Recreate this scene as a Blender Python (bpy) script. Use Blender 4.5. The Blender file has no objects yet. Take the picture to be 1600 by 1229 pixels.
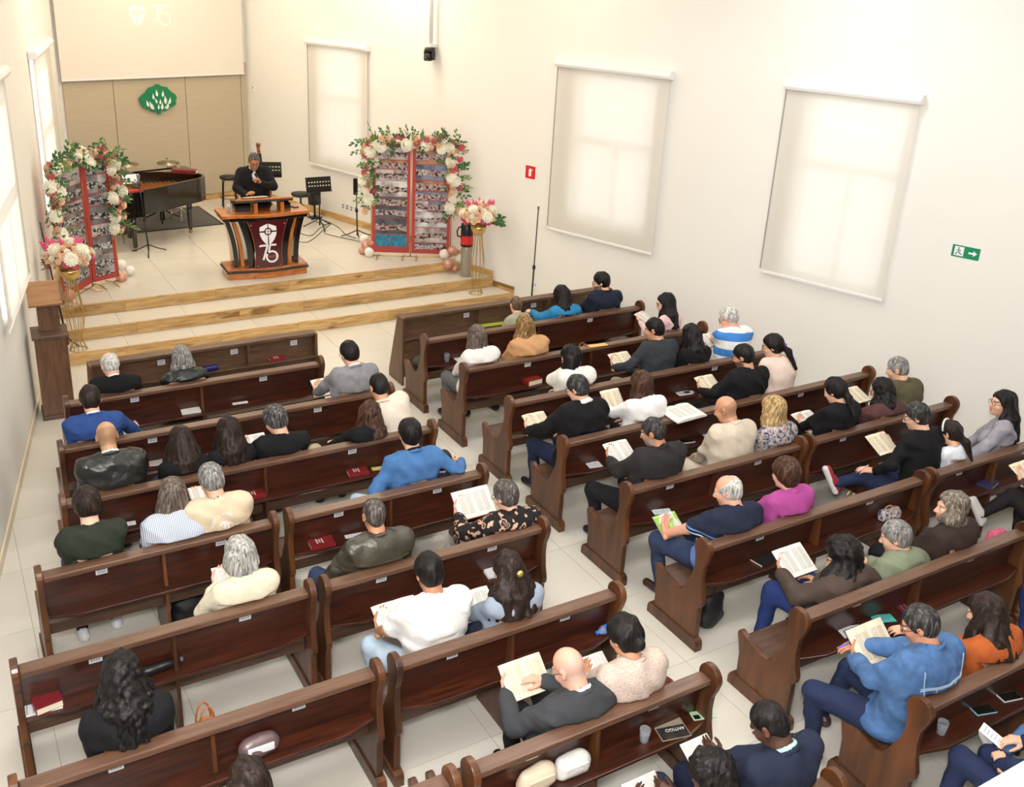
import bpy, bmesh, math, random
import numpy as np
from mathutils import Vector, Matrix, Quaternion
from mathutils.bvhtree import BVHTree
random.seed(7); np.random.seed(7)
scene = bpy.context.scene
COL = scene.collection
# ---------------------------------------------------------------- camera
W_PX, H_PX = 1600.0, 1229.0
F_PX, CX, CY = 1511.795, 756.34, 525.184
CAM = np.array([0.0, 0.0, 4.92747])
def _cam_axes(pitch, roll, yaw):
    cy, sy = math.cos(yaw), math.sin(yaw)
    fwd = np.array([sy*math.cos(pitch), cy*math.cos(pitch), -math.sin(pitch)])
    right = np.array([cy, -sy, 0.0]); up = np.cross(right, fwd)
    c, s = math.cos(roll), math.sin(roll)
    return c*right + s*up, -s*right + c*up, fwd
RX, UP, FW = _cam_axes(math.radians(20.55524), math.radians(2.54093), math.radians(30.41366))
cam_data = bpy.data.cameras.new('camera'); cam = bpy.data.objects.new('camera', cam_data); COL.objects.link(cam)
cam_data.sensor_width = 36.0; cam_data.lens = F_PX*36.0/W_PX
cam_data.shift_x = (W_PX/2-CX)/W_PX; cam_data.shift_y = (CY-H_PX/2)/W_PX
cam_data.clip_start = 0.05; cam_data.clip_end = 200
cam.matrix_world = Matrix(((RX[0], UP[0], -FW[0], CAM[0]), (RX[1], UP[1], -FW[1], CAM[1]), (RX[2], UP[2], -FW[2], CAM[2]), (0, 0, 0, 1)))
scene.camera = cam
# ---------------------------------------------------------------- light and exposure
scene.view_settings.view_transform = 'Standard'; scene.view_settings.look = 'None'
scene.view_settings.gamma = 1.0; scene.view_settings.use_curve_mapping = False
scene.view_settings.exposure = -0.28
scene.cycles.use_denoising = True
scene.cycles.max_bounces = 8; scene.cycles.diffuse_bounces = 4; scene.cycles.glossy_bounces = 3
scene.cycles.transmission_bounces = 6; scene.cycles.transparent_max_bounces = 14; scene.cycles.use_adaptive_sampling = True; scene.cycles.adaptive_threshold = 0.02
scene.cycles.sample_clamp_indirect = 4.0
world = bpy.data.worlds.new('overcast_sky'); scene.world = world; world.use_nodes = True
bg = world.node_tree.nodes['Background']; bg.inputs[0].default_value = (0.93, 0.97, 1.0, 1); bg.inputs[1].default_value = 3.4
sun_d = bpy.data.lights.new('sun', 'SUN'); sun_d.energy = 12.0; sun_d.angle = 0.02; sun_d.color = (1.0, 0.95, 0.86)
sun = bpy.data.objects.new('sun', sun_d); COL.objects.link(sun); sun.location = (-12, 9, 12)
sun.rotation_euler = Vector((0.78, 0.05, -0.62)).to_track_quat('-Z', 'Y').to_euler()
HALL_W, STAGE_W = 62.0, 92.0
LAMPS = [(1.3, 3.2, HALL_W, 0), (5.2, 3.2, HALL_W, 0), (8.2, 3.2, HALL_W, 0), (1.6, 7.2, HALL_W, 0), (5.0, 7.2, HALL_W, 0), (7.4, 7.2, HALL_W, 0),
         (2.4, 11.2, HALL_W*0.7, 1), (6.6, 11.2, HALL_W*0.7, 1), (3.0, 14.6, STAGE_W, 1), (5.9, 14.6, STAGE_W, 1), (4.2, 17.3, STAGE_W*0.8, 1)]
CEIL = 5.9
for i, (lx, ly, w, warm) in enumerate(LAMPS):
    ld = bpy.data.lights.new('lamp_light', 'AREA'); ld.shape = 'RECTANGLE'; ld.size = 1.8; ld.size_y = 0.9
    ld.energy = w; ld.color = (1.0, 0.85, 0.64) if warm else (1.0, 0.98, 0.95)
    lo = bpy.data.objects.new('lamp_light', ld); COL.objects.link(lo); lo.location = (lx, ly, CEIL-0.09)
# the photographer's flash, fired from the balcony
fl_d = bpy.data.lights.new('camera_flash', 'POINT'); fl_d.energy = 1250.0; fl_d.shadow_soft_size = 0.25; fl_d.color = (1.0, 0.98, 0.97)
fl = bpy.data.objects.new('camera_flash', fl_d); COL.objects.link(fl); fl.location = (-0.1, 0.05, 5.45)
# ---------------------------------------------------------------- helpers
def ray(px, py):
    return RX*((px-CX)/F_PX) - UP*((py-CY)/F_PX) + FW
def atz(px, py, z):
    d = ray(px, py); return CAM + d*((z-CAM[2])/d[2])
def aty(px, py, y):
    d = ray(px, py); return CAM + d*((y-CAM[1])/d[1])
def atp(px, py, n, d0):
    n = np.array(n, float); d = ray(px, py); return CAM + d*((d0-n@CAM)/(n@d))
def tag(o, label=None, cat=None, group=None, kind=None):
    if label: o['label'] = label
    if cat: o['category'] = cat
    if group: o['group'] = group
    if kind: o['kind'] = kind
    return o
def empty(name, label, cat, loc=(0, 0, 0), rz=0.0, group=None):
    o = bpy.data.objects.new(name, None); COL.objects.link(o); o.location = loc; o.rotation_euler = (0, 0, rz)
    o.empty_display_size = 0.1
    return tag(o, label, cat, group)
def link(name, me, mats=None, parent=None, loc=None, rot=None, bevel=0.0):
    o = bpy.data.objects.new(name, me); COL.objects.link(o)
    if mats is not None and not me.materials:
        for m in (mats if isinstance(mats, (list, tuple)) else [mats]): me.materials.append(m)
    if parent: o.parent = parent
    if loc is not None: o.location = loc
    if rot is not None: o.rotation_euler = rot
    if bevel:
        b = o.modifiers.new('bevel', 'BEVEL'); b.width = bevel; b.segments = 2; b.limit_method = 'ANGLE'; b.angle_limit = 0.6
    return o
def np_mesh(name, V, F, smooth=True):
    """V (n,3), F (m,4) or (m,3) arrays"""
    V = np.asarray(V, np.float32); F = np.asarray(F, np.int32); k = F.shape[1] if len(F) else 4
    me = bpy.data.meshes.new(name); me.vertices.add(len(V)); me.vertices.foreach_set('co', V.ravel())
    me.loops.add(F.size); me.loops.foreach_set('vertex_index', F.ravel())
    me.polygons.add(len(F)); me.polygons.foreach_set('loop_start', np.arange(0, F.size, k, dtype=np.int32))
    me.polygons.foreach_set('use_smooth', np.full(len(F), smooth))
    me.update(calc_edges=True); return me
class G:
    """collects shapes into one mesh"""
    def __init__(s): s.v = []; s.f = []
    def add(s, V, F):
        o = len(s.v); s.v.extend([tuple(p) for p in V]); s.f.extend([tuple(i+o for i in f) for f in F]); return s
    def box(s, x0, x1, y0, y1, z0, z1, M=None):
        V = [Vector(p) for p in [(x0,y0,z0),(x1,y0,z0),(x1,y1,z0),(x0,y1,z0),(x0,y0,z1),(x1,y0,z1),(x1,y1,z1),(x0,y1,z1)]]
        if M is not None: V = [M @ p for p in V]
        return s.add(V, [(0,3,2,1),(4,5,6,7),(0,1,5,4),(1,2,6,5),(2,3,7,6),(3,0,4,7)])
    def prism(s, pts, a, b, axis='x', M=None):
        """outline pts extruded from a to b along axis; pts are the two other coords in cyclic order"""
        n = len(pts)
        mk = {'x': lambda p, t: (t, p[0], p[1]), 'y': lambda p, t: (p[0], t, p[1]), 'z': lambda p, t: (p[0], p[1], t)}[axis]
        V = [Vector(mk(p, a)) for p in pts] + [Vector(mk(p, b)) for p in pts]
        if M is not None: V = [M @ p for p in V]
        return s.add(V, [tuple(range(n))[::-1], tuple(range(n, 2*n))] + [(i, (i+1) % n, n+(i+1) % n, n+i) for i in range(n)])
    def tube(s, path, r, seg=8, caps=True):
        P = [Vector(p) for p in path]; R = r if isinstance(r, (list, tuple)) else [r]*len(P)
        o = len(s.v); n = len(P); prev = None
        for i, p in enumerate(P):
            t = (P[min(i+1, n-1)]-P[max(i-1, 0)]); t = t.normalized() if t.length > 1e-9 else Vector((0, 0, 1))
            if prev is None: u = t.orthogonal().normalized()
            else:
                u = prev - t*prev.dot(t); u = u.normalized() if u.length > 1e-6 else t.orthogonal().normalized()
            prev = u; w = t.cross(u)
            for k in range(seg):
                a = 2*math.pi*k/seg; s.v.append(tuple(p+(u*math.cos(a)+w*math.sin(a))*R[i]))
        for i in range(n-1):
            for k in range(seg):
                a = o+i*seg+k; b = o+i*seg+(k+1) % seg; s.f.append((a, b, b+seg, a+seg))
        if caps:
            s.f.append(tuple(o+k for k in range(seg))[::-1]); s.f.append(tuple(o+(n-1)*seg+k for k in range(seg)))
        return s
    def lathe(s, prof, seg=20, M=None, caps=True):
        o = len(s.v); n = len(prof)
        for (r, z) in prof:
            for k in range(seg):
                a = 2*math.pi*k/seg; p = Vector((r*math.cos(a), r*math.sin(a), z)); s.v.append(tuple(M @ p if M is not None else p))
        for i in range(n-1):
            for k in range(seg):
                a = o+i*seg+k; b = o+i*seg+(k+1) % seg; s.f.append((a, b, b+seg, a+seg))
        if caps:
            s.f.append(tuple(o+k for k in range(seg))[::-1]); s.f.append(tuple(o+(n-1)*seg+k for k in range(seg)))
        return s
    def ball(s, c, r, seg=14, rings=9):
        rr = r if isinstance(r, (list, tuple)) else (r, r, r)
        prof = [(max(1e-4, math.sin(math.pi*i/rings)), -math.cos(math.pi*i/rings)) for i in range(rings+1)]
        return s.lathe(prof, seg, Matrix.Translation(Vector(c)) @ Matrix.Diagonal(Vector((rr[0], rr[1], rr[2], 1))))
    def mesh(s, name, smooth=False):
        me = bpy.data.meshes.new(name); me.from_pydata(s.v, [], s.f)
        if smooth: me.polygons.foreach_set('use_smooth', np.full(len(me.polygons), True))
        me.update(); return me
    def build(s, name, mat, parent=None, smooth=False, bevel=0.0, loc=None, rot=None):
        return link(name, s.mesh(name, smooth), mat, parent, loc, rot, bevel)
def copy_tree(o, parent=None):
    c = o.copy(); COL.objects.link(c); c.parent = parent
    for ch in list(o.children): copy_tree(ch, c)
    return c
# ---------------------------------------------------------------- materials
def srgb(r, g, b):
    f = lambda c: (c/12.92 if c <= 0.04045 else ((c+0.055)/1.055)**2.4)
    return (f(r/255), f(g/255), f(b/255), 1.0)
MATS = {}
def mat(name, col, rough=0.5, metal=0.0, var=0.0, scale=8.0, bump=0.0, bscale=None, coat=0.0, spec=0.5, stretch=(1, 1, 1), sheen=0.0, trans=0.0, fold=0.0):
    if name in MATS: return MATS[name]
    m = bpy.data.materials.new(name); m.use_nodes = True; nt = m.node_tree; b = nt.nodes['Principled BSDF']
    c = col if len(col) == 4 else srgb(*col)
    b.inputs['Base Color'].default_value = c; b.inputs['Roughness'].default_value = rough; b.inputs['Metallic'].default_value = metal
    b.inputs['Coat Weight'].default_value = coat; b.inputs['Coat Roughness'].default_value = 0.08; b.inputs['Specular IOR Level'].default_value = spec
    b.inputs['Sheen Weight'].default_value = sheen; b.inputs['Transmission Weight'].default_value = trans
    if var or bump:
        tc = nt.nodes.new('ShaderNodeTexCoord'); mp = nt.nodes.new('ShaderNodeMapping'); mp.inputs['Scale'].default_value = stretch
        nt.links.new(tc.outputs['Object'], mp.inputs['Vector'])
    if var:
        n = nt.nodes.new('ShaderNodeTexNoise'); n.inputs['Scale'].default_value = scale; n.inputs['Detail'].default_value = 4
        nt.links.new(mp.outputs[0], n.inputs['Vector'])
        mr = nt.nodes.new('ShaderNodeMapRange'); mr.inputs['To Min'].default_value = 1-var; mr.inputs['To Max'].default_value = 1+var
        mr.inputs['From Min'].default_value = 0.3; mr.inputs['From Max'].default_value = 0.7
        nt.links.new(n.outputs[0], mr.inputs[0])
        mx = nt.nodes.new('ShaderNodeMix'); mx.data_type = 'RGBA'; mx.blend_type = 'MULTIPLY'; mx.inputs[0].default_value = 1
        mx.inputs[6].default_value = c; nt.links.new(mr.outputs[0], mx.inputs[7]); nt.links.new(mx.outputs[2], b.inputs['Base Color'])
    if bump:
        n2 = nt.nodes.new('ShaderNodeTexNoise'); n2.inputs['Scale'].default_value = bscale or scale*4; n2.inputs['Detail'].default_value = 3
        nt.links.new(mp.outputs[0], n2.inputs['Vector'])
        bp = nt.nodes.new('ShaderNodeBump'); bp.inputs['Strength'].default_value = bump; bp.inputs['Distance'].default_value = 0.01
        nt.links.new(n2.outputs[0], bp.inputs['Height']); nt.links.new(bp.outputs[0], b.inputs['Normal'])
    if fold: add_fold(nt, b, fold)
    MATS[name] = m; return m
def add_fold(nt, b, fold):
    tc = nt.nodes.new('ShaderNodeTexCoord'); n = nt.nodes.new('ShaderNodeTexNoise'); n.inputs['Scale'].default_value = 5.5; n.inputs['Detail'].default_value = 1.2; n.inputs['Distortion'].default_value = 1.2
    nt.links.new(tc.outputs['Object'], n.inputs['Vector']); bp = nt.nodes.new('ShaderNodeBump'); bp.inputs['Strength'].default_value = fold; bp.inputs['Distance'].default_value = 0.05
    nt.links.new(n.outputs[0], bp.inputs['Height']); old = b.inputs['Normal'].links
    if old: nt.links.new(old[0].from_socket, bp.inputs['Normal'])
    nt.links.new(bp.outputs[0], b.inputs['Normal'])
def wood(name, c1, c2, rough=0.35, grain=(1.2, 14, 14), coat=0.3, scale=3.0, knots=False, rand=0.0):
    if name in MATS: return MATS[name]
    m = bpy.data.materials.new(name); m.use_nodes = True; nt = m.node_tree; b = nt.nodes['Principled BSDF']
    tc = nt.nodes.new('ShaderNodeTexCoord'); mp = nt.nodes.new('ShaderNodeMapping'); mp.inputs['Scale'].default_value = grain
    oi = nt.nodes.new('ShaderNodeObjectInfo')
    ad = nt.nodes.new('ShaderNodeVectorMath'); ad.operation = 'ADD'
    sc = nt.nodes.new('ShaderNodeMath'); sc.operation = 'MULTIPLY'; sc.inputs[1].default_value = 37.0; nt.links.new(oi.outputs['Random'], sc.inputs[0])
    nt.links.new(tc.outputs['Object'], ad.inputs[0]); nt.links.new(sc.outputs[0], ad.inputs[1]); nt.links.new(ad.outputs[0], mp.inputs['Vector'])
    n = nt.nodes.new('ShaderNodeTexNoise'); n.inputs['Scale'].default_value = scale; n.inputs['Detail'].default_value = 6; n.inputs['Distortion'].default_value = 0.6
    nt.links.new(mp.outputs[0], n.inputs['Vector'])
    cr = nt.nodes.new('ShaderNodeValToRGB'); cr.color_ramp.elements[0].position = 0.3; cr.color_ramp.elements[1].position = 0.7
    cr.color_ramp.elements[0].color = srgb(*c1); cr.color_ramp.elements[1].color = srgb(*c2)
    nt.links.new(n.outputs[0], cr.inputs[0]); out = cr.outputs[0]
    if knots:
        v = nt.nodes.new('ShaderNodeTexNoise'); v.inputs['Scale'].default_value = 2.2; v.inputs['Detail'].default_value = 2
        mp2 = nt.nodes.new('ShaderNodeMapping'); mp2.inputs['Scale'].default_value = (1.0, 3.0, 3.0); nt.links.new(ad.outputs[0], mp2.inputs['Vector']); nt.links.new(mp2.outputs[0], v.inputs['Vector'])
        r2 = nt.nodes.new('ShaderNodeValToRGB'); r2.color_ramp.elements[0].position = 0.62; r2.color_ramp.elements[1].position = 0.72
        r2.color_ramp.elements[0].color = (1, 1, 1, 1); r2.color_ramp.elements[1].color = (0.45, 0.36, 0.26, 1)
        nt.links.new(v.outputs[0], r2.inputs[0])
        mx = nt.nodes.new('ShaderNodeMix'); mx.data_type = 'RGBA'; mx.blend_type = 'MULTIPLY'; mx.inputs[0].default_value = 1
        nt.links.new(out, mx.inputs[6]); nt.links.new(r2.outputs[0], mx.inputs[7]); out = mx.outputs[2]
    if rand:
        mr = nt.nodes.new('ShaderNodeMapRange'); mr.inputs['To Min'].default_value = 1-rand; mr.inputs['To Max'].default_value = 1+rand
        nt.links.new(oi.outputs['Random'], mr.inputs[0])
        mx = nt.nodes.new('ShaderNodeMix'); mx.data_type = 'RGBA'; mx.blend_type = 'MULTIPLY'; mx.inputs[0].default_value = 1
        nt.links.new(out, mx.inputs[6]); nt.links.new(mr.outputs[0], mx.inputs[7]); out = mx.outputs[2]
    nt.links.new(out, b.inputs['Base Color'])
    b.inputs['Roughness'].default_value = rough; b.inputs['Coat Weight'].default_value = coat; b.inputs['Coat Roughness'].default_value = 0.15
    bp = nt.nodes.new('ShaderNodeBump'); bp.inputs['Strength'].default_value = 0.08; bp.inputs['Distance'].default_value = 0.01
    nt.links.new(n.outputs[0], bp.inputs['Height']); nt.links.new(bp.outputs[0], b.inputs['Normal'])
    MATS[name] = m; return m
def glass(name, col=(1, 1, 1, 1), rough=0.02, milk=0.0):
    if name in MATS: return MATS[name]
    m = bpy.data.materials.new(name); m.use_nodes = True; nt = m.node_tree
    for n in list(nt.nodes): nt.nodes.remove(n)
    o = nt.nodes.new('ShaderNodeOutputMaterial'); t = nt.nodes.new('ShaderNodeBsdfTransparent'); g = nt.nodes.new('ShaderNodeBsdfGlossy'); mx = nt.nodes.new('ShaderNodeMixShader')
    lw = nt.nodes.new('ShaderNodeLayerWeight'); lw.inputs[0].default_value = 0.25; fr = nt.nodes.new('ShaderNodeMath'); fr.operation = 'MULTIPLY'; fr.inputs[1].default_value = 0.35; nt.links.new(lw.outputs['Facing'], fr.inputs[0])
    t.inputs[0].default_value = col; g.inputs['Roughness'].default_value = rough
    nt.links.new(fr.outputs[0], mx.inputs[0]); nt.links.new(t.outputs[0], mx.inputs[1]); nt.links.new(g.outputs[0], mx.inputs[2]); nt.links.new(mx.outputs[0], o.inputs[0])
    if milk:
        df = nt.nodes.new('ShaderNodeBsdfDiffuse'); df.inputs[0].default_value = col; m3 = nt.nodes.new('ShaderNodeMixShader'); m3.inputs[0].default_value = milk; nt.links.new(mx.outputs[0], m3.inputs[1]); nt.links.new(df.outputs[0], m3.inputs[2]); nt.links.new(m3.outputs[0], o.inputs[0])
    MATS[name] = m; return m
PEW_RAIL = wood('pew_top_wood', (84, 58, 44), (110, 80, 62), rough=0.42, coat=0.2, scale=2.5)
PEW_DARK = wood('pew_red_brown_wood', (32, 12, 7), (76, 34, 17), rough=0.34, coat=0.25, scale=2.5)
PEW_SEAT = wood('pew_seat_wood', (62, 41, 30), (92, 66, 50), rough=0.4, coat=0.2)
PEW_END = wood('pew_end_wood', (50, 26, 12), (104, 60, 28), rough=0.42, coat=0.15, grain=(4.5, 4.5, 0.7), scale=2.0)
OAK = wood('step_oak', (166, 126, 74), (216, 180, 122), rough=0.45, coat=0.1, scale=2.5, knots=True, rand=0.14)
WALNUT = wood('walnut_board', (74, 52, 36), (104, 76, 54), rough=0.45, coat=0.1, grain=(2, 10, 10))
WALNUT_V = wood('walnut_board_upright', (78, 52, 34), (110, 78, 54), rough=0.45, coat=0.1, grain=(10, 10, 1.2))
WALL = mat('wall_paint', (239, 237, 232), rough=0.8, var=0.02, scale=0.6)
WHITE = mat('white_plastic', (238, 238, 236), rough=0.4)
BLACK = mat('black_metal', (18, 18, 19), rough=0.4)
CHROME = mat('chrome', (200, 200, 205), rough=0.15, metal=1.0)
GOLD = mat('gold_metal', (208, 176, 112), rough=0.28, metal=1.0)
TILE = mat('floor_tile', (218, 213, 202), rough=0.16, var=0.03, scale=1.5, spec=0.45)
GROUT = mat('floor_grout', (158, 150, 136), rough=0.8); GROUT2 = mat('stage_grout', (200, 190, 168), rough=0.7)
PAPER = mat('white_paper', (240, 239, 236), rough=0.7)
# ================================================================ room
A_R = math.radians(17.5); R_BASE = np.array([7.70, 13.0]); R_U = np.array([-math.sin(A_R), math.cos(A_R)]); R_N = np.array([math.cos(A_R), math.sin(A_R)])
A_L = math.radians(11.3); L_BASE = np.array([0.305, 9.328]); L_U = np.array([math.sin(A_L), math.cos(A_L)]); L_N = np.array([-math.cos(A_L), math.sin(A_L)])
BR = R_BASE + R_U*6.70; BL = L_BASE + L_U*9.36
Y_REAR = -3.0
FR = R_BASE + R_U*((Y_REAR-R_BASE[1])/R_U[1]); FL = L_BASE + L_U*((Y_REAR-L_BASE[1])/L_U[1])
ROOM = [tuple(FL), tuple(FR), tuple(BR), tuple(BL)]
def wall_mat(o, u, n):   # local frame: x along wall, y outwards, z up
    return Matrix(((u[0], n[0], 0, o[0]), (u[1], n[1], 0, o[1]), (0, 0, 1, 0), (0, 0, 0, 1)))
MR = wall_mat(R_BASE, R_U, R_N); ML = wall_mat(L_BASE, L_U, L_N)
def build_wall(name, M, s0, s1, z1, holes, th=0.25, z0=-0.1):
    g = G(); xs = [s0]
    for (a, b, c, d) in sorted(holes):
        if a > xs[-1]: g.box(xs[-1], a, 0, th, z0, z1)
        g.box(a, b, 0, th, z0, c); g.box(a, b, 0, th, d, z1); xs.append(b)
    g.box(xs[-1], s1, 0, th, z0, z1)
    o = g.build(name, WALL); o.matrix_world = M; tag(o, kind='structure'); return o
WIN_R = [(3.2, 4.4, 1.55, 3.6, 2.7), (-2.83, -1.50, 1.60, 3.68, 2.74), (-6.15, -4.94, 1.52, 3.75, 2.93)]
WIN_L = [(5.35, 7.0, 1.55, 3.6, 2.7), (0.55, 2.15, 1.6, 3.7, 2.7)]
s_rear_r = float((FR-R_BASE) @ R_U); s_rear_l = float((FL-L_BASE) @ L_U)
wr = build_wall('wall_right', MR, s_rear_r-0.3, 6.95, CEIL+0.1, [w[:4] for w in WIN_R])
wl = build_wall('wall_left', ML, s_rear_l-0.3, 9.6, CEIL+0.1, [w[:4] for w in WIN_L])
B_U = (BR-BL)/np.linalg.norm(BR-BL); B_N = np.array([-B_U[1], B_U[0]]); MB = wall_mat(BL, B_U, B_N); B_LEN = float(np.linalg.norm(BR-BL))
wb = build_wall('wall_back', MB, -0.3, B_LEN+0.3, CEIL+0.1, [])
wf = G().box(FL[0]-0.3, FR[0]+0.3, Y_REAR-0.25, Y_REAR, -0.1, CEIL+0.1).build('wall_rear', WALL); tag(wf, kind='structure')
ce = G().prism([(p[0], p[1]) for p in ROOM], CEIL, CEIL+0.12, 'z').build('ceiling', WALL); tag(ce, kind='structure')
# balcony the photo is taken from
bf = G().box(-1.35, 11.3, Y_REAR, 0.49, 2.95, 3.1).build('trim_1', WALL); tag(bf, kind='structure', label='white balcony floor slab')
PARA = mat('balcony_paint', (246, 245, 242), rough=0.6)
bp_ = G().box(-1.35, 11.3, 0.37, 0.494, 3.1, 4.0).build('trim_2', PARA, bevel=0.008); tag(bp_, kind='structure', label='white balcony parapet')
# windows
FABRIC = None
def blind_fabric():
    m = bpy.data.materials.new('blind_fabric'); m.use_nodes = True; nt = m.node_tree
    for n in list(nt.nodes): nt.nodes.remove(n)
    o = nt.nodes.new('ShaderNodeOutputMaterial'); d = nt.nodes.new('ShaderNodeBsdfDiffuse'); t = nt.nodes.new('ShaderNodeBsdfTranslucent'); tr = nt.nodes.new('ShaderNodeBsdfTransparent')
    d.inputs[0].default_value = srgb(240, 236, 228); t.inputs[0].default_value = srgb(244, 242, 238)
    m1 = nt.nodes.new('ShaderNodeMixShader'); m1.inputs[0].default_value = 0.22; m2 = nt.nodes.new('ShaderNodeMixShader'); m2.inputs[0].default_value = 0.20
    nt.links.new(d.outputs[0], m1.inputs[1]); nt.links.new(t.outputs[0], m1.inputs[2]); nt.links.new(m1.outputs[0], m2.inputs[1]); nt.links.new(tr.outputs[0], m2.inputs[2]); nt.links.new(m2.outputs[0], o.inputs[0])
    return m
FABRIC = blind_fabric(); PANE = glass('window_glass')
def window(n, M, s0, s1, z0, z1, zt):
    r = bpy.data.objects.new('window_%d' % n, None); COL.objects.link(r); r.matrix_world = M; tag(r, kind='structure'); r.empty_display_size = 0.1
    g = G(); t = 0.05
    g.box(s0, s0+t, 0.10, 0.17, z0, z1); g.box(s1-t, s1, 0.10, 0.17, z0, z1); g.box(s0+t, s1-t, 0.10, 0.17, z0, z0+t); g.box(s0+t, s1-t, 0.10, 0.17, z1-t, z1)
    g.build('window_frame', WHITE, r)
    G().box(s0+t, s1-t, 0.095, 0.175, zt-0.05, zt+0.05).build('transom', WHITE, r)
    sm = (s0+s1)/2; G().box(sm-0.03, sm+0.03, 0.105, 0.165, z0+t, zt-0.05).build('mullion', WHITE, r)
    for a, b, c, d in ((s0+t, s1-t, zt+0.05, z1-t), (s0+t, sm-0.03, z0+t, zt-0.05), (sm+0.03, s1-t, z0+t, zt-0.05)):
        G().box(a, b, 0.132, 0.138, c, d).build('pane', PANE, r)
for i, w in enumerate(WIN_R): window(i+1, MR, *w)
for i, w in enumerate(WIN_L): window(i+4, ML, *w)
def roller_blind(M, s0, s1, z0, z1, label):
    e = empty('roller_blind', label, 'blind', group='roller blinds'); sm = (s0+s1)/2
    e.matrix_world = M @ Matrix.Translation(Vector((sm, 0, z0))); h = z1-z0; w = (s1-s0)/2
    G().box(-w+0.03, w-0.03, -0.062, -0.058, 0.03, h-0.06).build('fabric', FABRIC, e)
    prof = [(-0.12, h-0.02), (-0.135, h-0.06), (-0.12, h-0.10), (-0.02, h-0.11), (-0.005, h-0.11), (-0.005, h), (-0.09, h)]
    G().prism(prof, -w, w, 'x').build('cassette', WHITE, e, bevel=0.006)
    G().box(-w+0.03, w-0.03, -0.072, -0.050, 0.0, 0.035).build('bottom_bar', WHITE, e, bevel=0.004)
    g = G(); pts = [(w-0.012, -0.05, h-0.1), (w-0.012, -0.055, 0.5), (w-0.012, -0.055, 0.05), (w-0.004, -0.06, 0.05), (w-0.004, -0.06, 0.5), (w-0.004, -0.055, h-0.1)]
    g.tube(pts, 0.004, 5).build('pull_chain', mat('grey_chain', (150, 150, 150), 0.5), e)
    return e
roller_blind(MR, 2.96, 4.66, 1.42, 3.70, 'white roller blind on the wall above the stage music stand')
roller_blind(MR, -3.07, -1.15, 1.35, 3.83, 'backlit roller blind on the right wall beside the red fire sign')
roller_blind(MR, -6.28, -4.66, 1.50, 3.88, 'brightly backlit roller blind on the right wall beside the green exit sign')
roller_blind(ML, 5.15, 7.75, 1.45, 3.72, 'roller blind on the left wall behind the flower arch')
roller_blind(ML, 0.40, 2.30, 1.50, 3.82, 'glaring sunlit roller blind on the left wall nearest the camera')
# floor
SLAB = G().prism([(FL[0]-.2, FL[1]), (FR[0]+.2, FR[1]), (BR[0]+.2, BR[1]), (BL[0]-.2, BL[1])], -0.12, -0.004, 'z').build('floor', GROUT); tag(SLAB, kind='structure')
TS = 0.8725; TX0, TY0 = 4.566, 4.47; GAP = 0.004
def clip(poly, inside):
    out = []; n = len(poly)
    for i in range(n):
        a, b = poly[i], poly[(i+1) % n]; da, db = inside(a), inside(b)
        if da >= 0: out.append(a)
        if (da >= 0) != (db >= 0):
            t = da/(da-db); out.append((a[0]+(b[0]-a[0])*t, a[1]+(b[1]-a[1])*t))
    return out
def in_room(poly):
    poly = clip(poly, lambda p: (p[0]-L_BASE[0])*-L_N[0]+(p[1]-L_BASE[1])*-L_N[1]-0.003)
    if poly: poly = clip(poly, lambda p: -((p[0]-R_BASE[0])*R_N[0]+(p[1]-R_BASE[1])*R_N[1])-0.003)
    if poly: poly = clip(poly, lambda p: -((p[0]-BL[0])*B_N[0]+(p[1]-BL[1])*B_N[1])-0.003)
    return poly
def tiles(parent, x_rng, y_lo, y_hi, z, th=0.012, name='tile', ty0=TY0):
    full = {}
    for i in range(*x_rng):
        for j in range(-30, 40):
            x0, y0 = TX0+i*TS, ty0+j*TS; x1, y1 = x0+TS, y0+TS
            y0, y1 = max(y0, y_lo), min(y1, y_hi)
            if y1-y0 < 0.02: continue
            poly = in_room([(x0+GAP/2, y0+GAP/2), (x1-GAP/2, y0+GAP/2), (x1-GAP/2, y1-GAP/2), (x0+GAP/2, y1-GAP/2)])
            if len(poly) < 3: continue
            key = round(y1-y0, 3)
            if len(poly) == 4 and abs(poly[0][0]-x0-GAP/2) < 1e-6 and abs(poly[2][0]-x1+GAP/2) < 1e-6:
                if key not in full: full[key] = G().prism([(p[0]-x0, p[1]-y0) for p in poly], -th, 0, 'z').mesh('tile')
                link(name, full[key], TILE, parent, (x0, y0, z))
            else:
                G().prism([(p[0]-x0, p[1]-y0) for p in poly], -th, 0, 'z').build(name, TILE, parent, loc=(x0, y0, z))
STEP_Y = [12.48, 12.92, 13.44]; RISE = 0.16
tiles(SLAB, (-6, 8), 1.0, STEP_Y[0]+0.02, 0.0)
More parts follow.
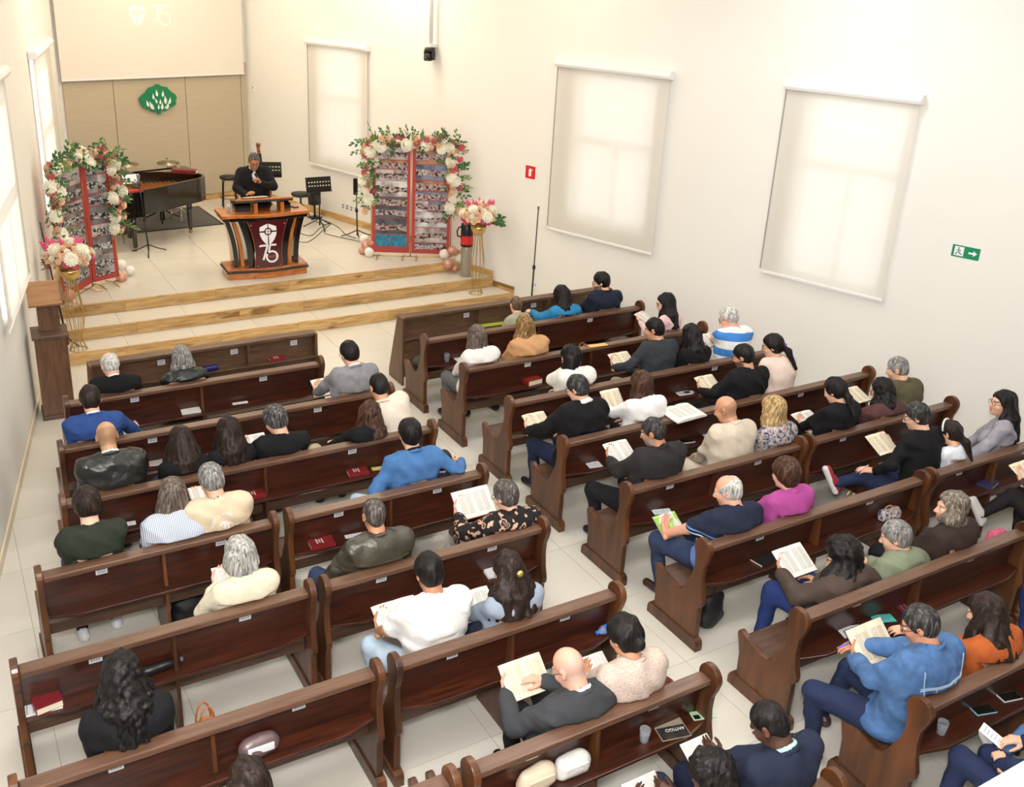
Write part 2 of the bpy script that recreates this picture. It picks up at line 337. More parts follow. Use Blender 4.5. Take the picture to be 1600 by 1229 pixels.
# steps and stage
def room_x(y, side, off=0.0):
    b, u = (L_BASE, L_U) if side < 0 else (R_BASE, R_U)
    return b[0]+u[0]*(y-b[1])/u[1] + off
for k in range(3):
    y0 = STEP_Y[k]; y1 = STEP_Y[k+1] if k < 2 else 19.6; z = RISE*(k+1)
    poly = in_room([(-3, y0+0.03), (12, y0+0.03), (12, y1+0.03 if k < 2 else y1), (-3, y1+0.03 if k < 2 else y1)])
    st = G().prism(poly, RISE*k-0.02, z-0.013, 'z').build('floor', GROUT2); tag(st, kind='structure', label='stage platform' if k == 2 else 'stage step')
    tiles(st, (-5, 5), y0+0.035, y1+0.0 if k < 2 else y1, z, ty0=y0+0.035)
    # oak planks on the riser with an oak nosing
    xl, xr = room_x(y0, -1, 0.02), room_x(y0, 1, -0.02); x = xl; q = 0
    while x < xr-0.01:
        ln = [0.95, 1.25, 1.1, 1.4][(q+k*2) % 4]; x2 = min(x+ln, xr)
        if xr-x2 < 0.25: x2 = xr
        G().box(0.001, x2-x-0.001, -0.004-0.002*(q % 2), 0.03, 0.002, RISE-0.004).build('plank', OAK, st, bevel=0.002, loc=(x, y0+0.002, RISE*k))
        G().box(0.001, x2-x-0.001, -0.008, 0.034, RISE-0.004, RISE+0.001).build('nosing', OAK, st, bevel=0.001, loc=(x, y0+0.002, RISE*k))
        x = x2; q += 1
# baseboards
BASEB = mat('baseboard_tile', (222, 208, 180), rough=0.35)
o = G().box(s_rear_l, 3.12, -0.018, -0.001, 0.002, 0.10).build('baseboard_left', BASEB); o.matrix_world = ML; tag(o, kind='structure')
o = G().box(s_rear_r, -0.55, -0.018, -0.001, 0.002, 0.10).build('baseboard_right', BASEB); o.matrix_world = MR; tag(o, kind='structure')
def board_run(name, M, a, b, z0, z1):
    e = bpy.data.objects.new(name, None); COL.objects.link(e); e.matrix_world = M; e.empty_display_size = .1; tag(e, kind='structure'); x = a; q = 0
    while x < b-0.01:
        x2 = min(b, x+1.2+0.3*(q % 2)); G().box(x+0.001, x2-0.001, -0.022, -0.002, z0, z1).build('plank', OAK, e, bevel=0.002); x = x2; q += 1
board_run('baseboard_stage_right', MR, 0.47, 6.65, 0.484, 0.60)
board_run('baseboard_stage_left', ML, 4.25, 9.3, 0.484, 0.60)
board_run('baseboard_stage_back', MB, 0.03, B_LEN-0.03, 0.484, 0.60)
for k, (sa, sb) in enumerate([(-0.53, -0.07), (-0.07, 0.47)]):   # stepped end strip along the right wall
    z = RISE*(k+1); G().box(sa+0.001, sb, -0.022, -0.002, z+0.002, z+0.10).build('trim_%d' % (k+3), OAK, bevel=0.002).matrix_world = MR
for n in ('trim_3', 'trim_4'): tag(bpy.data.objects[n], kind='structure')
# ceiling lamps above the frame
LAMP_DIFF = mat('lamp_diffuser', (250, 250, 250), rough=0.5)
for i, (lx, ly, w, warm) in enumerate(LAMPS):
    e = empty('ceiling_light', 'slim ceiling light panel above the '+['rear left pews', 'rear aisle', 'rear right pews', 'middle left pews', 'middle aisle', 'middle right pews', 'left end of the steps', 'right end of the steps', 'left half of the stage', 'right half of the stage', 'drums at the back of the stage'][i], 'ceiling light', (lx, ly, CEIL), group='ceiling lights')
    G().box(-0.64, 0.64, -0.34, 0.34, -0.05, -0.001).build('housing', WHITE, e); G().box(-0.6, 0.6, -0.3, 0.3, -0.06, -0.05).build('diffuser', LAMP_DIFF, e)
# back wall acoustic panels and screen
PANEL = mat('beige_panel', (186, 172, 148), rough=0.75, var=0.04, scale=3, stretch=(1, 1, 8))
pw = [(0.06, 0.98), (0.99, 2.33), (2.34, 3.10), (3.11, B_LEN-0.1)]
pn = bpy.data.objects.new('wall_back_panelling', None); COL.objects.link(pn); pn.matrix_world = MB; tag(pn, kind='structure'); pn.empty_display_size = .1
for a, b in [(0.05, 0.93), (0.94, 2.32), (2.33, B_LEN-0.16), (B_LEN-0.15, B_LEN-0.03)]:
    G().box(a, b, -0.04, -0.002, 0.602, 3.1).build('panel', PANEL, pn, bevel=0.004)
sc_e = empty('projection_screen', 'large white projection screen at the top of the back wall', 'screen'); sc_e.matrix_world = MB @ Matrix.Translation(Vector((B_LEN/2, -0.09, 2.88)))
SCREEN = mat('screen_cloth', (232, 224, 214), rough=0.85)
G().box(-B_LEN/2+0.02, B_LEN/2-0.10, -0.006, 0.0, 0.02, 2.4).build('cloth', SCREEN, sc_e)
G().box(-B_LEN/2+0.02, B_LEN/2-0.10, -0.014, 0.008, 0.0, 0.025).build('bottom_bar', WHITE, sc_e)
G().box(-B_LEN/2+0.02, B_LEN/2-0.08, -0.05, 0.05, 2.4, 2.52).build('cassette', WHITE, sc_e)
# ================================================================ pews
RSP = 0.9643
def row_y(side, i): return (11.3674 if side == 'R' else 12.1728)-RSP*i
def arc(cx, cy, r, a0, a1, n): return [(cx+r*math.cos(math.radians(a0+(a1-a0)*k/n)), cy+r*math.sin(math.radians(a0+(a1-a0)*k/n))) for k in range(n+1)]
END_PROF = [(-0.06, 0.09), (-0.06, 0.385), (-0.085, 0.42), (-0.088, 0.46), (-0.062, 0.56), (-0.05, 0.66), (-0.055, 0.76), (-0.082, 0.83)] + \
    arc(-0.012, 0.895, 0.085, 195, -25, 14) + [(0.052, 0.80), (0.046, 0.72), (0.058, 0.64), (0.095, 0.56), (0.12, 0.50), (0.15, 0.445), (0.19, 0.425), (0.25, 0.425), (0.33, 0.44), (0.40, 0.465), (0.44, 0.485)] + \
    arc(0.452, 0.455, 0.034, 80, -20, 5) + [(0.47, 0.40), (0.445, 0.30), (0.44, 0.09)]
_g = G().prism(END_PROF[::-1], -0.0225, 0.0225, 'x'); END_ME = _g.mesh('end_panel')
PL_PROF = [(-0.10, 0.0), (0.505, 0.0), (0.505, 0.06), (0.49, 0.095), (0.46, 0.105), (-0.06, 0.105), (-0.09, 0.095), (-0.10, 0.06)]
PL_ME = G().prism(PL_PROF, -0.034, 0.034, 'x').mesh('plinth')
TAG_ME = G().box(-0.040, 0.040, -0.003, 0, -0.030, 0.030).mesh('number_tag')
_g = G()
for z in (0.010, -0.008):
    for k in range(4): _g.box(-0.028+k*0.015, -0.017+k*0.015, -0.0036, -0.003, z*1.3-0.008, z*1.3+0.008)
TAGP_ME = _g.mesh('number_print')
TAGM = mat('tag_white', (222, 226, 232), rough=0.4); TAGP = mat('tag_grey_print', (150, 156, 170), rough=0.5)
def seat_prof():
    top = [(0.10, 0.43), (0.14, 0.418), (0.20, 0.412), (0.28, 0.42), (0.36, 0.435), (0.42, 0.445), (0.45, 0.44)]
    return top + [(y, z-0.03) for y, z in reversed(top)]
def pew(x0, x1, y, label, mids=None, tags=True, group='wooden pews'):
    e = empty('pew', label, 'pew', (x0, y, 0), group=group); L = x1-x0
    for k, x in enumerate((0.0225, L-0.0225)):
        p = link('end_panel', END_ME, PEW_END, e, (x, 0, 0), bevel=0.006); link('plinth', PL_ME, PEW_END, p, bevel=0.004)
    a, b = 0.045, L-0.045
    G().box(a, b, -0.045, 0.055, 0.855, 0.898).build('top_rail', PEW_RAIL, e, bevel=0.008)
    M = Matrix.Translation(Vector((0, 0.035, 0.86))) @ Matrix.Rotation(math.radians(6), 4, 'X')
    G().box(a, b, -0.012, 0.012, -0.30, 0.0, M).build('backboard', PEW_DARK, e)
    c = min(0.22, L*0.15)
    sh = [(a+0.005, 0.075), (a+0.005, -0.045), (a+c, -0.105), (b-c, -0.105), (b-0.005, -0.045), (b-0.005, 0.075)]
    G().prism(sh, 0.556, 0.578, 'z').build('book_shelf', PEW_DARK, e, bevel=0.006)
    G().prism(seat_prof()[::-1], a, b, 'x').build('seat', PEW_SEAT, e, bevel=0.004)
    G().box(a, b, 0.075, 0.10, 0.345, 0.435).build('seat_rail', PEW_SEAT, e, bevel=0.003)
    if mids is None: mids = [L/2] if L < 2.4 else [L/2]
    for m in mids:
        pr = [(-0.04, 0.0), (0.40, 0.0), (0.40, 0.10), (0.385, 0.38), (0.13, 0.38), (0.10, 0.40), (0.06, 0.55), (0.04, 0.85), (-0.02, 0.85), (-0.035, 0.58), (-0.04, 0.40)]
        G().prism(pr[::-1], m-0.0125, m+0.0125, 'x').build('center_support', PEW_END, e, bevel=0.003)
    if tags:
        sl = math.tan(math.radians(6))
        for t in (L*0.25, L*0.75):
            n = link('number_tag', TAG_ME, TAGM, e, (t, 0.035-0.013-0.05*sl*0-0.008, 0.812), rot=(math.radians(6), 0, 0))
            link('number_print', TAGP_ME, TAGP, n)
    return e
PEWS = {}
def P(key, x0, x1, label, **k):
    PEWS[key] = (x0, x1, row_y(key[0], int(''.join(c for c in key if c.isdigit())))); return pew(x0, x1, PEWS[key][2], label, **k)
P('L3', 0.80, 3.42, 'dark wooden pew of the white-haired man in a black suit, front of the left block')
P('L4', 0.63, 3.81, 'long dark pew behind the bright blue suit and the grey suit')
P('L5', 0.52, 3.81, 'long dark pew at the backs of the two long-haired girls')
P('L6a', 0.24, 1.955, 'dark pew behind the boy in the green shirt')
P('L6b', 2.03, 3.81, 'dark pew behind the man in the blue sweater')
P('L7a', 0.00, 1.90, 'dark pew behind the grey-haired woman in the cream sweater')
P('L7b', 1.96, 3.81, 'dark pew behind the man in the olive leather jacket')
P('L8a', -0.09, 1.98, 'dark pew behind the woman with very long curly black hair')
P('L8b', 2.055, 3.81, 'dark pew behind the man in the white shirt')
P('L9a', -0.15, 1.99, 'dark pew under the dark-haired head cut by the bottom edge', tags=False)
P('L9b', 2.06, 3.81, 'dark pew behind the bald man in the grey suit')
P('L10b', 2.06, 3.83, 'dark pew of the man in the navy suit with mint collar', tags=False)
P('R2', 4.71, 7.92, 'dark pew behind the woman in the teal jacket')
P('R3', 4.71, 8.15, 'dark pew behind the woman in the tan coat')
P('R4', 4.71, 8.42, 'dark pew behind the man in the blue and white striped polo')
P('R5', 4.71, 8.90, 'dark pew behind the woman with the ponytail')
P('R6a', 4.71, 6.80, 'dark pew behind the bald man in the beige jacket')
P('R6b', 6.87, 9.03, 'dark pew behind the man in the olive jacket by the wall')
P('R7a', 4.71, 7.29, 'dark pew behind the woman in the magenta sweater')
P('R7b', 7.36, 9.35, 'dark pew behind the girl with the white headband')
P('R8a', 4.71, 7.30, 'dark pew behind the man in the sage green shirt')
P('R8b', 7.37, 9.6, 'dark pew at the right edge beyond the grey-haired woman in brown', tags=False)
P('R9a', 4.71, 7.30, 'dark pew behind the man in the denim jacket')
P('R9b', 7.37, 9.8, 'dark pew out past the orange cardigan at the frame edge', tags=False)
P('R10a', 4.71, 7.30, 'dark pew of the two readers cut by the lower right corner', tags=False)
# front partitions with a book shelf
def partition(x0, x1, y, label):
    e = empty('front_partition', label, 'partition', (x0, y, 0), group='front partitions'); L = x1-x0
    for x in (0.0, L-0.03):
        G().prism([(-0.06, 0), (0.34, 0), (0.34, 0.10), (0.10, 0.90), (-0.06, 0.90)][::-1], x, x+0.03, 'x').build('end_panel', WALNUT_V, e, bevel=0.003)
    G().box(0.03, L-0.03, -0.03, 0.11, 0.865, 0.90).build('top_rail', WALNUT, e, bevel=0.004)
    G().box(0.03, L-0.03, 0.06, 0.08, 0.06, 0.865).build('back_panel', WALNUT, e)
    G().box(0.03, L-0.03, -0.055, 0.06, 0.60, 0.622).build('book_shelf', WALNUT, e, bevel=0.003)
    for x in (L*0.34, L*0.67): G().box(x, x+0.025, -0.05, 0.06, 0.622, 0.865).build('divider', WALNUT, e)
    for t in (L*0.3, L*0.62, L*0.9):
        n = link('number_tag', TAG_ME, TAGM, e, (t, 0.058, 0.78)); link('number_print', TAGP_ME, TAGP, n)
    return e
partition(1.16, 3.68, 10.18, 'walnut front partition of the left pew block with a red hymnal on its shelf')
partition(4.81, 8.02, 10.25, 'walnut front partition of the right pew block before the child')
# ================================================================ smooth solid modelling (distance fields) for people
def v3(*a): return np.array(a, float)
def smin(a, b, k):
    if k <= 0: return np.minimum(a, b)
    h = np.clip(0.5+0.5*(b-a)/k, 0, 1); return b*(1-h)+a*h-k*h*(1-h)
class Sdf:
    def __init__(s): s.it = []; s.disp = None
    def _a(s, fn, lo, hi, k, op): s.it.append((fn, np.array(lo), np.array(hi), k, op)); return s
    def cap(s, a, b, ra, rb=None, k=0.02, op='u'):
        a = np.array(a, float); b = np.array(b, float); rb = ra if rb is None else rb; ab = b-a; L2 = max(ab @ ab, 1e-9)
        def fn(X, Y, Z):
            px, py, pz = X-a[0], Y-a[1], Z-a[2]; t = np.clip((px*ab[0]+py*ab[1]+pz*ab[2])/L2, 0, 1)
            return np.sqrt((px-t*ab[0])**2+(py-t*ab[1])**2+(pz-t*ab[2])**2)-(ra+(rb-ra)*t)
        m = max(ra, rb); return s._a(fn, np.minimum(a, b)-m, np.maximum(a, b)+m, k, op)
    def ell(s, c, r, R=None, k=0.02, op='u'):
        c = np.array(c, float); r = np.maximum(np.array(r, float), 1e-3); R = np.eye(3) if R is None else R
        def fn(X, Y, Z):
            px, py, pz = X-c[0], Y-c[1], Z-c[2]
            q = [(px*R[0, i]+py*R[1, i]+pz*R[2, i])/r[i] for i in range(3)]
            k0 = np.sqrt(q[0]**2+q[1]**2+q[2]**2)+1e-6; k1 = np.sqrt((q[0]/r[0])**2+(q[1]/r[1])**2+(q[2]/r[2])**2)+1e-6
            return k0*(k0-1)/k1
        e = np.sqrt(((R*r)**2).sum(1)); return s._a(fn, c-e, c+e, k, op)
    def fn(s, f, lo, hi, k=0.0, op='u'): return s._a(f, lo, hi, k, op)
    def mesh(s, h):
        lo = np.min([i[1] for i in s.it if i[4] == 'u'], 0)-3*h; hi = np.max([i[2] for i in s.it if i[4] == 'u'], 0)+3*h
        n = np.ceil((hi-lo)/h).astype(int)+1
        ax = [(lo[i]+h*np.arange(n[i])).astype(np.float32) for i in range(3)]
        D = np.full(n, 1.0, np.float32)
        for (f, a, b, k, op) in s.it:
            if op == 'x':   # intersect everywhere
                D = np.maximum(D, f(ax[0][:, None, None], ax[1][None, :, None], ax[2][None, None, :])); continue
            i0 = np.clip(np.floor((a-k-2.5*h-lo)/h).astype(int), 0, n); i1 = np.clip(np.ceil((b+k+2.5*h-lo)/h).astype(int)+1, 0, n)
            if np.any(i1 <= i0): continue
            sl = tuple(slice(i0[q], i1[q]) for q in range(3))
            d = f(ax[0][sl[0]][:, None, None], ax[1][sl[1]][None, :, None], ax[2][sl[2]][None, None, :])
            if op == 'u': D[sl] = smin(D[sl], d, k)
            else: D[sl] = -smin(-D[sl], d, k)
        if s.disp is not None: D = D+s.disp(ax[0][:, None, None], ax[1][None, :, None], ax[2][None, None, :])
        return surface_nets(D, lo, h)
def surface_nets(D, lo, h):
    ins = D < 0; nx, ny, nz = D.shape
    c = ins[:-1, :-1, :-1].astype(np.int8)
    tot = np.zeros(c.shape, np.int8); off = [(i, j, k) for i in (0, 1) for j in (0, 1) for k in (0, 1)]
    for (i, j, k) in off: tot += ins[i:nx-1+i, j:ny-1+j, k:nz-1+k]
    act = (tot > 0) & (tot < 8); I, J, K = np.nonzero(act)
    if len(I) == 0: return np.zeros((0, 3)), np.zeros((0, 4), int)
    C = {o: D[I+o[0], J+o[1], K+o[2]] for o in off}
    acc = np.zeros((len(I), 3)); cnt = np.zeros(len(I))
    for o in off:
        for d in range(3):
            if o[d]: continue
            e = list(o); e[d] = 1; e = tuple(e); a, b = C[o], C[e]; m = (a < 0) != (b < 0)
            t = np.where(m, a/np.where(a-b == 0, 1, a-b), 0); p = np.tile(np.array(o, float), (len(I), 1)); p[:, d] = t
            acc += p*m[:, None]; cnt += m
    V = (np.stack([I, J, K], 1)+acc/np.maximum(cnt, 1)[:, None])*h+lo
    idx = np.full(act.shape, -1, np.int32); idx[I, J, K] = np.arange(len(I)); F = []
    for d in range(3):
        sl0 = [slice(1, -1)]*3; sl1 = [slice(1, -1)]*3; sl0[d] = slice(0, D.shape[d]-1); sl1[d] = slice(1, D.shape[d])
        a, b = ins[tuple(sl0)], ins[tuple(sl1)]; ch = a != b; i, j, k = np.nonzero(ch); flip = b[i, j, k]
        q = [i, j, k]; e1, e2 = (d+1) % 3, (d+2) % 3
        base = [q[0].copy(), q[1].copy(), q[2].copy()]
        for e in (e1, e2): base[e] = base[e]+1
        def at(o1, o2):
            w = [base[0].copy(), base[1].copy(), base[2].copy()]; w[e1] = w[e1]+o1; w[e2] = w[e2]+o2; return idx[w[0], w[1], w[2]]
        f = np.stack([at(-1, -1), at(0, -1), at(0, 0), at(-1, 0)], 1)
        f[flip] = f[flip][:, ::-1]; F.append(f)
    F = np.concatenate(F); F = F[(F >= 0).all(1)]
    return V, F
def rx(a): c, s = math.cos(a), math.sin(a); return np.array([[1, 0, 0], [0, c, -s], [0, s, c]])
def ry(a): c, s = math.cos(a), math.sin(a); return np.array([[c, 0, s], [0, 1, 0], [-s, 0, c]])
def rz(a): c, s = math.cos(a), math.sin(a); return np.array([[c, -s, 0], [s, c, 0], [0, 0, 1]])
def nrm(v): return v/max(np.linalg.norm(v), 1e-9)
# ---- cloth, skin and hair materials
SKIN = bpy.data.materials.new('skin'); SKIN.use_nodes = True
_nt = SKIN.node_tree; _b = _nt.nodes['Principled BSDF']; _at = _nt.nodes.new('ShaderNodeAttribute'); _at.attribute_name = 'Col'
_nt.links.new(_at.outputs['Color'], _b.inputs['Base Color']); _b.inputs['Roughness'].default_value = 0.5; _b.inputs['Subsurface Weight'].default_value = 0.08; _b.inputs['Subsurface Radius'].default_value = (0.012, 0.006, 0.004)
def cloth(name, col, rough=0.85, var=0.12, scale=14, bump=0.2, sheen=0.0, **k): return mat('cloth_'+name, col, rough=rough, var=var, scale=scale, bump=bump, bscale=90, sheen=sheen, spec=0.25, fold=0.30, **k)
def leather(name, col): return mat('leather_'+name, col, rough=0.34, var=0.3, scale=9, bump=0.35, bscale=40, spec=0.5, fold=0.6)
def pattern(name, build, rough=0.85):
    nm = 'cloth_'+name
    if nm in MATS: return MATS[nm]
    m = bpy.data.materials.new(nm); m.use_nodes = True; nt = m.node_tree; b = nt.nodes['Principled BSDF']; b.inputs['Roughness'].default_value = rough; b.inputs['Specular IOR Level'].default_value = 0.25
    tc = nt.nodes.new('ShaderNodeTexCoord'); nt.links.new(build(nt, tc.outputs['Object']), b.inputs['Base Color']); add_fold(nt, b, 0.4); MATS[nm] = m; return m
def ramp(nt, src, stops, const=True):
    r = nt.nodes.new('ShaderNodeValToRGB'); cr = r.color_ramp; cr.interpolation = 'CONSTANT' if const else 'LINEAR'
    while len(cr.elements) < len(stops): cr.elements.new(0.5)
    for e, (p, c) in zip(cr.elements, stops): e.position = p; e.color = srgb(*c)
    nt.links.new(src, r.inputs[0]); return r.outputs[0]
def axis_val(nt, vec, w, mul, add=0.0, frac=True):
    d = nt.nodes.new('ShaderNodeVectorMath'); d.operation = 'DOT_PRODUCT'; d.inputs[1].default_value = w; nt.links.new(vec, d.inputs[0])
    m = nt.nodes.new('ShaderNodeMath'); m.operation = 'MULTIPLY_ADD'; m.inputs[1].default_value = mul; m.inputs[2].default_value = add; nt.links.new(d.outputs['Value'], m.inputs[0])
    if not frac: return m.outputs[0]
    f = nt.nodes.new('ShaderNodeMath'); f.operation = 'FRACT'; nt.links.new(m.outputs[0], f.inputs[0]); return f.outputs[0]
def noise_val(nt, vec, scale, kind='noise', out=0):
    n = nt.nodes.new('ShaderNodeTexNoise' if kind == 'noise' else 'ShaderNodeTexVoronoi'); n.inputs['Scale'].default_value = scale; nt.links.new(vec, n.inputs['Vector']); return n.outputs[out]
PAT = {
 'blue_pinstripe': lambda: pattern('blue_pinstripe', lambda nt, v: ramp(nt, axis_val(nt, v, (1, 0, 0.0), 78), [(0, (226, 230, 238)), (0.62, (120, 138, 172))])),
 'blue_white_stripe': lambda: pattern('blue_white_stripe', lambda nt, v: ramp(nt, axis_val(nt, v, (0.12, 0, 1), 5.2, 0.15), [(0, (240, 240, 238)), (0.52, (66, 132, 208))])),
 'navy_polo': lambda: pattern('navy_polo', lambda nt, v: ramp(nt, axis_val(nt, v, (0.10, 0, 1), 1.0, 0.0, False), [(0, (108, 140, 205)), (0.70, (235, 235, 235)), (0.72, (30, 36, 58)), (0.79, (235, 235, 235)), (0.808, (30, 36, 58)), (0.83, (108, 140, 205)), (0.845, (32, 38, 58))])),
 'floral': lambda: pattern('floral', lambda nt, v: ramp(nt, noise_val(nt, v, 26), [(0, (58, 66, 84)), (0.40, (128, 128, 138)), (0.50, (190, 186, 186)), (0.58, (196, 138, 120)), (0.63, (108, 112, 126))])),
 'black_beige': lambda: pattern('black_beige', lambda nt, v: ramp(nt, noise_val(nt, v, 11), [(0, (206, 168, 142)), (0.36, (30, 27, 30)), (0.55, (198, 158, 132)), (0.60, (30, 27, 30)), (0.66, (120, 100, 92))])),
 'knit_beige': lambda: mat('cloth_knit_beige', (206, 186, 174), rough=0.95, var=0.18, scale=70, bump=0.9, bscale=75, stretch=(1, 1, 1.6)),
 'denim': lambda: mat('cloth_denim', (68, 104, 152), rough=0.85, var=0.22, scale=16, bump=0.35, bscale=120, fold=0.7),
}
HAIRS = {}
def hair_mat(name, c, streak=None, rough=0.42):
    if name in HAIRS: return HAIRS[name]
    m = bpy.data.materials.new('hair_'+name); m.use_nodes = True; nt = m.node_tree; b = nt.nodes['Principled BSDF']
    tc = nt.nodes.new('ShaderNodeTexCoord'); mp = nt.nodes.new('ShaderNodeMapping'); mp.inputs['Scale'].default_value = (60, 60, 7); nt.links.new(tc.outputs['Object'], mp.inputs['Vector'])
    n = nt.nodes.new('ShaderNodeTexNoise'); n.inputs['Scale'].default_value = 1.0; n.inputs['Detail'].default_value = 4; n.inputs['Distortion'].default_value = 1.0; nt.links.new(mp.outputs[0], n.inputs['Vector'])
    c2 = streak or tuple(min(255, int(x*1.5+6)) for x in c)
    nt.links.new(ramp(nt, n.outputs[0], [(0.36, tuple(int(x*0.62) for x in c)), (0.52, c), (0.68, c2)], False), b.inputs['Base Color'])
    bp = nt.nodes.new('ShaderNodeBump'); bp.inputs['Strength'].default_value = 0.5; bp.inputs['Distance'].default_value = 0.006; nt.links.new(n.outputs[0], bp.inputs['Height']); nt.links.new(bp.outputs[0], b.inputs['Normal'])
    b.inputs['Roughness'].default_value = rough+0.08; b.inputs['Specular IOR Level'].default_value = 0.22; HAIRS[name] = m; return m
HC = {'black': ((20, 17, 17), (46, 40, 40)), 'dkbrown': ((36, 26, 22), (66, 48, 40)), 'brown': ((62, 40, 30), (104, 70, 50)), 'ltbrown': ((104, 82, 62), (150, 124, 96)), 'ashbrown': ((96, 84, 76), (138, 126, 116)),
      'honey': ((126, 94, 58), (186, 150, 100)), 'blond': ((172, 142, 96), (216, 192, 148)), 'grey': ((128, 126, 124), (178, 176, 172)), 'silver': ((166, 164, 160), (208, 206, 202)), 'white': ((206, 204, 200), (232, 230, 226)), 'saltpepper': ((66, 64, 64), (140, 138, 136)), 'darkgrey': ((78, 72, 68), (128, 122, 118)), 'greybrown': ((112, 102, 90), (162, 152, 138)), 'greyblack': ((48, 46, 46), (98, 96, 96))}
SKINS = {'light': (226, 178, 150), 'fair': (234, 192, 166), 'mid': (202, 150, 118), 'tan': (180, 126, 94), 'brown': (138, 92, 66), 'dark': (82, 54, 42), 'pink': (228, 170, 148)}
def head_sdf(Hc, R, s, sex, nb, neck_r):
    S = Sdf(); T = lambda *p: Hc+R @ (np.array(p)*s)
    S.ell(T(0, -0.012, 0.028), np.array((0.074, 0.094, 0.09))*s, R)
    S.ell(T(0, 0.028, -0.04), np.array((0.057, 0.064, 0.080))*s, R, k=0.03)
    w = 0.048 if sex == 'm' else 0.041
    S.ell(T(0, 0.03, -0.078), np.array((w, 0.052, 0.036))*s, R, k=0.025)
    S.ell(T(0, 0.072, -0.100), np.array((0.020, 0.017, 0.016))*s, R, k=0.02)
    for x in (-1, 1): S.ell(T(x*0.037, 0.058, -0.03), np.array((0.024, 0.03, 0.028))*s, R, k=0.02)
    S.cap(T(-0.034, 0.083, 0.024), T(0.034, 0.083, 0.024), 0.009*s, k=0.016)
    for x in (-1, 1): S.ell(T(x*0.031, 0.108, 0.004), np.array((0.019, 0.02, 0.015))*s, R, k=0.010, op='s')
    for x in (-1, 1): S.ell(T(x*0.031, 0.0815, 0.003), np.array((0.0125, 0.0125, 0.011))*s, R, k=0.002)
    S.cap(T(0, 0.090, 0.006), T(0, 0.111, -0.032), 0.008*s, 0.012*s, k=0.012)
    for x in (-1, 1): S.ell(T(x*0.012, 0.098, -0.036), np.array((0.008, 0.010, 0.007))*s, R, k=0.006)
    S.cap(T(-0.018, 0.089, -0.0605), T(0.018, 0.089, -0.0605), 0.0055*s, k=0.006); S.cap(T(-0.014, 0.089, -0.0705), T(0.014, 0.089, -0.0705), 0.006*s, k=0.006)
    for x in (-1, 1):
        Re = R @ rz(-x*0.35)
        S.ell(T(x*0.080, -0.010, -0.004), np.array((0.008, 0.021, 0.032))*s, Re, k=0.008)
        S.ell(T(x*0.089, -0.004, 0.0), np.array((0.006, 0.010, 0.017))*s, Re, k=0.004, op='s')
    S.cap(T(0, -0.022, -0.06), nb+v3(0, 0, -0.03), neck_r*s, neck_r*1.2*s, k=0.03)
    return S
def head_colors(V, Hc, R, s, skin, brow, beard, lip, stubble=None):
    L = (V-Hc) @ R/s; C = np.tile(np.array(srgb(*skin)), (len(V), 1))
    def mixin(mask, col, a):
        C[mask, :3] = C[mask, :3]*(1-a)+np.array(srgb(*col)[:3])*a
    face = L[:, 1] > 0.05
    mixin((np.abs(np.abs(L[:, 0])-0.031) < 0.019) & (np.abs(L[:, 2]-0.026+np.abs(np.abs(L[:, 0])-0.026)*0.15) < 0.0055) & face, brow, 0.8)
    for x in (-1, 1):
        d = np.linalg.norm(L-np.array((x*0.031, 0.0815, 0.003)), axis=1); e = (d < 0.0142)
        mixin(e & (np.abs(L[:, 2]-0.003) < 0.006), (225, 220, 214), 0.9); mixin(e & (np.hypot(L[:, 0]-x*0.031, L[:, 2]-0.003) < 0.006), (40, 28, 22), 0.95)
    mixin((np.abs(L[:, 0]) < 0.023) & (np.abs(L[:, 2]+0.0655) < 0.011) & (L[:, 1] > 0.082), (178, 92, 84), lip)
    ch = (np.abs(np.abs(L[:, 0])-0.038) < 0.018) & (np.abs(L[:, 2]+0.03) < 0.02) & face; mixin(ch, (214, 120, 100), 0.12)
    mixin((np.abs(L[:, 0]) > 0.08), (214, 120, 96), 0.15)
    if stubble:
        m = (L[:, 2] < 0.035-0.35*L[:, 1]) & (L[:, 1] < 0.03) & (L[:, 2] > -0.07) & (np.abs(L[:, 0]) < 0.085); mixin(m, stubble, 0.38)
    if beard:
        col, a = beard; m = (L[:, 2] < -0.035) & (L[:, 1] > -0.005) & (L[:, 2] > -0.125) & ~((np.abs(L[:, 0]) < 0.02) & (np.abs(L[:, 2]+0.0655) < 0.009)); mixin(m, col, a)
    return C
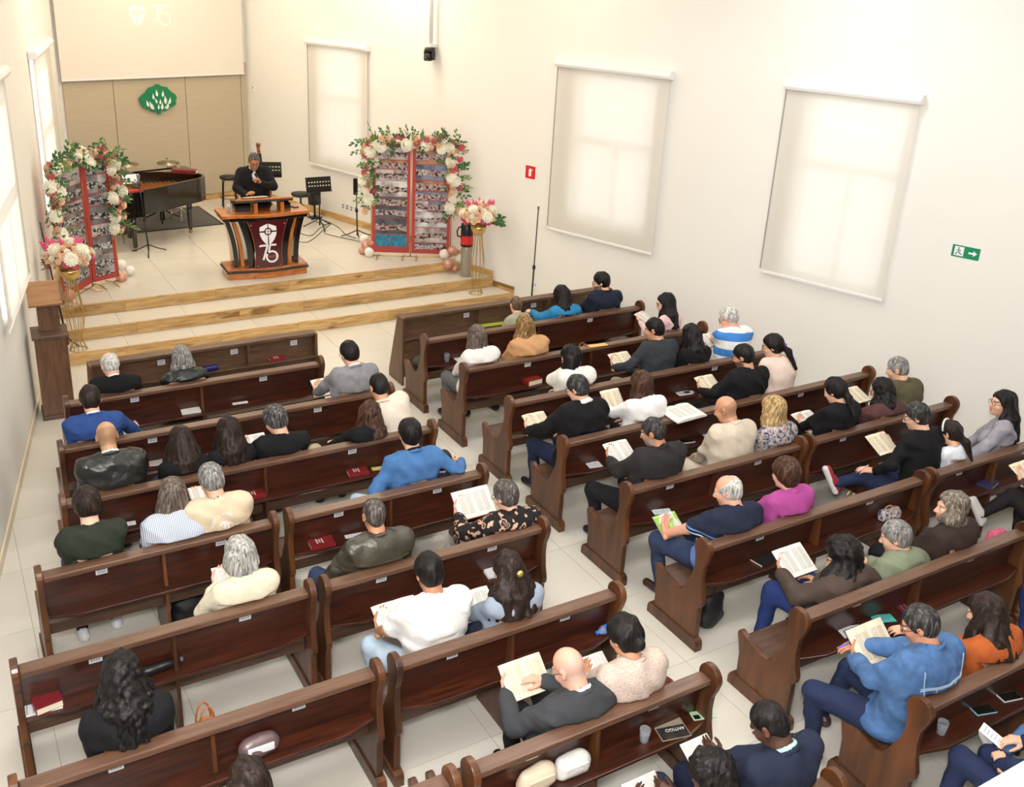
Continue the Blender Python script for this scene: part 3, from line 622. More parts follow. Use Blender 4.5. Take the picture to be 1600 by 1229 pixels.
def hand_mesh(wrist, d, palm, side, curl, s, spread=0.0):
    """hand in its own frame: y along fingers, z back of hand, x towards the thumb"""
    S = Sdf(); K = [(0.028, 0.088), (0.009, 0.093), (-0.010, 0.089), (-0.028, 0.080)]; ln = [(0.040, 0.024, 0.019), (0.044, 0.027, 0.020), (0.041, 0.025, 0.019), (0.032, 0.020, 0.017)]
    S.cap((0, -0.035, 0), (0, 0.012, 0), 0.024, 0.025, k=0.01)
    for (x, y) in K: S.cap((x*0.55, 0.015, 0), (x, y, 0.003), 0.0145, 0.0115, k=0.014)
    S.ell((0.020, 0.035, -0.010), (0.018, 0.028, 0.014), k=0.012)
    for q, ((x, y), L) in enumerate(zip(K, ln)):
        p = np.array((x, y, 0.002)); a = -curl*(0.55+0.08*q); sx = (1.5-q)*-0.0+spread*(1.5-q)
        for t, l in enumerate(L):
            dv = np.array((math.sin(sx)*math.cos(a), math.cos(sx)*math.cos(a), math.sin(a)))
            n = p+dv*l; S.cap(p, n, 0.0092-0.0008*t-0.0006*(q == 3), 0.0085-0.0008*t-0.0006*(q == 3), k=0.003); p = n; a -= curl*(0.75 if t == 0 else 0.5)
    p = np.array((0.022, 0.022, -0.008)); a1 = 0.75-0.25*curl
    for t, l in enumerate((0.042, 0.032, 0.024)):
        dv = nrm(np.array((math.sin(a1), math.cos(a1), -0.25-0.35*curl*t))); n = p+dv*l; S.cap(p, n, 0.0125-0.0018*t, 0.0115-0.0018*t, k=0.006); p = n; a1 -= 0.35
    V, F = S.mesh(0.0062)
    y = nrm(d); z = -palm+y*(palm @ y); z = nrm(z); x = np.cross(y, z); 
    M = np.stack([x, y, z], 1)
    if np.linalg.det(M) < 0: M[:, 0] *= -1
    V = V.copy()
    if side > 0: V[:, 0] *= -1; F = F[:, ::-1]     # thumb on the other side for the right hand
    return (V*s) @ M.T+wrist, F
def ik(S, T, l1, l2, pole):
    d = T-S; L = np.linalg.norm(d); L = min(max(L, abs(l1-l2)+0.02), (l1+l2)*0.998); u = nrm(d); T = S+u*L
    a = (l1*l1-l2*l2+L*L)/(2*L); h = math.sqrt(max(l1*l1-a*a, 0)); p = pole-u*(pole @ u)
    return S+u*a+nrm(p)*h, T
def wrinkle(seed, amp):
    r = np.random.RandomState(seed); f = r.uniform(14, 26, 6); ph = r.uniform(0, 6.28, 6)
    def fn(X, Y, Z):
        w = np.sin(f[0]*X+f[1]*0.6*Z+ph[0]+1.5*np.sin(f[2]*Z*0.7+ph[1]))*np.sin(f[3]*Z+f[4]*0.5*Y+ph[2]+1.2*np.sin(f[5]*X*0.6+ph[3]))
        r1 = 1-2*np.abs(np.sin(0.9*f[3]*Z+0.45*f[0]*X+ph[4]+1.3*np.sin(0.55*f[1]*X+0.4*f[2]*Y+ph[5])))
        return amp*0.7*w-amp*0.75*r1+amp*0.4*np.sin(2.1*f[1]*Z+1.7*f[2]*X+ph[4])*np.sin(1.9*f[0]*Y+ph[5])
    return fn
def skin_mesh_obj(name, parts, loc, rotz):
    """parts: list of (V, F, colours) -> one body mesh"""
    o = 0; VV, FF, CC = [], [], []
    for V, F, C in parts:
        VV.append(V); FF.append(F+o); CC.append(C); o += len(V)
    V = np.concatenate(VV); F = np.concatenate(FF); C = np.concatenate(CC)
    me = np_mesh(name, V, F); at = me.color_attributes.new('Col', 'FLOAT_COLOR', 'POINT'); at.data.foreach_set('color', C.astype(np.float32).ravel())
    return link(name, me, SKIN, None, loc, (0, 0, rotz))
PEOPLE = {}
N_PERSON = [0]
def person(label, head, row=None, rail=None, ly=None, dx=0.0, yaw=0.0, sex='m', sw=None, g=1.0, belly=0.0, scale=1.0, top=None, topn='shirt', loose=0.008, sleeve='long',
           legm=None, legn='trousers', shoe=(28, 24, 24), hair=('short', 'black'), skin='mid', pitch=30, hyaw=0, hroll=0, L='lap', Rr='lap', collar=None, collar2=None, beard=None, glasses=False,
           knees=None, feet=None, stand=None, hz=None, curl=(0.7, 0.7), zmax=1.26, zmin=1.06, hand_palm=None, cross=None, vneck=None, name='person', hv=0.009, seat_z=0.50, group=None, cat='person'):
    N_PERSON[0] += 1; seed = N_PERSON[0]
    if row: rail = row_y(row[0], int(''.join(c for c in row[1:] if c.isdigit())))
    if stand is None:
        y = rail+(0.24 if ly is None else ly); Hw = aty(head[0], head[1], y)
        if ly is None:
            for _ in range(40):
                if Hw[2] > zmax and y < rail+0.52: y += 0.01
                elif Hw[2] < zmin and y > rail+0.13: y -= 0.01
                else: break
                Hw = aty(head[0], head[1], y)
        org = v3(Hw[0]+dx, rail+0.235, 0.0)
    else:
        Hw = aty(head[0], head[1], stand[1]); org = v3(Hw[0]+dx, stand[1]-0.03, stand[2])
    yr = math.radians(yaw); Ri = rz(-yr)
    toL = lambda p: Ri @ (np.array(p, float)-org)
    Hc = toL(Hw); s = scale; g = g*1.17; sw = (0.345 if sex == 'm' else 0.305)*g**0.5*s if sw is None else sw
    hs = 1.05*s; R = rz(math.radians(hyaw)) @ rx(math.radians(-pitch)) @ ry(math.radians(hroll)); neck_r = 0.054 if sex == 'm' else 0.046
    nb = Hc+R @ (v3(0, -0.030, -0.075)*s)+v3(0, -0.035, -0.060)*s; sc = nb+v3(0, -0.008, -0.040)*s
    pel = v3(0, 0.0, seat_z+0.02) if stand is None else v3(0, -0.06, 0.95)
    ax = nrm(sc-pel); xr = v3(1, 0, 0); fw = nrm(np.cross(ax, xr)); xr = np.cross(fw, ax); RT = np.stack([xr, fw, ax], 1); TL = np.linalg.norm(sc-pel)
    sh = {-1: sc-xr*sw/2-ax*0.022*s, 1: sc+xr*sw/2-ax*0.022*s}
    l1, l2 = (0.285, 0.255) if sex == 'm' else (0.265, 0.235); l1 *= s; l2 *= s
    arms = {}
    for sd, tgt in ((-1, L), (1, Rr)):
        pole = v3(sd*0.75, -0.35, -0.65); dirh = None
        if isinstance(tgt, str):
            t = {'lap': v3(sd*0.10, 0.30, seat_z+0.11), 'side': v3(sd*0.26, 0.16, seat_z+0.10), 'knee': v3(sd*0.13, 0.40, seat_z+0.10), 'book': v3(sd*0.13, 0.33, seat_z+0.22), 'clasp': v3(sd*0.055, 0.33, seat_z+0.13),
                 'chin': Hc+R @ (v3(sd*0.02, 0.085, -0.135)*s), 'face': Hc+R @ (v3(sd*0.075, 0.07, -0.10)*s), 'rail': v3(sd*0.52, -0.06, 0.88), 'hang': v3(sd*0.30, 0.02, seat_z+0.12)}[tgt]
            if tgt in ('lap', 'clasp', 'book', 'knee'): dirh = nrm(v3(-sd*0.55, 0.8, 0.05))
            if tgt in ('chin', 'face'): dirh = nrm(Hc-t+R @ v3(-sd*0.02, 0.02, 0)); pole = v3(sd*0.5, 0.25, -0.9)
        else:
            t = np.array(tgt[:3], float)
            if len(tgt) > 3 and tgt[3] is not None: dirh = nrm(np.array(tgt[3], float))
            if len(tgt) > 4: pole = np.array(tgt[4], float)
        el, t = ik(sh[sd], t, l1, l2, pole); arms[sd] = (el, t, nrm(t-el) if dirh is None else dirh)
    def torso(S, e, hem=0.0):
        S.ell(pel+v3(0, 0.03, 0.02), (0.170*g+e, 0.125*g+e, 0.125+e), k=0.05)
        S.ell(pel+ax*0.36*TL+fw*(0.005+belly*0.5), (0.158*g+e, 0.108*g+belly+e, 0.20*s+e), RT, k=0.06)
        S.ell(pel+ax*0.66*TL-fw*0.006, (0.162*g*(sw/0.33)**0.7+e, 0.108*g+e, 0.205*s+e), RT, k=0.06)
        S.cap(sh[-1]*0.94+sc*0.06-ax*0.018, sh[1]*0.94+sc*0.06-ax*0.018, 0.054*s*g**0.4+e*0.7, k=0.06)
        S.ell(pel+ax*0.84*TL-fw*0.030, (0.150*g*(sw/0.33)+e, 0.078*g**0.5+e, 0.125*s+e), RT, k=0.05)
        for sd in (-1, 1):
            S.cap(nb+v3(0, -0.012, -0.022), sh[sd]*0.72+sc*0.28+ax*0.010, 0.054*s+e*0.6, 0.047*s+e*0.6, k=0.045)
            if sex == 'f': S.ell(pel+ax*0.64*TL+fw*0.085*g+xr*sd*0.075, (0.068*g+e*0.5, 0.058*g+e*0.5, 0.066*g+e*0.5), RT, k=0.04)
    gs = g**0.5*s
    def back_clip(S):
        if stand is not None: return
        c_, s_ = math.cos(yr), math.sin(yr); y0 = rail+0.088-org[1]
        S.fn(lambda X, Y, Z: np.where(Z < 0.905, y0-(s_*X+c_*Y), -1.0)+0*X, (0, 0, 0), (0, 0, 0), op='x')
    def arm(S, sd, e, upto=1.0):
        el, w, dh = arms[sd]
        if upto > 0.5:
            S.cap(sh[sd], el, 0.050*gs+e*0.8, 0.043*gs+e, k=0.05); q = el+(w-el)*(min(upto, 0.97)); S.cap(el, q, 0.041*gs+e, (0.041+(0.028-0.041)*upto)*gs+e*1.1, k=0.02)
        else: S.cap(sh[sd], sh[sd]+(el-sh[sd])*(upto*1.6), 0.052*gs+e*0.8, 0.050*gs+e*1.6, k=0.05)
    # legs
    if stand is None:
        kn = knees or {-1: v3(-0.12, 0.46, seat_z+0.01), 1: v3(0.12, 0.46, seat_z+0.01)}; ft = feet or {-1: v3(-0.12, 0.40, 0.085), 1: v3(0.12, 0.40, 0.085)}
        if s < 0.9: kn = {d: v3(d*0.08, 0.34, seat_z) for d in (-1, 1)}; ft = {d: v3(d*0.08, 0.36, seat_z-0.30) for d in (-1, 1)}
    else:
        kn = {-1: v3(-0.10, 0.0, 0.50), 1: v3(0.10, 0.0, 0.50)}; ft = {-1: v3(-0.11, -0.04, 0.09), 1: v3(0.11, -0.04, 0.09)}
    hip = {d: v3(d*0.085, 0.03, seat_z+0.005) if stand is None else v3(d*0.09, -0.05, 0.90) for d in (-1, 1)}
    if cross: kn, ft = cross
    def legs(S, e):
        S.ell(pel+v3(0, 0.03, 0.0), (0.165*g+e, 0.125*g+e, 0.10+e), k=0.05)
        for d in (-1, 1):
            S.cap(hip[d], kn[d], (0.082*g+e)*s**0.5, (0.060*g**0.5+e)*s**0.5, k=0.03); S.cap(kn[d], ft[d], (0.056*g**0.5+e)*s**0.5, (0.040+e)*s**0.5, k=0.02)
    # ---- body: one continuous figure
    sk = SKINS[skin] if isinstance(skin, str) else skin; parts = []
    S = head_sdf(Hc, R, hs, sex, nb, neck_r); V, F = S.mesh(0.0085)
    hairc = HC[hair[1]][0]; parts.append((V, F, head_colors(V, Hc, R, hs, sk, tuple(int(c*0.9) for c in hairc), beard, 0.3 if sex == 'm' else 0.6, hairc if hair[0] in ('bald', 'buzz', 'fringe') else None)))
    S = Sdf(); torso(S, -0.014)
    for sd in (-1, 1): arm(S, sd, -0.010)
    legs(S, -0.014); back_clip(S); V, F = S.mesh(0.034); c0 = np.array(srgb(*sk)); parts.append((V, F, np.tile(c0, (len(V), 1))))
    for sd in (-1, 1):
        el, w, dh = arms[sd]
        if sleeve in ('short', 'elbow', 'none'):
            S = Sdf(); S.cap(sh[sd]+(el-sh[sd])*0.4, el, 0.044*gs, 0.039*gs, k=0.02); S.cap(el, w+(w-el)*0.02, 0.039*gs, 0.026*gs, k=0.02); V, F = S.mesh(0.013); parts.append((V, F, np.tile(c0, (len(V), 1))))
        pv = v3(-sd*0.35, 0.15, -0.9)
        if hand_palm and sd in hand_palm: pv = np.array(hand_palm[sd], float)
        V, F = hand_mesh(w, dh, pv, sd, curl[0 if sd < 0 else 1], s*(1.0 if sex == 'm' else 0.92)); parts.append((V, F, np.tile(c0*np.array([1, 0.94, 0.92, 1]), (len(V), 1))))
    body = skin_mesh_obj(name, parts, tuple(org), yr); tag(body, label, cat, group or ('worshippers seated in the pews' if stand is None else None))
    # ---- garments
    S = Sdf(); torso(S, loose); up = {'long': 1.0, 'short': 0.33, 'elbow': 0.45, 'threeq': 0.72, 'none': 0.12}[sleeve]
    for sd in (-1, 1): arm(S, sd, loose*0.9, up)
    S.cap(nb+v3(0, 0.012, 0.012), Hc+R @ (v3(0, -0.01, -0.06)*s), (neck_r+0.006)*s, (neck_r+0.02)*s, k=0.006, op='s')
    S.disp = wrinkle(seed, 0.004+0.16*loose)
    if vneck:
        a = sc+fw*0.13+v3(0, 0, 0.05); b_ = pel+ax*0.55*TL+fw*0.17; S.cap(a, b_, 0.075, 0.022, k=0.006, op='s')
        S2 = Sdf(); torso(S2, 0.0); V, F = S2.mesh(0.02); link('shirt', np_mesh('shirt', V, F), vneck, body)
    back_clip(S)
    V, F = S.mesh(0.0165 if rail is not None and rail < 6.6 else 0.0185); gar = link(topn, np_mesh(topn, V, F), top, body)
    S = Sdf(); legs(S, 0.008); back_clip(S); S.disp = wrinkle(seed+500, 0.005); V, F = S.mesh(0.023); link(legn, np_mesh(legn, V, F), legm, body)
    SHM = mat('shoe_%d_%d_%d' % shoe, shoe, rough=0.4)
    for d in (-1, 1):
        S = Sdf(); f = ft[d]; lo = f[2]-0.085
        if s < 0.9: lo = f[2]-0.05
        t = nrm(v3(d*0.15, 1, 0)); b0 = v3(f[0], f[1], lo+0.04); sm = s**0.7
        fd = nrm(f-kn[d]); 
        if abs(fd[2]) > 0.6:
            S.cap(b0-t*0.045, b0+t*0.15*sm, 0.038*sm, 0.036*sm, k=0.02); S.cap(b0-t*0.03, f, 0.040*sm, 0.040*sm, k=0.03)
            S.fn(lambda X, Y, Z, q=lo: q-Z+0*X+0*Y, (0, 0, 0), (0, 0, 0), op='x')
        else:
            t2 = nrm(v3(-0.35, 0.35, 0.85)); nn = nrm(v3(-0.75, -0.1, -0.35)); S.cap(f-t2*0.06, f+t2*0.02, 0.040, 0.044, k=0.02); S.cap(f+t2*0.02, f+t2*0.17, 0.044, 0.030, k=0.02)
            So = Sdf(); q0 = f+nn*0.030; So.cap(q0-t2*0.075, q0+t2*0.185, 0.030, 0.030); So.cap(q0-nn*0.03-t2*0.2, q0-nn*0.03+t2*0.3, 0.001, k=0, op='s'); V, F = So.mesh(0.011); link('sole', np_mesh('sole', V, F), mat('shoe_sole_white', (228, 224, 222), 0.6), body)
        V, F = S.mesh(0.014)
        if len(V): link('shoe', np_mesh('shoe', V, F), SHM, body)
    na = nrm(Hc+R @ (v3(0, -0.02, -0.06)*s)-nb)
    for q, cm in enumerate((collar, collar2)):
        if cm is None: continue
        S = Sdf(); c = nb+na*(0.012-0.018*q); Rc = np.stack([xr, nrm(np.cross(na, xr)), na], 1); r0 = (neck_r+0.010+0.012*q)*s
        S.ell(c, (r0+0.010, r0+0.014, 0.034), Rc, k=0); S.cap(c-na*0.1, c+na*0.1, r0-0.001, k=0.002, op='s'); V, F = S.mesh(0.0075)
        link('collar', np_mesh('collar', V, F), cm, body)
    make_hair(body, hair, Hc, R, hs, nb, sc, seed, hv, back_clip)
    if glasses:
        gg = G(); T = lambda *p: Vector(Hc+R @ (np.array(p)*hs))
        for x in (-1, 1):
            gg.tube([T(x*0.032+0.024*math.cos(a), 0.101-0.004*abs(math.cos(a)), 0.001+0.019*math.sin(a)) for a in np.linspace(0, 2*math.pi, 17)], 0.0022, 5, False)
            gg.tube([T(x*0.055, 0.098, 0.006), T(x*0.076, 0.06, 0.006), T(x*0.082, -0.005, 0.008), T(x*0.080, -0.02, -0.005)], 0.002, 5)
        gg.tube([T(-0.009, 0.104, 0.004), T(0.009, 0.104, 0.004)], 0.002, 5); gg.build('glasses', BLACK, body, True)
    PEOPLE[label] = dict(body=body, garment=gar, Hc=Hc, R=R, org=org, yaw=yr, nb=nb, arms=arms, sc=sc)
    return body
def make_hair(body, hair, Hc, R, s, nb, sc, seed, h=0.009, clip_fn=None):
    style, cname = hair[0], hair[1]; opt = hair[2] if len(hair) > 2 else {}
    if style == 'bald': return
    c, st = HC[cname]; m = hair_mat(cname, c, st); S = Sdf(); T = lambda *p: Hc+R @ (np.array(p)*s)
    t = opt.get('t', {'buzz': 0.004, 'fringe': 0.008, 'short': 0.014, 'crop': 0.008, 'fluffy': 0.024, 'curlyshort': 0.026}.get(style, 0.017))
    S.ell(T(0, -0.014, 0.030), (np.array((0.074, 0.094, 0.09))+t)*s, R, k=0.0)
    S.ell(T(0, -0.040, -0.010), (np.array((0.062, 0.062, 0.075))+t*0.8)*s, R, k=0.02)
    f = opt.get('f', 0.030); lo = opt.get('lo', 0.078); Rt = R.T
    def cut(X, Y, Z):
        x, y, z = X-Hc[0], Y-Hc[1], Z-Hc[2]
        lx = Rt[0, 0]*x+Rt[0, 1]*y+Rt[0, 2]*z; ly = Rt[1, 0]*x+Rt[1, 1]*y+Rt[1, 2]*z; lz = Rt[2, 0]*x+Rt[2, 1]*y+Rt[2, 2]*z
        d = np.maximum(0.8*ly-0.6*lz-f*s, -(lz+lo*s))
        if style == 'fringe': d = np.maximum(d, lz+0.55*np.maximum(ly, -0.05)-opt.get('top', 0.040)*s+0.006*np.sin(90*lx+3)*np.sin(70*ly))
        return d
    S.fn(cut, (0, 0, 0), (0, 0, 0), op='x')
    back_y = min(Hc[1]-0.10*s, nb[1]-0.155)-opt.get('by', 0.0)
    if style in ('long', 'bob', 'pony', 'bun', 'half'):
        ln = opt.get('len', {'long': 0.42, 'bob': 0.20, 'pony': 0.26, 'bun': 0.0, 'half': 0.34}[style]); wd = opt.get('w', 1.0); cover = opt.get('cover', 115)
        if style in ('long', 'bob', 'half'):
            for a in np.linspace(-cover, cover, 11):
                ar = math.radians(a); p0 = T(0.074*math.sin(ar), -0.015-0.085*math.cos(ar), 0.015); cb = max(math.cos(ar), 0)
                y1 = Hc[1]-0.02*s-0.085*s*math.cos(ar); y2 = y1*(1-cb)+back_y*cb if ln > 0.22 else y1-0.01
                p1 = v3(Hc[0]+0.088*s*wd*math.sin(ar), (p0[1]+y2)/2, Hc[2]-min(0.11, ln*0.5)*s); l = ln*(0.82+0.18*cb+0.05*math.sin(seed+a))
                p2 = v3(Hc[0]+0.10*s*wd*math.sin(ar)*(1.0+opt.get('flare', 0.1)), y2, Hc[2]-l)
                S.cap(p0, p1, 0.026, 0.032, k=0.018); S.cap(p1, p2, 0.032, 0.020, k=0.018)
        if style == 'pony':
            p0 = T(0, -0.10, -0.01); S.ell(p0, (0.025, 0.025, 0.025), k=0.015); p1 = v3(p0[0]+opt.get('px', 0.0)*0.5, p0[1]-0.05, p0[2]-0.06); p2 = v3(p0[0]+opt.get('px', 0.0), min(p0[1]-0.03, back_y), p0[2]-ln)
            S.cap(p0, p1, 0.022, 0.038, k=0.015); S.cap(p1, p2, 0.038, 0.016, k=0.015)
        if style == 'bun': S.ell(T(0, -0.115, -0.035), (0.040*s, 0.034*s, 0.036*s), R, k=0.010)
    cu = opt.get('curl', 0.0); r = np.random.RandomState(seed); ph = r.uniform(0, 6.28, 8)
    if cu > 0:
        fq = opt.get('fq', 75)
        S.disp = lambda X, Y, Z: cu*np.sin(fq*X+ph[0]+2*np.sin(23*Z+ph[6]))*np.sin(fq*0.9*Y+ph[1])*np.sin(fq*0.8*Z+ph[2]+2*np.sin(19*X+ph[7]))+cu*0.5*np.sin(31*X+27*Z+ph[3])*np.sin(29*Y+ph[4])
    else:
        am = 0.0022 if style in ('short', 'crop', 'buzz', 'fringe') else 0.0042
        S.disp = lambda X, Y, Z: am*np.sin(85*X+40*Y+2.2*np.sin(9*Z+ph[0])+ph[1])+am*0.7*np.sin(47*X-60*Y+2*np.sin(12*Z+ph[2])+ph[3])
    if clip_fn is not None: clip_fn(S)
    V, F = S.mesh(opt.get('h', h if style not in ('long', 'half', 'bob') else 0.0105))
    if len(V): link('hair', np_mesh('hair', V, F), m, body)
    if 'band' in opt:
        gg = G(); pts = [T(0.095*math.cos(a), 0.03+0.0*math.sin(a), 0.028+0.118*math.sin(a)) for a in np.linspace(0.1, math.pi-0.1, 15)]; gg.tube([Vector(p) for p in pts], 0.009, 6).build('headband', opt['band'], body, True)
    if 'tie' in opt:
        G().ball(tuple(T(0, -0.122, -0.008)), (0.026, 0.020, 0.026)).build('hair_tie', opt['tie'], body, True)
# ================================================================ books and small printed things
def print_mat(name, base=(232, 229, 220), ink=(112, 112, 114), tint=None):
    nm = 'page_'+name
    if nm in MATS: return MATS[nm]
    m = bpy.data.materials.new(nm); m.use_nodes = True; nt = m.node_tree; b = nt.nodes['Principled BSDF']; b.inputs['Roughness'].default_value = 0.75
    tc = nt.nodes.new('ShaderNodeTexCoord'); sp = nt.nodes.new('ShaderNodeSeparateXYZ'); nt.links.new(tc.outputs['Object'], sp.inputs[0])
    def M(op, a, bb=None, c=None):
        n = nt.nodes.new('ShaderNodeMath'); n.operation = op
        for i, x in enumerate((a, bb, c)):
            if x is None: continue
            if isinstance(x, (int, float)): n.inputs[i].default_value = x
            else: nt.links.new(x, n.inputs[i])
        return n.outputs[0]
    line = M('LESS_THAN', M('FRACT', M('MULTIPLY', sp.outputs[1], 190.0)), 0.55)
    nz = nt.nodes.new('ShaderNodeTexNoise'); nz.inputs['Scale'].default_value = 1.0; mp = nt.nodes.new('ShaderNodeMapping'); mp.inputs['Scale'].default_value = (260, 190, 1); nt.links.new(tc.outputs['Object'], mp.inputs['Vector']); nt.links.new(mp.outputs[0], nz.inputs['Vector'])
    word = M('GREATER_THAN', nz.outputs[0], 0.42)
    ax_ = M('ABSOLUTE', sp.outputs[0]); cx = M('ABSOLUTE', M('SUBTRACT', ax_, 0.072)); incol = M('MULTIPLY', M('LESS_THAN', cx, 0.056), M('GREATER_THAN', cx, 0.004)); iny = M('LESS_THAN', M('ABSOLUTE', sp.outputs[1]), 0.088)
    fac = M('MULTIPLY', M('MULTIPLY', line, word), M('MULTIPLY', incol, iny)); fac = M('MULTIPLY', fac, 0.75)
    mx = nt.nodes.new('ShaderNodeMix'); mx.data_type = 'RGBA'; mx.inputs[6].default_value = srgb(*base); mx.inputs[7].default_value = srgb(*ink); nt.links.new(fac, mx.inputs[0]); out = mx.outputs[2]
    if tint:
        r = ramp(nt, noise_val(nt, tc.outputs['Object'], 14, 'voronoi', 1), [(0, tint[0]), (0.4, (255, 255, 255)), (0.62, tint[1]), (0.8, (255, 255, 255))])
        mm = nt.nodes.new('ShaderNodeMix'); mm.data_type = 'RGBA'; mm.blend_type = 'MULTIPLY'; mm.inputs[0].default_value = 1; nt.links.new(out, mm.inputs[6]); nt.links.new(r, mm.inputs[7]); out = mm.outputs[2]
    nt.links.new(out, b.inputs['Base Color']); MATS[nm] = m; return m
PAGE = print_mat('plain'); PAGE_Y = print_mat('cream', (232, 220, 194), (130, 122, 114)); PAGE_H = print_mat('highlighted', tint=((186, 236, 120), (246, 170, 110)))
def cover_mat(c): return mat('cover_%d_%d_%d' % c, c, rough=0.45, var=0.08, scale=20)
def open_book(label, Mw, w=0.135, h=0.20, th=0.018, page=None, cover=(40, 26, 28), bow=0.5):
    """page spread lying in local xy, spine along y, reader at -y"""
    w *= 1.15; h *= 1.15
    e = empty('open_book', label, 'book', group='open books'); e.matrix_world = Mw; n = 7
    G().box(-w-0.004, w+0.004, -h/2-0.004, h/2+0.004, -0.004, 0.0).build('cover', cover_mat(cover), e)
    for sd in (-1, 1):
        top = [(sd*(0.001+w*t), th*(0.35+0.65*math.sin(math.pi*min(1, 0.12+t*0.88))**0.6*(1-0.35*t))) for t in np.linspace(0, 1, n)]
        o = [(sd*0.001, 0.0005)]+top+[(sd*w, 0.0005)]
        if sd > 0: o = o[::-1]
        b = G().prism(o, -h/2, h/2, 'y').build('page_block', page or PAGE, e)
    return e
def closed_book(label, loc, rz_=0.0, w=0.135, h=0.195, th=0.03, cover=(120, 26, 30), tilt=0.0, title=True, group='hymnals and bibles on the pew shelves', ribbon=None):
    e = empty('book', label, 'book', loc, group=group); e.rotation_euler = (tilt, 0, rz_); cm = cover_mat(cover)
    g = G().box(-w/2, w/2, -h/2, h/2, th-0.003, th); g.box(-w/2, w/2, -h/2, h/2, 0, 0.003); g.box(-w/2, -w/2+0.004, -h/2, h/2, 0.003, th-0.003); g.build('cover', cm, e, bevel=0.001)
    G().box(-w/2+0.004, w/2-0.005, -h/2+0.005, h/2-0.005, 0.003, th-0.003).build('page_block', mat('page_edge', (232, 222, 196), rough=0.8), e)
    if title:
        t = G()
        for k, (a, b) in enumerate(((-0.03, 0.035), (-0.02, 0.03), (-0.034, 0.034))): t.box(a, b, 0.03-k*0.022, 0.042-k*0.022, th, th+0.0004)
        t.build('title_print', mat('title_silver', (214, 196, 190), 0.5), e)
    return e
def sheet(label, loc, rz_=0.0, w=0.15, h=0.21, tilt=(0, 0), col=(236, 238, 242), name='paper_sheet', cat='paper', lines=True, group='loose papers on the pew shelves', th=0.003):
    e = empty(name, label, cat, loc, group=group); e.rotation_euler = (tilt[0], tilt[1], rz_)
    G().box(-w/2, w/2, -h/2, h/2, 0, th).build('sheet', mat('paper_%d_%d_%d' % col, col, rough=0.7), e)
    if lines:
        g = G()
        for k in range(5): g.box(-w*0.36, w*(0.36-0.1*(k % 3)), h*(0.32-k*0.15), h*(0.345-k*0.15), th, th+0.0004)
        g.build('print', mat('grey_print', (150, 150, 160), 0.7), e)
    return e
def shelf_pt(px, py, key=None, z=0.579): return atz(px, py, z)
# ================================================================ the congregation
def C(n, c, **k): return cloth(n, c, **k)
BLK = C('black', (17, 17, 20)); NAVY = C('navy', (30, 36, 56)); WHT = C('white', (238, 238, 238), var=0.03); CREAM = C('cream', (214, 196, 168), var=0.04)
JEAN = C('jeans', (44, 56, 82), var=0.2); JEANL = C('jeans_light', (176, 196, 214), var=0.12); DTR = C('dark_trousers', (22, 22, 27)); BEIGE_TR = C('beige_trousers', (196, 180, 152)); BLUE_TR = C('blue_trousers', (32, 42, 72))
COLLAR_W = C('collar_white', (236, 238, 242), var=0.02)
def reader(label, head, row, book, blabel, bz=None, by=0.37, bw=0.135, bh=0.20, byaw=0, btilt=28, page=None, cover=(40, 26, 28), hands='LR', bth=0.018, **k):
    """a person with an open book whose middle is seen at the pixel `book`"""
    rail = row_y(row[0], int(''.join(c for c in row[1:] if c.isdigit())))
    Bw = aty(book[0], book[1], rail+0.235+by) if bz is None else atz(book[0], book[1], bz)
    yaw = k.get('yaw', 0.0); dx = k.get('dx', 0.0)
    ly = k.get('ly'); y = rail+(0.24 if ly is None else ly); Hw = aty(head[0], head[1], y)
    if ly is None:
        for _ in range(40):
            if Hw[2] > k.get('zmax', 1.26) and y < rail+0.52: y += 0.01
            elif Hw[2] < k.get('zmin', 1.06) and y > rail+0.13: y -= 0.01
            else: break
            Hw = aty(head[0], head[1], y)
    org = v3(Hw[0]+dx, rail+0.235, 0.0); Ri = rz(-math.radians(yaw)); B = Ri @ (Bw-org)
    Rb = rz(math.radians(byaw)) @ rx(math.radians(btilt)); hp = {}
    for sd, key in ((-1, 'L'), (1, 'R')):
        if key in hands:
            w = B+Rb @ v3(sd*(bw+0.015), -0.045, -0.035); k[{-1: 'L', 1: 'Rr'}[sd]] = (w[0], w[1], w[2], Rb @ v3(-sd*0.45, 0.85, 0.05)); hp[sd] = Rb @ v3(-sd*0.35, 0.1, 0.9)
    k.setdefault('hand_palm', hp); k.setdefault('curl', (0.55, 0.55))
    o = person(label, head, row, **k)
    M = Matrix.Translation(Vector(org)) @ Matrix.Rotation(math.radians(yaw), 4, 'Z') @ Matrix.Translation(Vector(B)) @ Matrix([list(Rb[0])+[0], list(Rb[1])+[0], list(Rb[2])+[0], [0, 0, 0, 1]])
    open_book(blabel, M, bw, bh, bth, page, cover); return o
SUIT = dict(topn='suit_jacket', loose=0.018)
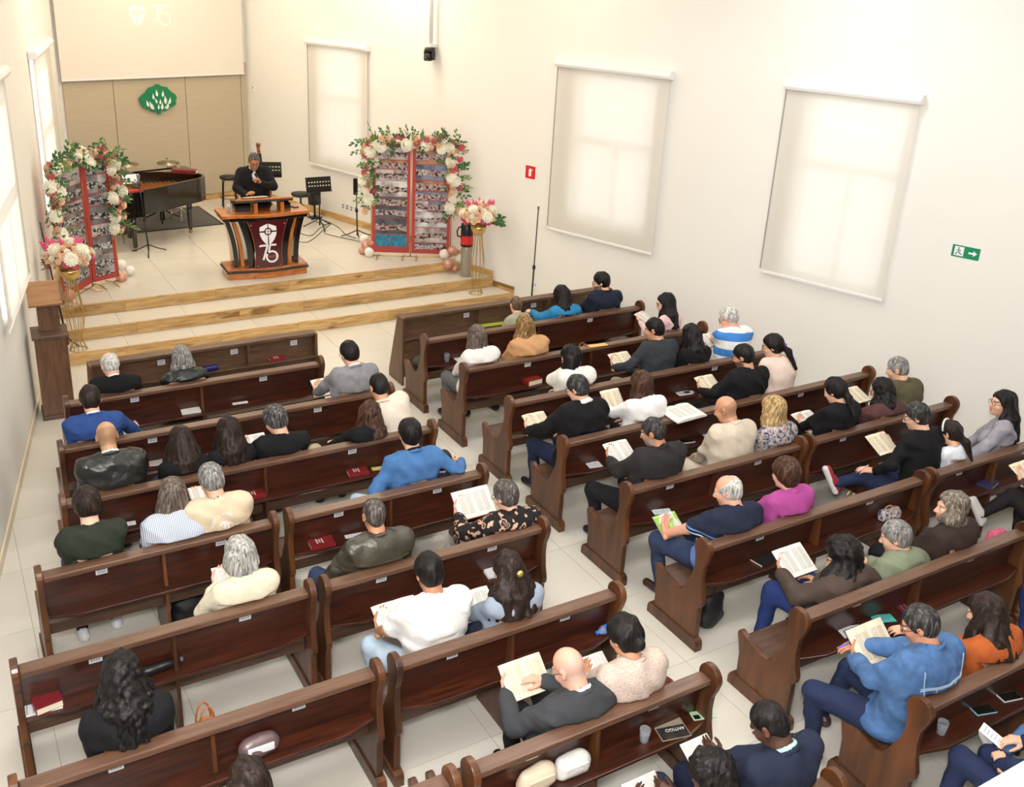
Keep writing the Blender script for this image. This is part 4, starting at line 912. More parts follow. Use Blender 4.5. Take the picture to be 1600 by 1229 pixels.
# ---- left block
person('white-haired man in a black suit at the front left', (172, 570), 'L3', top=BLK, **SUIT, legm=DTR, hair=('fringe', 'white', {'top': 0.07, 't': 0.006}), skin='pink', pitch=34, hyaw=12, collar=COLLAR_W, collar2=BLK)
person('grey-haired person in a shiny black leather jacket at the front left', (284, 560), 'L3', sex='f', g=1.05, top=leather('black', (22, 26, 25)), topn='leather_jacket', loose=0.02, legm=DTR, hair=('bob', 'grey', {'len': 0.10, 'cover': 75}), skin='light', pitch=25, collar2=leather('black', (22, 26, 25)))
reader('dark-haired man in a bright blue suit beside the walnut stand', (141, 624), 'L4', (205, 672), 'small white booklet on the knee of the man in the blue suit', by=0.30, bw=0.06, bh=0.12, bth=0.004, cover=(230, 226, 214), top=C('blue_suit', (44, 72, 130)), **SUIT, g=1.05, legm=C('blue_suit', (44, 72, 130)), hair=('short', 'dkbrown'), skin='light', pitch=26, collar=COLLAR_W, collar2=C('blue_suit', (44, 72, 130)), hands='R')
reader('dark-haired man in a grey suit at the aisle end of the left block', (546, 552), 'L4', (512, 604), 'open book held by the man in the grey suit', by=0.36, top=C('grey_suit', (134, 134, 138)), **SUIT, g=1.05, legm=C('grey_suit', (134, 134, 138)), hair=('short', 'black'), skin='light', pitch=24, hyaw=12, collar=COLLAR_W, collar2=C('grey_suit', (134, 134, 138)), glasses=True, hands='L')
person('bald man in a black leather jacket behind the blue suit', (167, 682), 'L5', g=1.16, top=leather('black2', (34, 35, 34)), topn='leather_jacket', loose=0.022, legm=JEAN, hair=('bald', 'greyblack'), skin=(196, 150, 112), pitch=30, collar=COLLAR_W, collar2=leather('black2', (34, 35, 34)))
person('girl with long dark hair left of the pair on the long pew', (283, 690), 'L5', sex='f', g=0.95, top=BLK, topn='sweater', legm=JEAN, hair=('long', 'dkbrown', {'len': 0.50, 'w': 1.4, 'flare': 0.35, 'by': 0.03}), skin='light', pitch=28, zmin=1.02)
person('girl with very long straight dark hair beside the pink booklet', (357, 674), 'L5', sex='f', g=0.92, top=BLK, topn='sweater', legm=JEAN, hair=('long', 'dkbrown', {'len': 0.52, 'w': 1.25, 'flare': 0.5, 'by': 0.03}), skin='light', pitch=24, zmin=1.02)
reader('grey-haired man in a black sweater on the long left pew', (430, 656), 'L5', (396, 693), 'white open booklet before the grey-haired man in the black sweater', bw=0.11, bh=0.18, cover=(232, 232, 230), bth=0.006, g=1.05, top=BLK, topn='sweater', legm=BEIGE_TR, hair=('short', 'saltpepper', {'t': 0.02}), skin='light', pitch=30, hyaw=25, hands='L')
person('woman with brown curly hair in a black top leaning right', (577, 648), 'L5', sex='f', dx=-0.22, ly=0.16, top=BLK, topn='sweater', legm=BEIGE_TR, hair=('bob', 'brown', {'len': 0.24, 'curl': 0.010, 'w': 1.15, 'fq': 60}), skin='light', pitch=34, hroll=18)
person('man with cropped black hair in a cream shirt at the aisle', (592, 604), 'L5', ly=0.42, dx=0.20, g=1.04, top=C('cream_shirt', (226, 212, 196), var=0.04), loose=0.016, legm=DTR, hair=('crop', 'black'), skin='mid', pitch=28, collar2=C('cream_shirt', (226, 212, 196)))
person('teenage boy in a dark green shirt with a bare neck', (136, 788), 'L6', sex='m', g=0.95, top=C('forest_green', (42, 48, 38)), topn='t_shirt', loose=0.012, sleeve='elbow', legm=JEAN, shoe=(226, 226, 228), hair=('short', 'dkbrown', {'t': 0.02, 'lo': 0.062}), skin='fair', pitch=16, feet={-1: v3(-0.12, 0.18, 0.085), 1: v3(0.14, 0.22, 0.085)})
person('woman in a blue pinstriped blouse with shoulder-length hair', (270, 772), 'L6', sex='f', g=1.26, top=PAT['blue_pinstripe'](), topn='blouse', loose=0.016, legm=DTR, shoe=(226, 226, 228), hair=('bob', 'ashbrown', {'len': 0.20, 'w': 1.15, 'curl': 0.004, 'fq': 45}), skin='light', pitch=20)
reader('grey-haired man in a cream t-shirt printed SLOW LIVING', (330, 750), 'L6', (316, 776), 'white open book before the man in the SLOW LIVING t-shirt', by=0.26, bw=0.10, bh=0.17, g=1.12, top=CREAM, topn='t_shirt', loose=0.014, sleeve='elbow', legm=BEIGE_TR, hair=('short', 'grey', {'t': 0.016}), skin='light', pitch=30, hyaw=12, hands='L')
person('man in a blue sweater with an arm along the pew back', (640, 677), 'L6', g=1.06, top=C('blue_sweater', (70, 112, 164)), topn='sweater', loose=0.016, legm=JEANL, hair=('short', 'black', {'t': 0.018}), skin='light', pitch=10, L=(-0.30, 0.10, 0.66), Rr=(0.52, 0.06, 0.86, (0.3, 0.9, -0.1), (0.2, -0.7, -0.4)), collar=BLK, collar2=C('blue_sweater', (70, 112, 164)), knees={-1: v3(-0.34, 0.36, 0.52), 1: v3(0.10, 0.46, 0.51)}, feet={-1: v3(-0.30, 0.34, 0.085), 1: v3(0.12, 0.40, 0.085)})
person('small child with brown hair beside the blue sweater', (692, 722), 'L6', scale=0.80, ly=0.30, g=0.75, sw=0.24, top=NAVY, topn='t_shirt', legm=DTR, hair=('short', 'dkbrown', {'t': 0.02}), skin='fair', pitch=24)
reader('grey-haired woman in a cream sweater on the left pew', (375, 868), 'L7', (358, 898), 'white open booklet before the woman in the cream sweater', by=0.24, bw=0.09, bh=0.14, bth=0.005, cover=(236, 236, 234), sex='f', g=1.02, top=C('cream_sweater', (222, 214, 190), var=0.06), topn='sweater', loose=0.014, legm=DTR, hair=('bob', 'silver', {'len': 0.07, 'cover': 100, 't': 0.022, 'w': 0.9}), skin='light', pitch=26, collar2=C('cream_sweater', (222, 214, 190)), hands='L')
person('man with cropped hair in a worn olive leather jacket', (584, 803), 'L7', g=1.12, top=leather('olive', (60, 56, 46)), topn='leather_jacket', loose=0.022, legm=JEAN, hair=('buzz', 'darkgrey', {'t': 0.002}), skin=(196, 140, 108), pitch=12, collar2=leather('olive', (60, 56, 46)), L=(-0.24, 0.22, 0.66), knees={-1: v3(-0.30, 0.40, 0.52), 1: v3(0.16, 0.46, 0.51)}, feet={-1: v3(-0.20, 0.34, 0.085), 1: v3(0.16, 0.40, 0.085)})
reader('woman with short dark grey hair in a black and beige patterned top', (790, 774), 'L7', (740, 785), 'large open bible held high by the woman in the patterned top', by=0.33, bw=0.145, bh=0.21, btilt=42, cover=(180, 60, 50), sex='f', g=1.22, top=PAT['black_beige'](), topn='blouse', loose=0.016, sleeve='threeq', legm=PAT['black_beige'](), hair=('crop', 'darkgrey', {'t': 0.012}), skin='light', pitch=24, hyaw=18, glasses=True, hands='L')
person('woman in black with waist-long curly black hair', (190, 1056), 'L8', sex='f', g=1.15, top=BLK, topn='sweater', loose=0.016, legm=DTR, hair=('long', 'black', {'len': 0.60, 'w': 1.35, 't': 0.026, 'curl': 0.012, 'fq': 95, 'flare': 0.25, 'by': 0.045}), skin='mid', pitch=16)
reader('dark-haired man in a white t-shirt and pale jeans', (670, 893), 'L8', (622, 962), 'open bible on the lap of the man in the white t-shirt', by=0.37, bw=0.14, cover=(60, 40, 34), top=WHT, topn='t_shirt', g=1.08, loose=0.013, sleeve='elbow', legm=JEANL, hair=('short', 'black', {'t': 0.015}), skin='tan', pitch=22, knees={-1: v3(-0.26, 0.42, 0.52), 1: v3(0.16, 0.46, 0.51)}, feet={-1: v3(-0.20, 0.34, 0.085), 1: v3(0.16, 0.40, 0.085)}, beard=((60, 44, 38), 0.35))
reader('woman in a grey-blue sweater with a half-tied brown mane', (793, 890), 'L8', (742, 945), 'open bible beside the woman in the grey-blue sweater', by=0.36, bw=0.13, cover=(110, 30, 50), sex='f', g=0.98, top=C('greyblue', (146, 158, 176), var=0.05), topn='sweater', loose=0.011, legm=NAVY, hair=('half', 'dkbrown', {'len': 0.30, 'w': 1.6, 'cover': 75, 'tie': mat('gold_clip', (230, 200, 120), 0.3, 0.8)}), skin='mid', pitch=20, hyaw=10, hands='L')
person('dark-haired head cut off by the bottom edge', (388, 1222), 'L9', sex='f', top=C('greyblue', (146, 158, 176)), topn='sweater', legm=DTR, hair=('long', 'dkbrown', {'len': 0.35}), skin='light', pitch=15)
reader('bald elderly man in a charcoal suit with glasses', (889, 1043), 'L9', (820, 1058), 'thick open bible held by the bald man in the charcoal suit', by=0.31, bw=0.13, bh=0.20, bth=0.03, btilt=40, page=PAGE_Y, cover=(70, 30, 26), g=1.14, dx=0.03, top=C('charcoal', (56, 58, 62), var=0.06), **SUIT, legm=DTR, hair=('bald', 'silver'), skin=(224, 168, 146), pitch=34, hyaw=22, glasses=True, collar=COLLAR_W, collar2=C('charcoal', (56, 58, 62)), hands='L', Rr=(-0.03, 0.24, 0.84, (-0.9, 0.35, 0.25), (0.6, 0.1, -0.9)))
reader('woman in a nubby beige knit with black hair in a bun', (976, 993), 'L9', (929, 1046), 'open book on the lap of the woman in the beige knit', by=0.34, bw=0.10, bh=0.17, cover=(40, 24, 26), sex='f', g=1.08, top=PAT['knit_beige'](), topn='sweater', loose=0.020, legm=JEAN, hair=('bun', 'black', {'t': 0.022}), skin='mid', pitch=26, hyaw=8, hands='L', collar2=PAT['knit_beige']())
reader('man with cropped hair in a navy suit and mint collar', (1202, 1130), 'L10', (1098, 1180), 'open book in the hand of the man with the mint collar', by=0.32, bw=0.085, bh=0.17, cover=(226, 226, 228), bth=0.006, g=1.12, dx=0.03, top=NAVY, **SUIT, legm=C('midnight', (20, 26, 48)), hair=('buzz', 'black', {'t': 0.003}), skin='dark', pitch=40, hyaw=26, collar=C('mint', (178, 226, 220), var=0.02), collar2=NAVY, hands='R')
reader('woman with short curly black hair at the bottom edge', (1112, 1212), 'L10', (1010, 1240), 'open book at the bottom edge before the curly-haired woman', by=0.36, bw=0.10, bh=0.16, cover=(230, 230, 230), sex='f', top=BLK, topn='blouse', legm=NAVY, hair=('curlyshort', 'black', {'curl': 0.012, 'fq': 90, 't': 0.03}), skin='dark', pitch=26, hyaw=25)
# ---- right block
person('small child in a pale green shirt at the front right', (806, 476), 'R2', scale=0.86, ly=0.34, g=0.8, sw=0.25, top=C('sage', (160, 160, 136)), topn='t_shirt', legm=BEIGE_TR, hair=('crop', 'ltbrown', {'t': 0.006}), skin='light', pitch=10, hyaw=-10)
person('woman in a teal jacket with long black hair writing', (877, 462), 'R2', sex='f', top=C('teal', (48, 128, 178)), topn='jacket', loose=0.016, legm=DTR, hair=('long', 'black', {'len': 0.34}), skin='light', pitch=22, hyaw=25, L=(-0.20, 0.34, 0.80, (-0.3, 0.9, 0)))
person('bearded man in a navy jacket resting his chin on his hand', (939, 440), 'R2', g=1.08, top=C('navy_jacket', (26, 32, 50)), topn='jacket', loose=0.02, legm=DTR, hair=('short', 'black'), skin='light', pitch=14, hyaw=48, beard=((40, 30, 26), 0.7), glasses=True, L='chin', Rr='lap', collar2=C('navy_jacket', (26, 32, 50)))
person('woman in a white cardigan with long ash-brown hair', (745, 526), 'R3', sex='f', g=1.02, top=C('white_cardigan', (232, 230, 226), var=0.03), topn='cardigan', loose=0.016, legm=C('grey_trousers', (98, 98, 100)), hair=('bob', 'ashbrown', {'len': 0.215, 'w': 1.05}), skin='light', pitch=18, hyaw=8)
person('woman in a tan coat with honey-blond wavy hair', (820, 510), 'R3', sex='f', g=1.12, top=C('tan_coat', (196, 150, 106), var=0.05), topn='coat', loose=0.024, legm=DTR, hair=('bob', 'honey', {'len': 0.19, 'w': 1.2, 'curl': 0.006, 'fq': 40}), skin='light', pitch=18, hyaw=12, hroll=-10)
reader('woman in pink with long black hair and a hair bow', (1040, 474), 'R3', (1006, 495), 'white open book of the woman in pink by the wall', by=0.34, bw=0.09, bh=0.16, btilt=20, sex='f', g=0.95, top=C('pale_pink', (226, 190, 192)), topn='blouse', legm=DTR, yaw=20, hair=('long', 'black', {'len': 0.40, 'w': 0.9}), skin='fair', pitch=12, hyaw=40, glasses=True, hands='L')
person('woman in a white sweater holding a hand to her face', (892, 558), 'R4', sex='f', g=1.0, top=C('ivory_sweater', (236, 232, 226), var=0.03), topn='sweater', loose=0.020, legm=NAVY, hair=('bob', 'black', {'len': 0.20, 'w': 0.9}), skin='light', pitch=26, hyaw=28, L='face', Rr='lap')
reader('dark-haired man in a charcoal sweater and beige trousers', (1022, 514), 'R4', (972, 563), 'cream open bible of the man in the charcoal sweater', by=0.34, bw=0.12, page=PAGE_Y, top=C('charcoal_sweater', (48, 52, 58)), topn='sweater', g=1.05, loose=0.012, legm=BEIGE_TR, hair=('crop', 'black', {'t': 0.011}), skin='mid', pitch=16, hyaw=38, hands='L', knees={-1: v3(-0.22, 0.44, 0.52), 1: v3(0.12, 0.46, 0.51)})
person('woman in black with straight long black hair by the striped polo', (1080, 524), 'R4', sex='f', top=BLK, topn='sweater', legm=DTR, hair=('long', 'black', {'len': 0.44, 'w': 1.05}), skin='light', pitch=22, hyaw=5)
reader('white-haired man in a broad blue and white striped polo', (1138, 496), 'R4', (1112, 531), 'open book of the white-haired man in the striped polo', by=0.30, bw=0.11, btilt=18, g=1.1, belly=0.02, top=PAT['blue_white_stripe'](), topn='polo_shirt', loose=0.014, sleeve='short', legm=BEIGE_TR, hair=('short', 'white', {'t': 0.012}), skin='pink', pitch=26, hyaw=42, glasses=True, hands='R', L='face')
reader('grey-haired man in a black sweater over a white collar', (902, 606), 'R5', (840, 660), 'cream open bible of the man with the white collar', by=0.36, bw=0.11, page=PAGE_Y, g=1.16, top=BLK, topn='sweater', loose=0.018, legm=C('navy_trousers', (28, 36, 62)), hair=('short', 'greyblack'), skin='light', pitch=24, hyaw=32, glasses=True, collar=COLLAR_W, collar2=COLLAR_W, hands='L', knees={-1: v3(-0.20, 0.46, 0.52), 1: v3(0.12, 0.46, 0.51)}, feet={-1: v3(-0.16, 0.48, 0.085), 1: v3(0.12, 0.40, 0.085)})
reader('woman in a white sweater with glossy brown shoulder hair', (1002, 600), 'R5', (957, 625), 'cream open bible of the woman with glossy brown hair', by=0.36, bw=0.10, btilt=45, page=PAGE_Y, bth=0.026, sex='f', g=1.06, top=WHT, topn='sweater', loose=0.016, legm=DTR, hair=('bob', 'brown', {'len': 0.19, 'w': 1.0, 'cover': 105}), skin='light', pitch=22, hyaw=8, hands='L')
reader('bearded man in a black jacket with black hair', (1161, 556), 'R5', (1107, 600), 'cream open bible of the bearded man in the black jacket', by=0.34, bw=0.11, page=PAGE_Y, g=1.12, top=BLK, topn='jacket', loose=0.018, legm=DTR, hair=('crop', 'black', {'t': 0.012}), skin='mid', pitch=22, hyaw=30, beard=((30, 24, 22), 0.75), glasses=True, hands='L')
person('woman in pale pink with a black ponytail and glasses', (1207, 540), 'R5', sex='f', g=1.1, top=C('blush', (228, 206, 194), var=0.03), topn='blouse', loose=0.018, legm=DTR, hair=('pony', 'black', {'len': 0.24, 'px': 0.10, 'curl': 0.004, 'tie': mat('purple_tie', (120, 50, 130), 0.6)}), skin='light', pitch=16, hyaw=40, glasses=True)
reader('grey-bearded man in a dark jacket at the aisle', (1020, 674), 'R6', (969, 706), 'open bible of the grey-bearded man at the aisle', by=0.36, bw=0.115, g=1.16, top=C('black_jacket', (40, 38, 39)), topn='jacket', loose=0.02, legm=DTR, hair=('crop', 'greyblack', {'t': 0.007}), skin='tan', pitch=22, hyaw=35, beard=((150, 146, 142), 0.7), collar2=C('black_jacket', (40, 38, 39)), hands='L', knees={-1: v3(-0.26, 0.44, 0.52), 1: v3(0.14, 0.46, 0.51)}, feet={-1: v3(-0.20, 0.38, 0.085), 1: v3(0.14, 0.40, 0.085)})
person('bald man in a beige suit with clasped hands', (1134, 639), 'R6', g=1.12, top=C('beige_suit', (206, 194, 176), var=0.04), **SUIT, legm=C('beige_suit', (206, 194, 176)), hair=('bald', 'darkgrey'), skin=(204, 148, 116), pitch=24, hyaw=28, L='clasp', Rr='clasp', collar2=C('beige_suit', (206, 194, 176)), ly=0.36)
person('blond woman in a multicoloured floral blouse', (1208, 640), 'R6', sex='f', g=0.98, top=PAT['floral'](), topn='blouse', loose=0.014, legm=NAVY, hair=('bob', 'blond', {'len': 0.16, 'w': 1.1, 't': 0.026, 'curl': 0.005, 'fq': 40}), skin='fair', pitch=14, hyaw=10)
reader('woman in black with tied black hair reading', (1305, 610), 'R6', (1262, 655), 'white open book of the woman in black by the floral blouse', by=0.34, bw=0.12, btilt=15, sex='f', g=1.08, top=BLK, topn='blouse', loose=0.016, legm=DTR, hair=('pony', 'black', {'len': 0.22}), skin='light', pitch=26, hyaw=15, hands='L')
reader('woman in a maroon top with curly black hair', (1378, 610), 'R6', (1340, 617), 'cream open book of the woman in the maroon top', by=0.34, bw=0.09, btilt=20, page=PAGE_Y, sex='f', g=1.1, top=C('maroon', (84, 54, 54)), topn='blouse', loose=0.016, legm=DTR, hair=('bob', 'black', {'len': 0.26, 'w': 1.1, 'curl': 0.008, 'fq': 70}), skin='mid', pitch=20, hyaw=30, glasses=True, hands='L')
person('grey-haired man in an olive jacket by the right wall', (1402, 576), 'R6', g=1.08, top=C('olive_jacket', (84, 80, 58)), topn='jacket', loose=0.02, legm=DTR, hair=('short', 'grey', {'t': 0.008}), skin='light', pitch=22, hyaw=30, collar2=C('olive_jacket', (84, 80, 58)), ly=0.40)
reader('white-haired man in a navy striped polo shirt', (1137, 766), 'R7', (1046, 820), 'open book with green and orange highlighted pages', by=0.40, bw=0.10, bh=0.18, btilt=32, page=PAGE_H, bth=0.014, cover=(150, 146, 140), g=1.16, belly=0.03, top=PAT['navy_polo'](), topn='polo_shirt', loose=0.016, sleeve='elbow', legm=JEAN, hair=('fringe', 'white', {'top': 0.068, 't': 0.009}), skin=(222, 164, 138), pitch=20, hyaw=40, hands='L', shoe=(60, 38, 30), knees={-1: v3(-0.26, 0.46, 0.52), 1: v3(0.14, 0.46, 0.51)}, feet={-1: v3(-0.22, 0.40, 0.085), 1: v3(0.14, 0.40, 0.085)})
person('woman in a magenta turtleneck with brown curls', (1227, 740), 'R7', sex='f', g=1.14, top=C('magenta', (166, 72, 142), var=0.06), topn='sweater', loose=0.016, legm=DTR, hair=('curlyshort', 'brown', {'curl': 0.006, 'fq': 60, 't': 0.028, 'lo': 0.10}), skin='light', pitch=14, hyaw=10, collar=C('magenta', (166, 72, 142)), collar2=C('magenta', (166, 72, 142)))
reader('dark-haired man in a black sweater holding a pen, red sneaker crossed over', (1432, 650), 'R7', (1378, 693), 'cream open bible of the man with the pen', by=0.36, bw=0.115, page=PAGE_Y, g=1.06, top=BLK, topn='sweater', loose=0.014, legm=C('dark_jeans', (34, 44, 74)), shoe=(150, 40, 52), hair=('short', 'greyblack', {'t': 0.016}), skin='light', pitch=22, hyaw=36, glasses=True, hands='R', L=(-0.26, 0.30, 0.68, (-0.7, 0.7, 0.0)), cross=({-1: v3(-0.22, 0.42, 0.55), 1: v3(0.16, 0.46, 0.52)}, {-1: v3(-0.52, 0.52, 0.50), 1: v3(0.10, 0.40, 0.085)}))
person('girl with a white headband and dark ponytail', (1485, 676), 'R7', sex='f', scale=0.86, g=0.8, ly=0.22, sw=0.25, top=C('white_blouse', (226, 232, 240)), topn='blouse', legm=NAVY, hair=('pony', 'dkbrown', {'len': 0.22, 'px': 0.05, 'band': mat('white_band', (226, 232, 232), 0.6)}), skin='light', pitch=18, hyaw=10)
person('woman in a grey cardigan with glasses turned to the left', (1566, 630), 'R7', sex='f', g=1.02, yaw=28, top=C('grey_cardigan', (150, 148, 158)), topn='cardigan', loose=0.016, legm=NAVY, hair=('long', 'black', {'len': 0.40, 'w': 1.0, 'cover': 90}), skin='light', pitch=-4, hyaw=34, glasses=True, L=(-0.34, 0.22, 0.70, (-0.8, 0.5, 0.1)), Rr='lap')
reader('woman in a brown jacket with a mass of black curls', (1316, 868), 'R8', (1241, 876), 'white open bible of the woman in the brown jacket', by=0.36, bw=0.13, bh=0.21, btilt=32, sex='f', g=1.26, top=C('brown_jacket', (70, 58, 52)), topn='jacket', loose=0.022, legm=C('blue_jeans', (34, 50, 100)), hair=('long', 'black', {'len': 0.24, 'w': 1.8, 't': 0.042, 'curl': 0.010, 'fq': 70, 'by': 0.02}), skin='mid', pitch=20, hyaw=36, glasses=True, hands='L', ly=0.30, knees={-1: v3(-0.24, 0.44, 0.53), 1: v3(0.14, 0.46, 0.52)}, feet={-1: v3(-0.30, 0.44, 0.085), 1: v3(0.14, 0.40, 0.085)})
person('grey-haired man in a sage green shirt', (1399, 838), 'R8', g=1.06, top=C('sage_shirt', (126, 134, 112), var=0.06), loose=0.018, legm=BEIGE_TR, hair=('short', 'grey'), skin='light', pitch=20, hyaw=34, collar2=C('sage_shirt', (126, 134, 112)), ly=0.30)
person('grey-haired woman in a dark brown jacket looking left', (1486, 793), 'R8', sex='f', g=1.12, top=C('dark_brown_jacket', (52, 40, 36)), topn='jacket', loose=0.02, legm=DTR, hair=('bob', 'greybrown', {'len': 0.09, 'curl': 0.006, 'fq': 50, 't': 0.024}), skin='light', pitch=2, hyaw=55)
reader('reader in a brown skirt cut by the right edge', (1690, 712), 'R8', (1604, 738), 'open book cut by the right frame edge', by=0.40, bw=0.12, page=PAGE_Y, sex='f', g=1.1, top=C('brown_jacket', (70, 58, 52)), topn='jacket', legm=C('black_brown', (34, 30, 32)), shoe=(214, 212, 208), hair=('bob', 'brown'), skin='light', cross=({-1: v3(-0.05, 0.46, 0.60), 1: v3(0.14, 0.46, 0.51)}, {-1: v3(-0.32, 0.56, 0.42), 1: v3(0.12, 0.40, 0.085)}))
reader('man in a blue denim jacket writing with a purple pen', (1437, 975), 'R9', (1362, 1005), 'cream open bible written on by the man in denim', by=0.33, bw=0.145, bh=0.23, bth=0.03, btilt=42, page=PAGE_Y, cover=(30, 26, 28), g=1.2, top=PAT['denim'](), topn='denim_jacket', loose=0.022, legm=C('dark_jeans', (34, 44, 74)), shoe=(70, 44, 40), hair=('short', 'greyblack', {'t': 0.010}), skin=(200, 142, 112), pitch=26, hyaw=34, glasses=True, collar2=PAT['denim'](), hands='L', Rr=(-0.02, 0.36, 0.86, (-0.9, 0.35, 0.1), (0.5, -0.1, -0.9)), knees={-1: v3(-0.30, 0.44, 0.53), 1: v3(0.12, 0.50, 0.52)}, feet={-1: v3(-0.26, 0.40, 0.085), 1: v3(0.06, 0.60, 0.085)})
person('woman in an orange cardigan with dark shoulder hair', (1540, 957), 'R9', sex='f', g=1.12, top=C('rust', (172, 88, 42)), topn='cardigan', loose=0.018, legm=DTR, hair=('bob', 'dkbrown', {'len': 0.24, 'w': 1.2}), skin='light', pitch=24, hyaw=20, L=(-0.22, 0.34, 0.82, (-0.8, 0.5, 0.1)), Rr='lap')
person('person in blue jeans at the far right edge of the pews', (1752, 842), 'R9', sex='f', top=NAVY, topn='sweater', legm=C('blue_jeans', (34, 50, 100)), hair=('bob', 'black'), skin='light')
person('man in a navy suit with a wristwatch in the lower right corner', (1700, 1124), 'R10', g=1.05, top=C('blue_trousers', (32, 42, 72)), **SUIT, legm=BLUE_TR, hair=('short', 'black'), skin='light', collar=COLLAR_W, L=(-0.12, 0.36, 0.68, (0.75, 0.65, 0)), Rr=(0.14, 0.42, 0.70, (-0.8, 0.55, 0)), knees={-1: v3(-0.14, 0.52, 0.60), 1: v3(0.10, 0.48, 0.54)}, feet={-1: v3(-0.22, 0.52, 0.085), 1: v3(0.12, 0.42, 0.085)})
person('person in faded jeans in the lower right corner', (1806, 1064), 'R10', top=WHT, topn='shirt', legm=C('faded_jeans', (78, 112, 152)), hair=('short', 'black'), skin='light', L='lap', Rr='lap', cross=({-1: v3(-0.16, 0.46, 0.58), 1: v3(0.14, 0.46, 0.51)}, {-1: v3(-0.44, 0.52, 0.46), 1: v3(0.12, 0.40, 0.085)}))
# ---- the preacher, standing and facing the pews
PREACH_Y = 14.34
person('preacher in a black suit speaking into a microphone at the pulpit', (397, 252), stand=(0, PREACH_Y, 0.48), yaw=170, dx=0.0, g=1.12, top=BLK, **SUIT, legm=DTR, hair=('short', 'darkgrey', {'t': 0.006, 'f': 0.012}), skin='tan', pitch=26, hyaw=0, glasses=True, collar=COLLAR_W, vneck=C('shirt_pale', (206, 212, 224), var=0.02), L=(-0.05, 0.20, 1.36, (0.55, 0.2, 0.85), (-0.8, -0.1, -0.6)), Rr=(0.17, 0.26, 1.20, (-0.4, 0.7, 0.5), (0.8, -0.2, -0.6)), curl=(1.25, 0.6), hand_palm={-1: (0.8, 0.5, 0.2), 1: (-0.6, 0.2, -0.6)}, group='people on the stage')

def seams(label, lines, m, r=0.003):
    """raised stitching laid on the back of a garment; lines in local (x, z) from the shoulder centre"""
    pd = PEOPLE[label]; me = pd['garment'].data; bv = BVHTree.FromPolygons([tuple(v.co) for v in me.vertices], [tuple(p.vertices) for p in me.polygons]); g = G(); sc = pd['sc']
    for ln in lines:
        P_ = []
        for (x0, z0), (x1, z1) in zip(ln[:-1], ln[1:]):
            for t in np.linspace(0, 1, 12): 
                x, z = sc[0]+x0+(x1-x0)*t, sc[2]+z0+(z1-z0)*t; h = bv.ray_cast(Vector((x, -0.9, z)), Vector((0, 1, 0)))
                if h[0] is not None: P_.append(h[0]+h[1]*0.003)
        if len(P_) > 2: g.tube(P_, r, 4)
    g.build('seam', m, pd['garment'])
ST = C('stitch', (168, 190, 214), var=0.05)
seams('man in a blue denim jacket writing with a purple pen', [[(-0.20, -0.13), (0.20, -0.13)], [(-0.20, -0.142), (0.20, -0.142)], [(-0.09, -0.14), (-0.07, -0.42)], [(0.09, -0.14), (0.07, -0.42)], [(-0.19, -0.01), (-0.17, -0.20)], [(0.19, -0.01), (0.17, -0.20)]], ST, 0.004)
SM = C('suit_seam', (36, 37, 40))
for lb in ('bald elderly man in a charcoal suit with glasses', 'dark-haired man in a grey suit at the aisle end of the left block', 'bald man in a beige suit with clasped hands', 'dark-haired man in a bright blue suit beside the walnut stand', 'man with cropped hair in a navy suit and mint collar'):
    seams(lb, [[(0, -0.04), (0, -0.45)]], PEOPLE[lb]['garment'].data.materials[0], 0.002)
seams('man with cropped hair in a worn olive leather jacket', [[(-0.19, -0.10), (0.19, -0.10)], [(0, -0.10), (0, -0.45)]], leather('olive_seam', (92, 84, 68)), 0.002)
seams('woman in a blue pinstriped blouse with shoulder-length hair', [[(-0.20, -0.09), (0.20, -0.09)], [(0.012, -0.09), (0.012, -0.4)], [(-0.012, -0.09), (-0.012, -0.4)]], C('blouse_seam', (200, 206, 220)), 0.002)
# ================================================================ stage
ZS = 0.48
def place(e, x, y, z=0.0, rzd=0.0): e.location = (x, y, z); e.rotation_euler = (0, 0, math.radians(rzd)); return e
ORANGE = wood('polished_orange_wood', (150, 78, 26), (206, 124, 52), rough=0.2, coat=0.7, grain=(1.5, 12, 12)); ORANGE_V = wood('polished_orange_wood_upright', (168, 92, 32), (214, 134, 60), rough=0.2, coat=0.7, grain=(12, 12, 1.2))
GLOSSBLK = mat('gloss_black', (14, 14, 15), rough=0.12, coat=0.6); MAROON = mat('maroon_acrylic', (74, 16, 22), rough=0.15, coat=0.5)
SIGNW = mat('sign_white', (240, 240, 246), rough=0.5)
def ribbon(pts, w):
    """flat strip outline of a 2-D polyline"""
    P_ = [np.array(p, float) for p in pts]; n = len(P_); Lf, Rt = [], []
    for i in range(n):
        d = P_[min(i+1, n-1)]-P_[max(i-1, 0)]; d = d/np.linalg.norm(d); q = np.array((-d[1], d[0]))*w/2; Lf.append(P_[i]+q); Rt.append(P_[i]-q)
    return Lf, Rt
def add_ribbon(g, pts, w, t0, t1, flip=1):
    Lf, Rt = ribbon(pts, w)
    for i in range(len(pts)-1):
        g.prism([tuple(Rt[i]), tuple(Rt[i+1]), tuple(Lf[i+1]), tuple(Lf[i])], t0, t1, 'y')
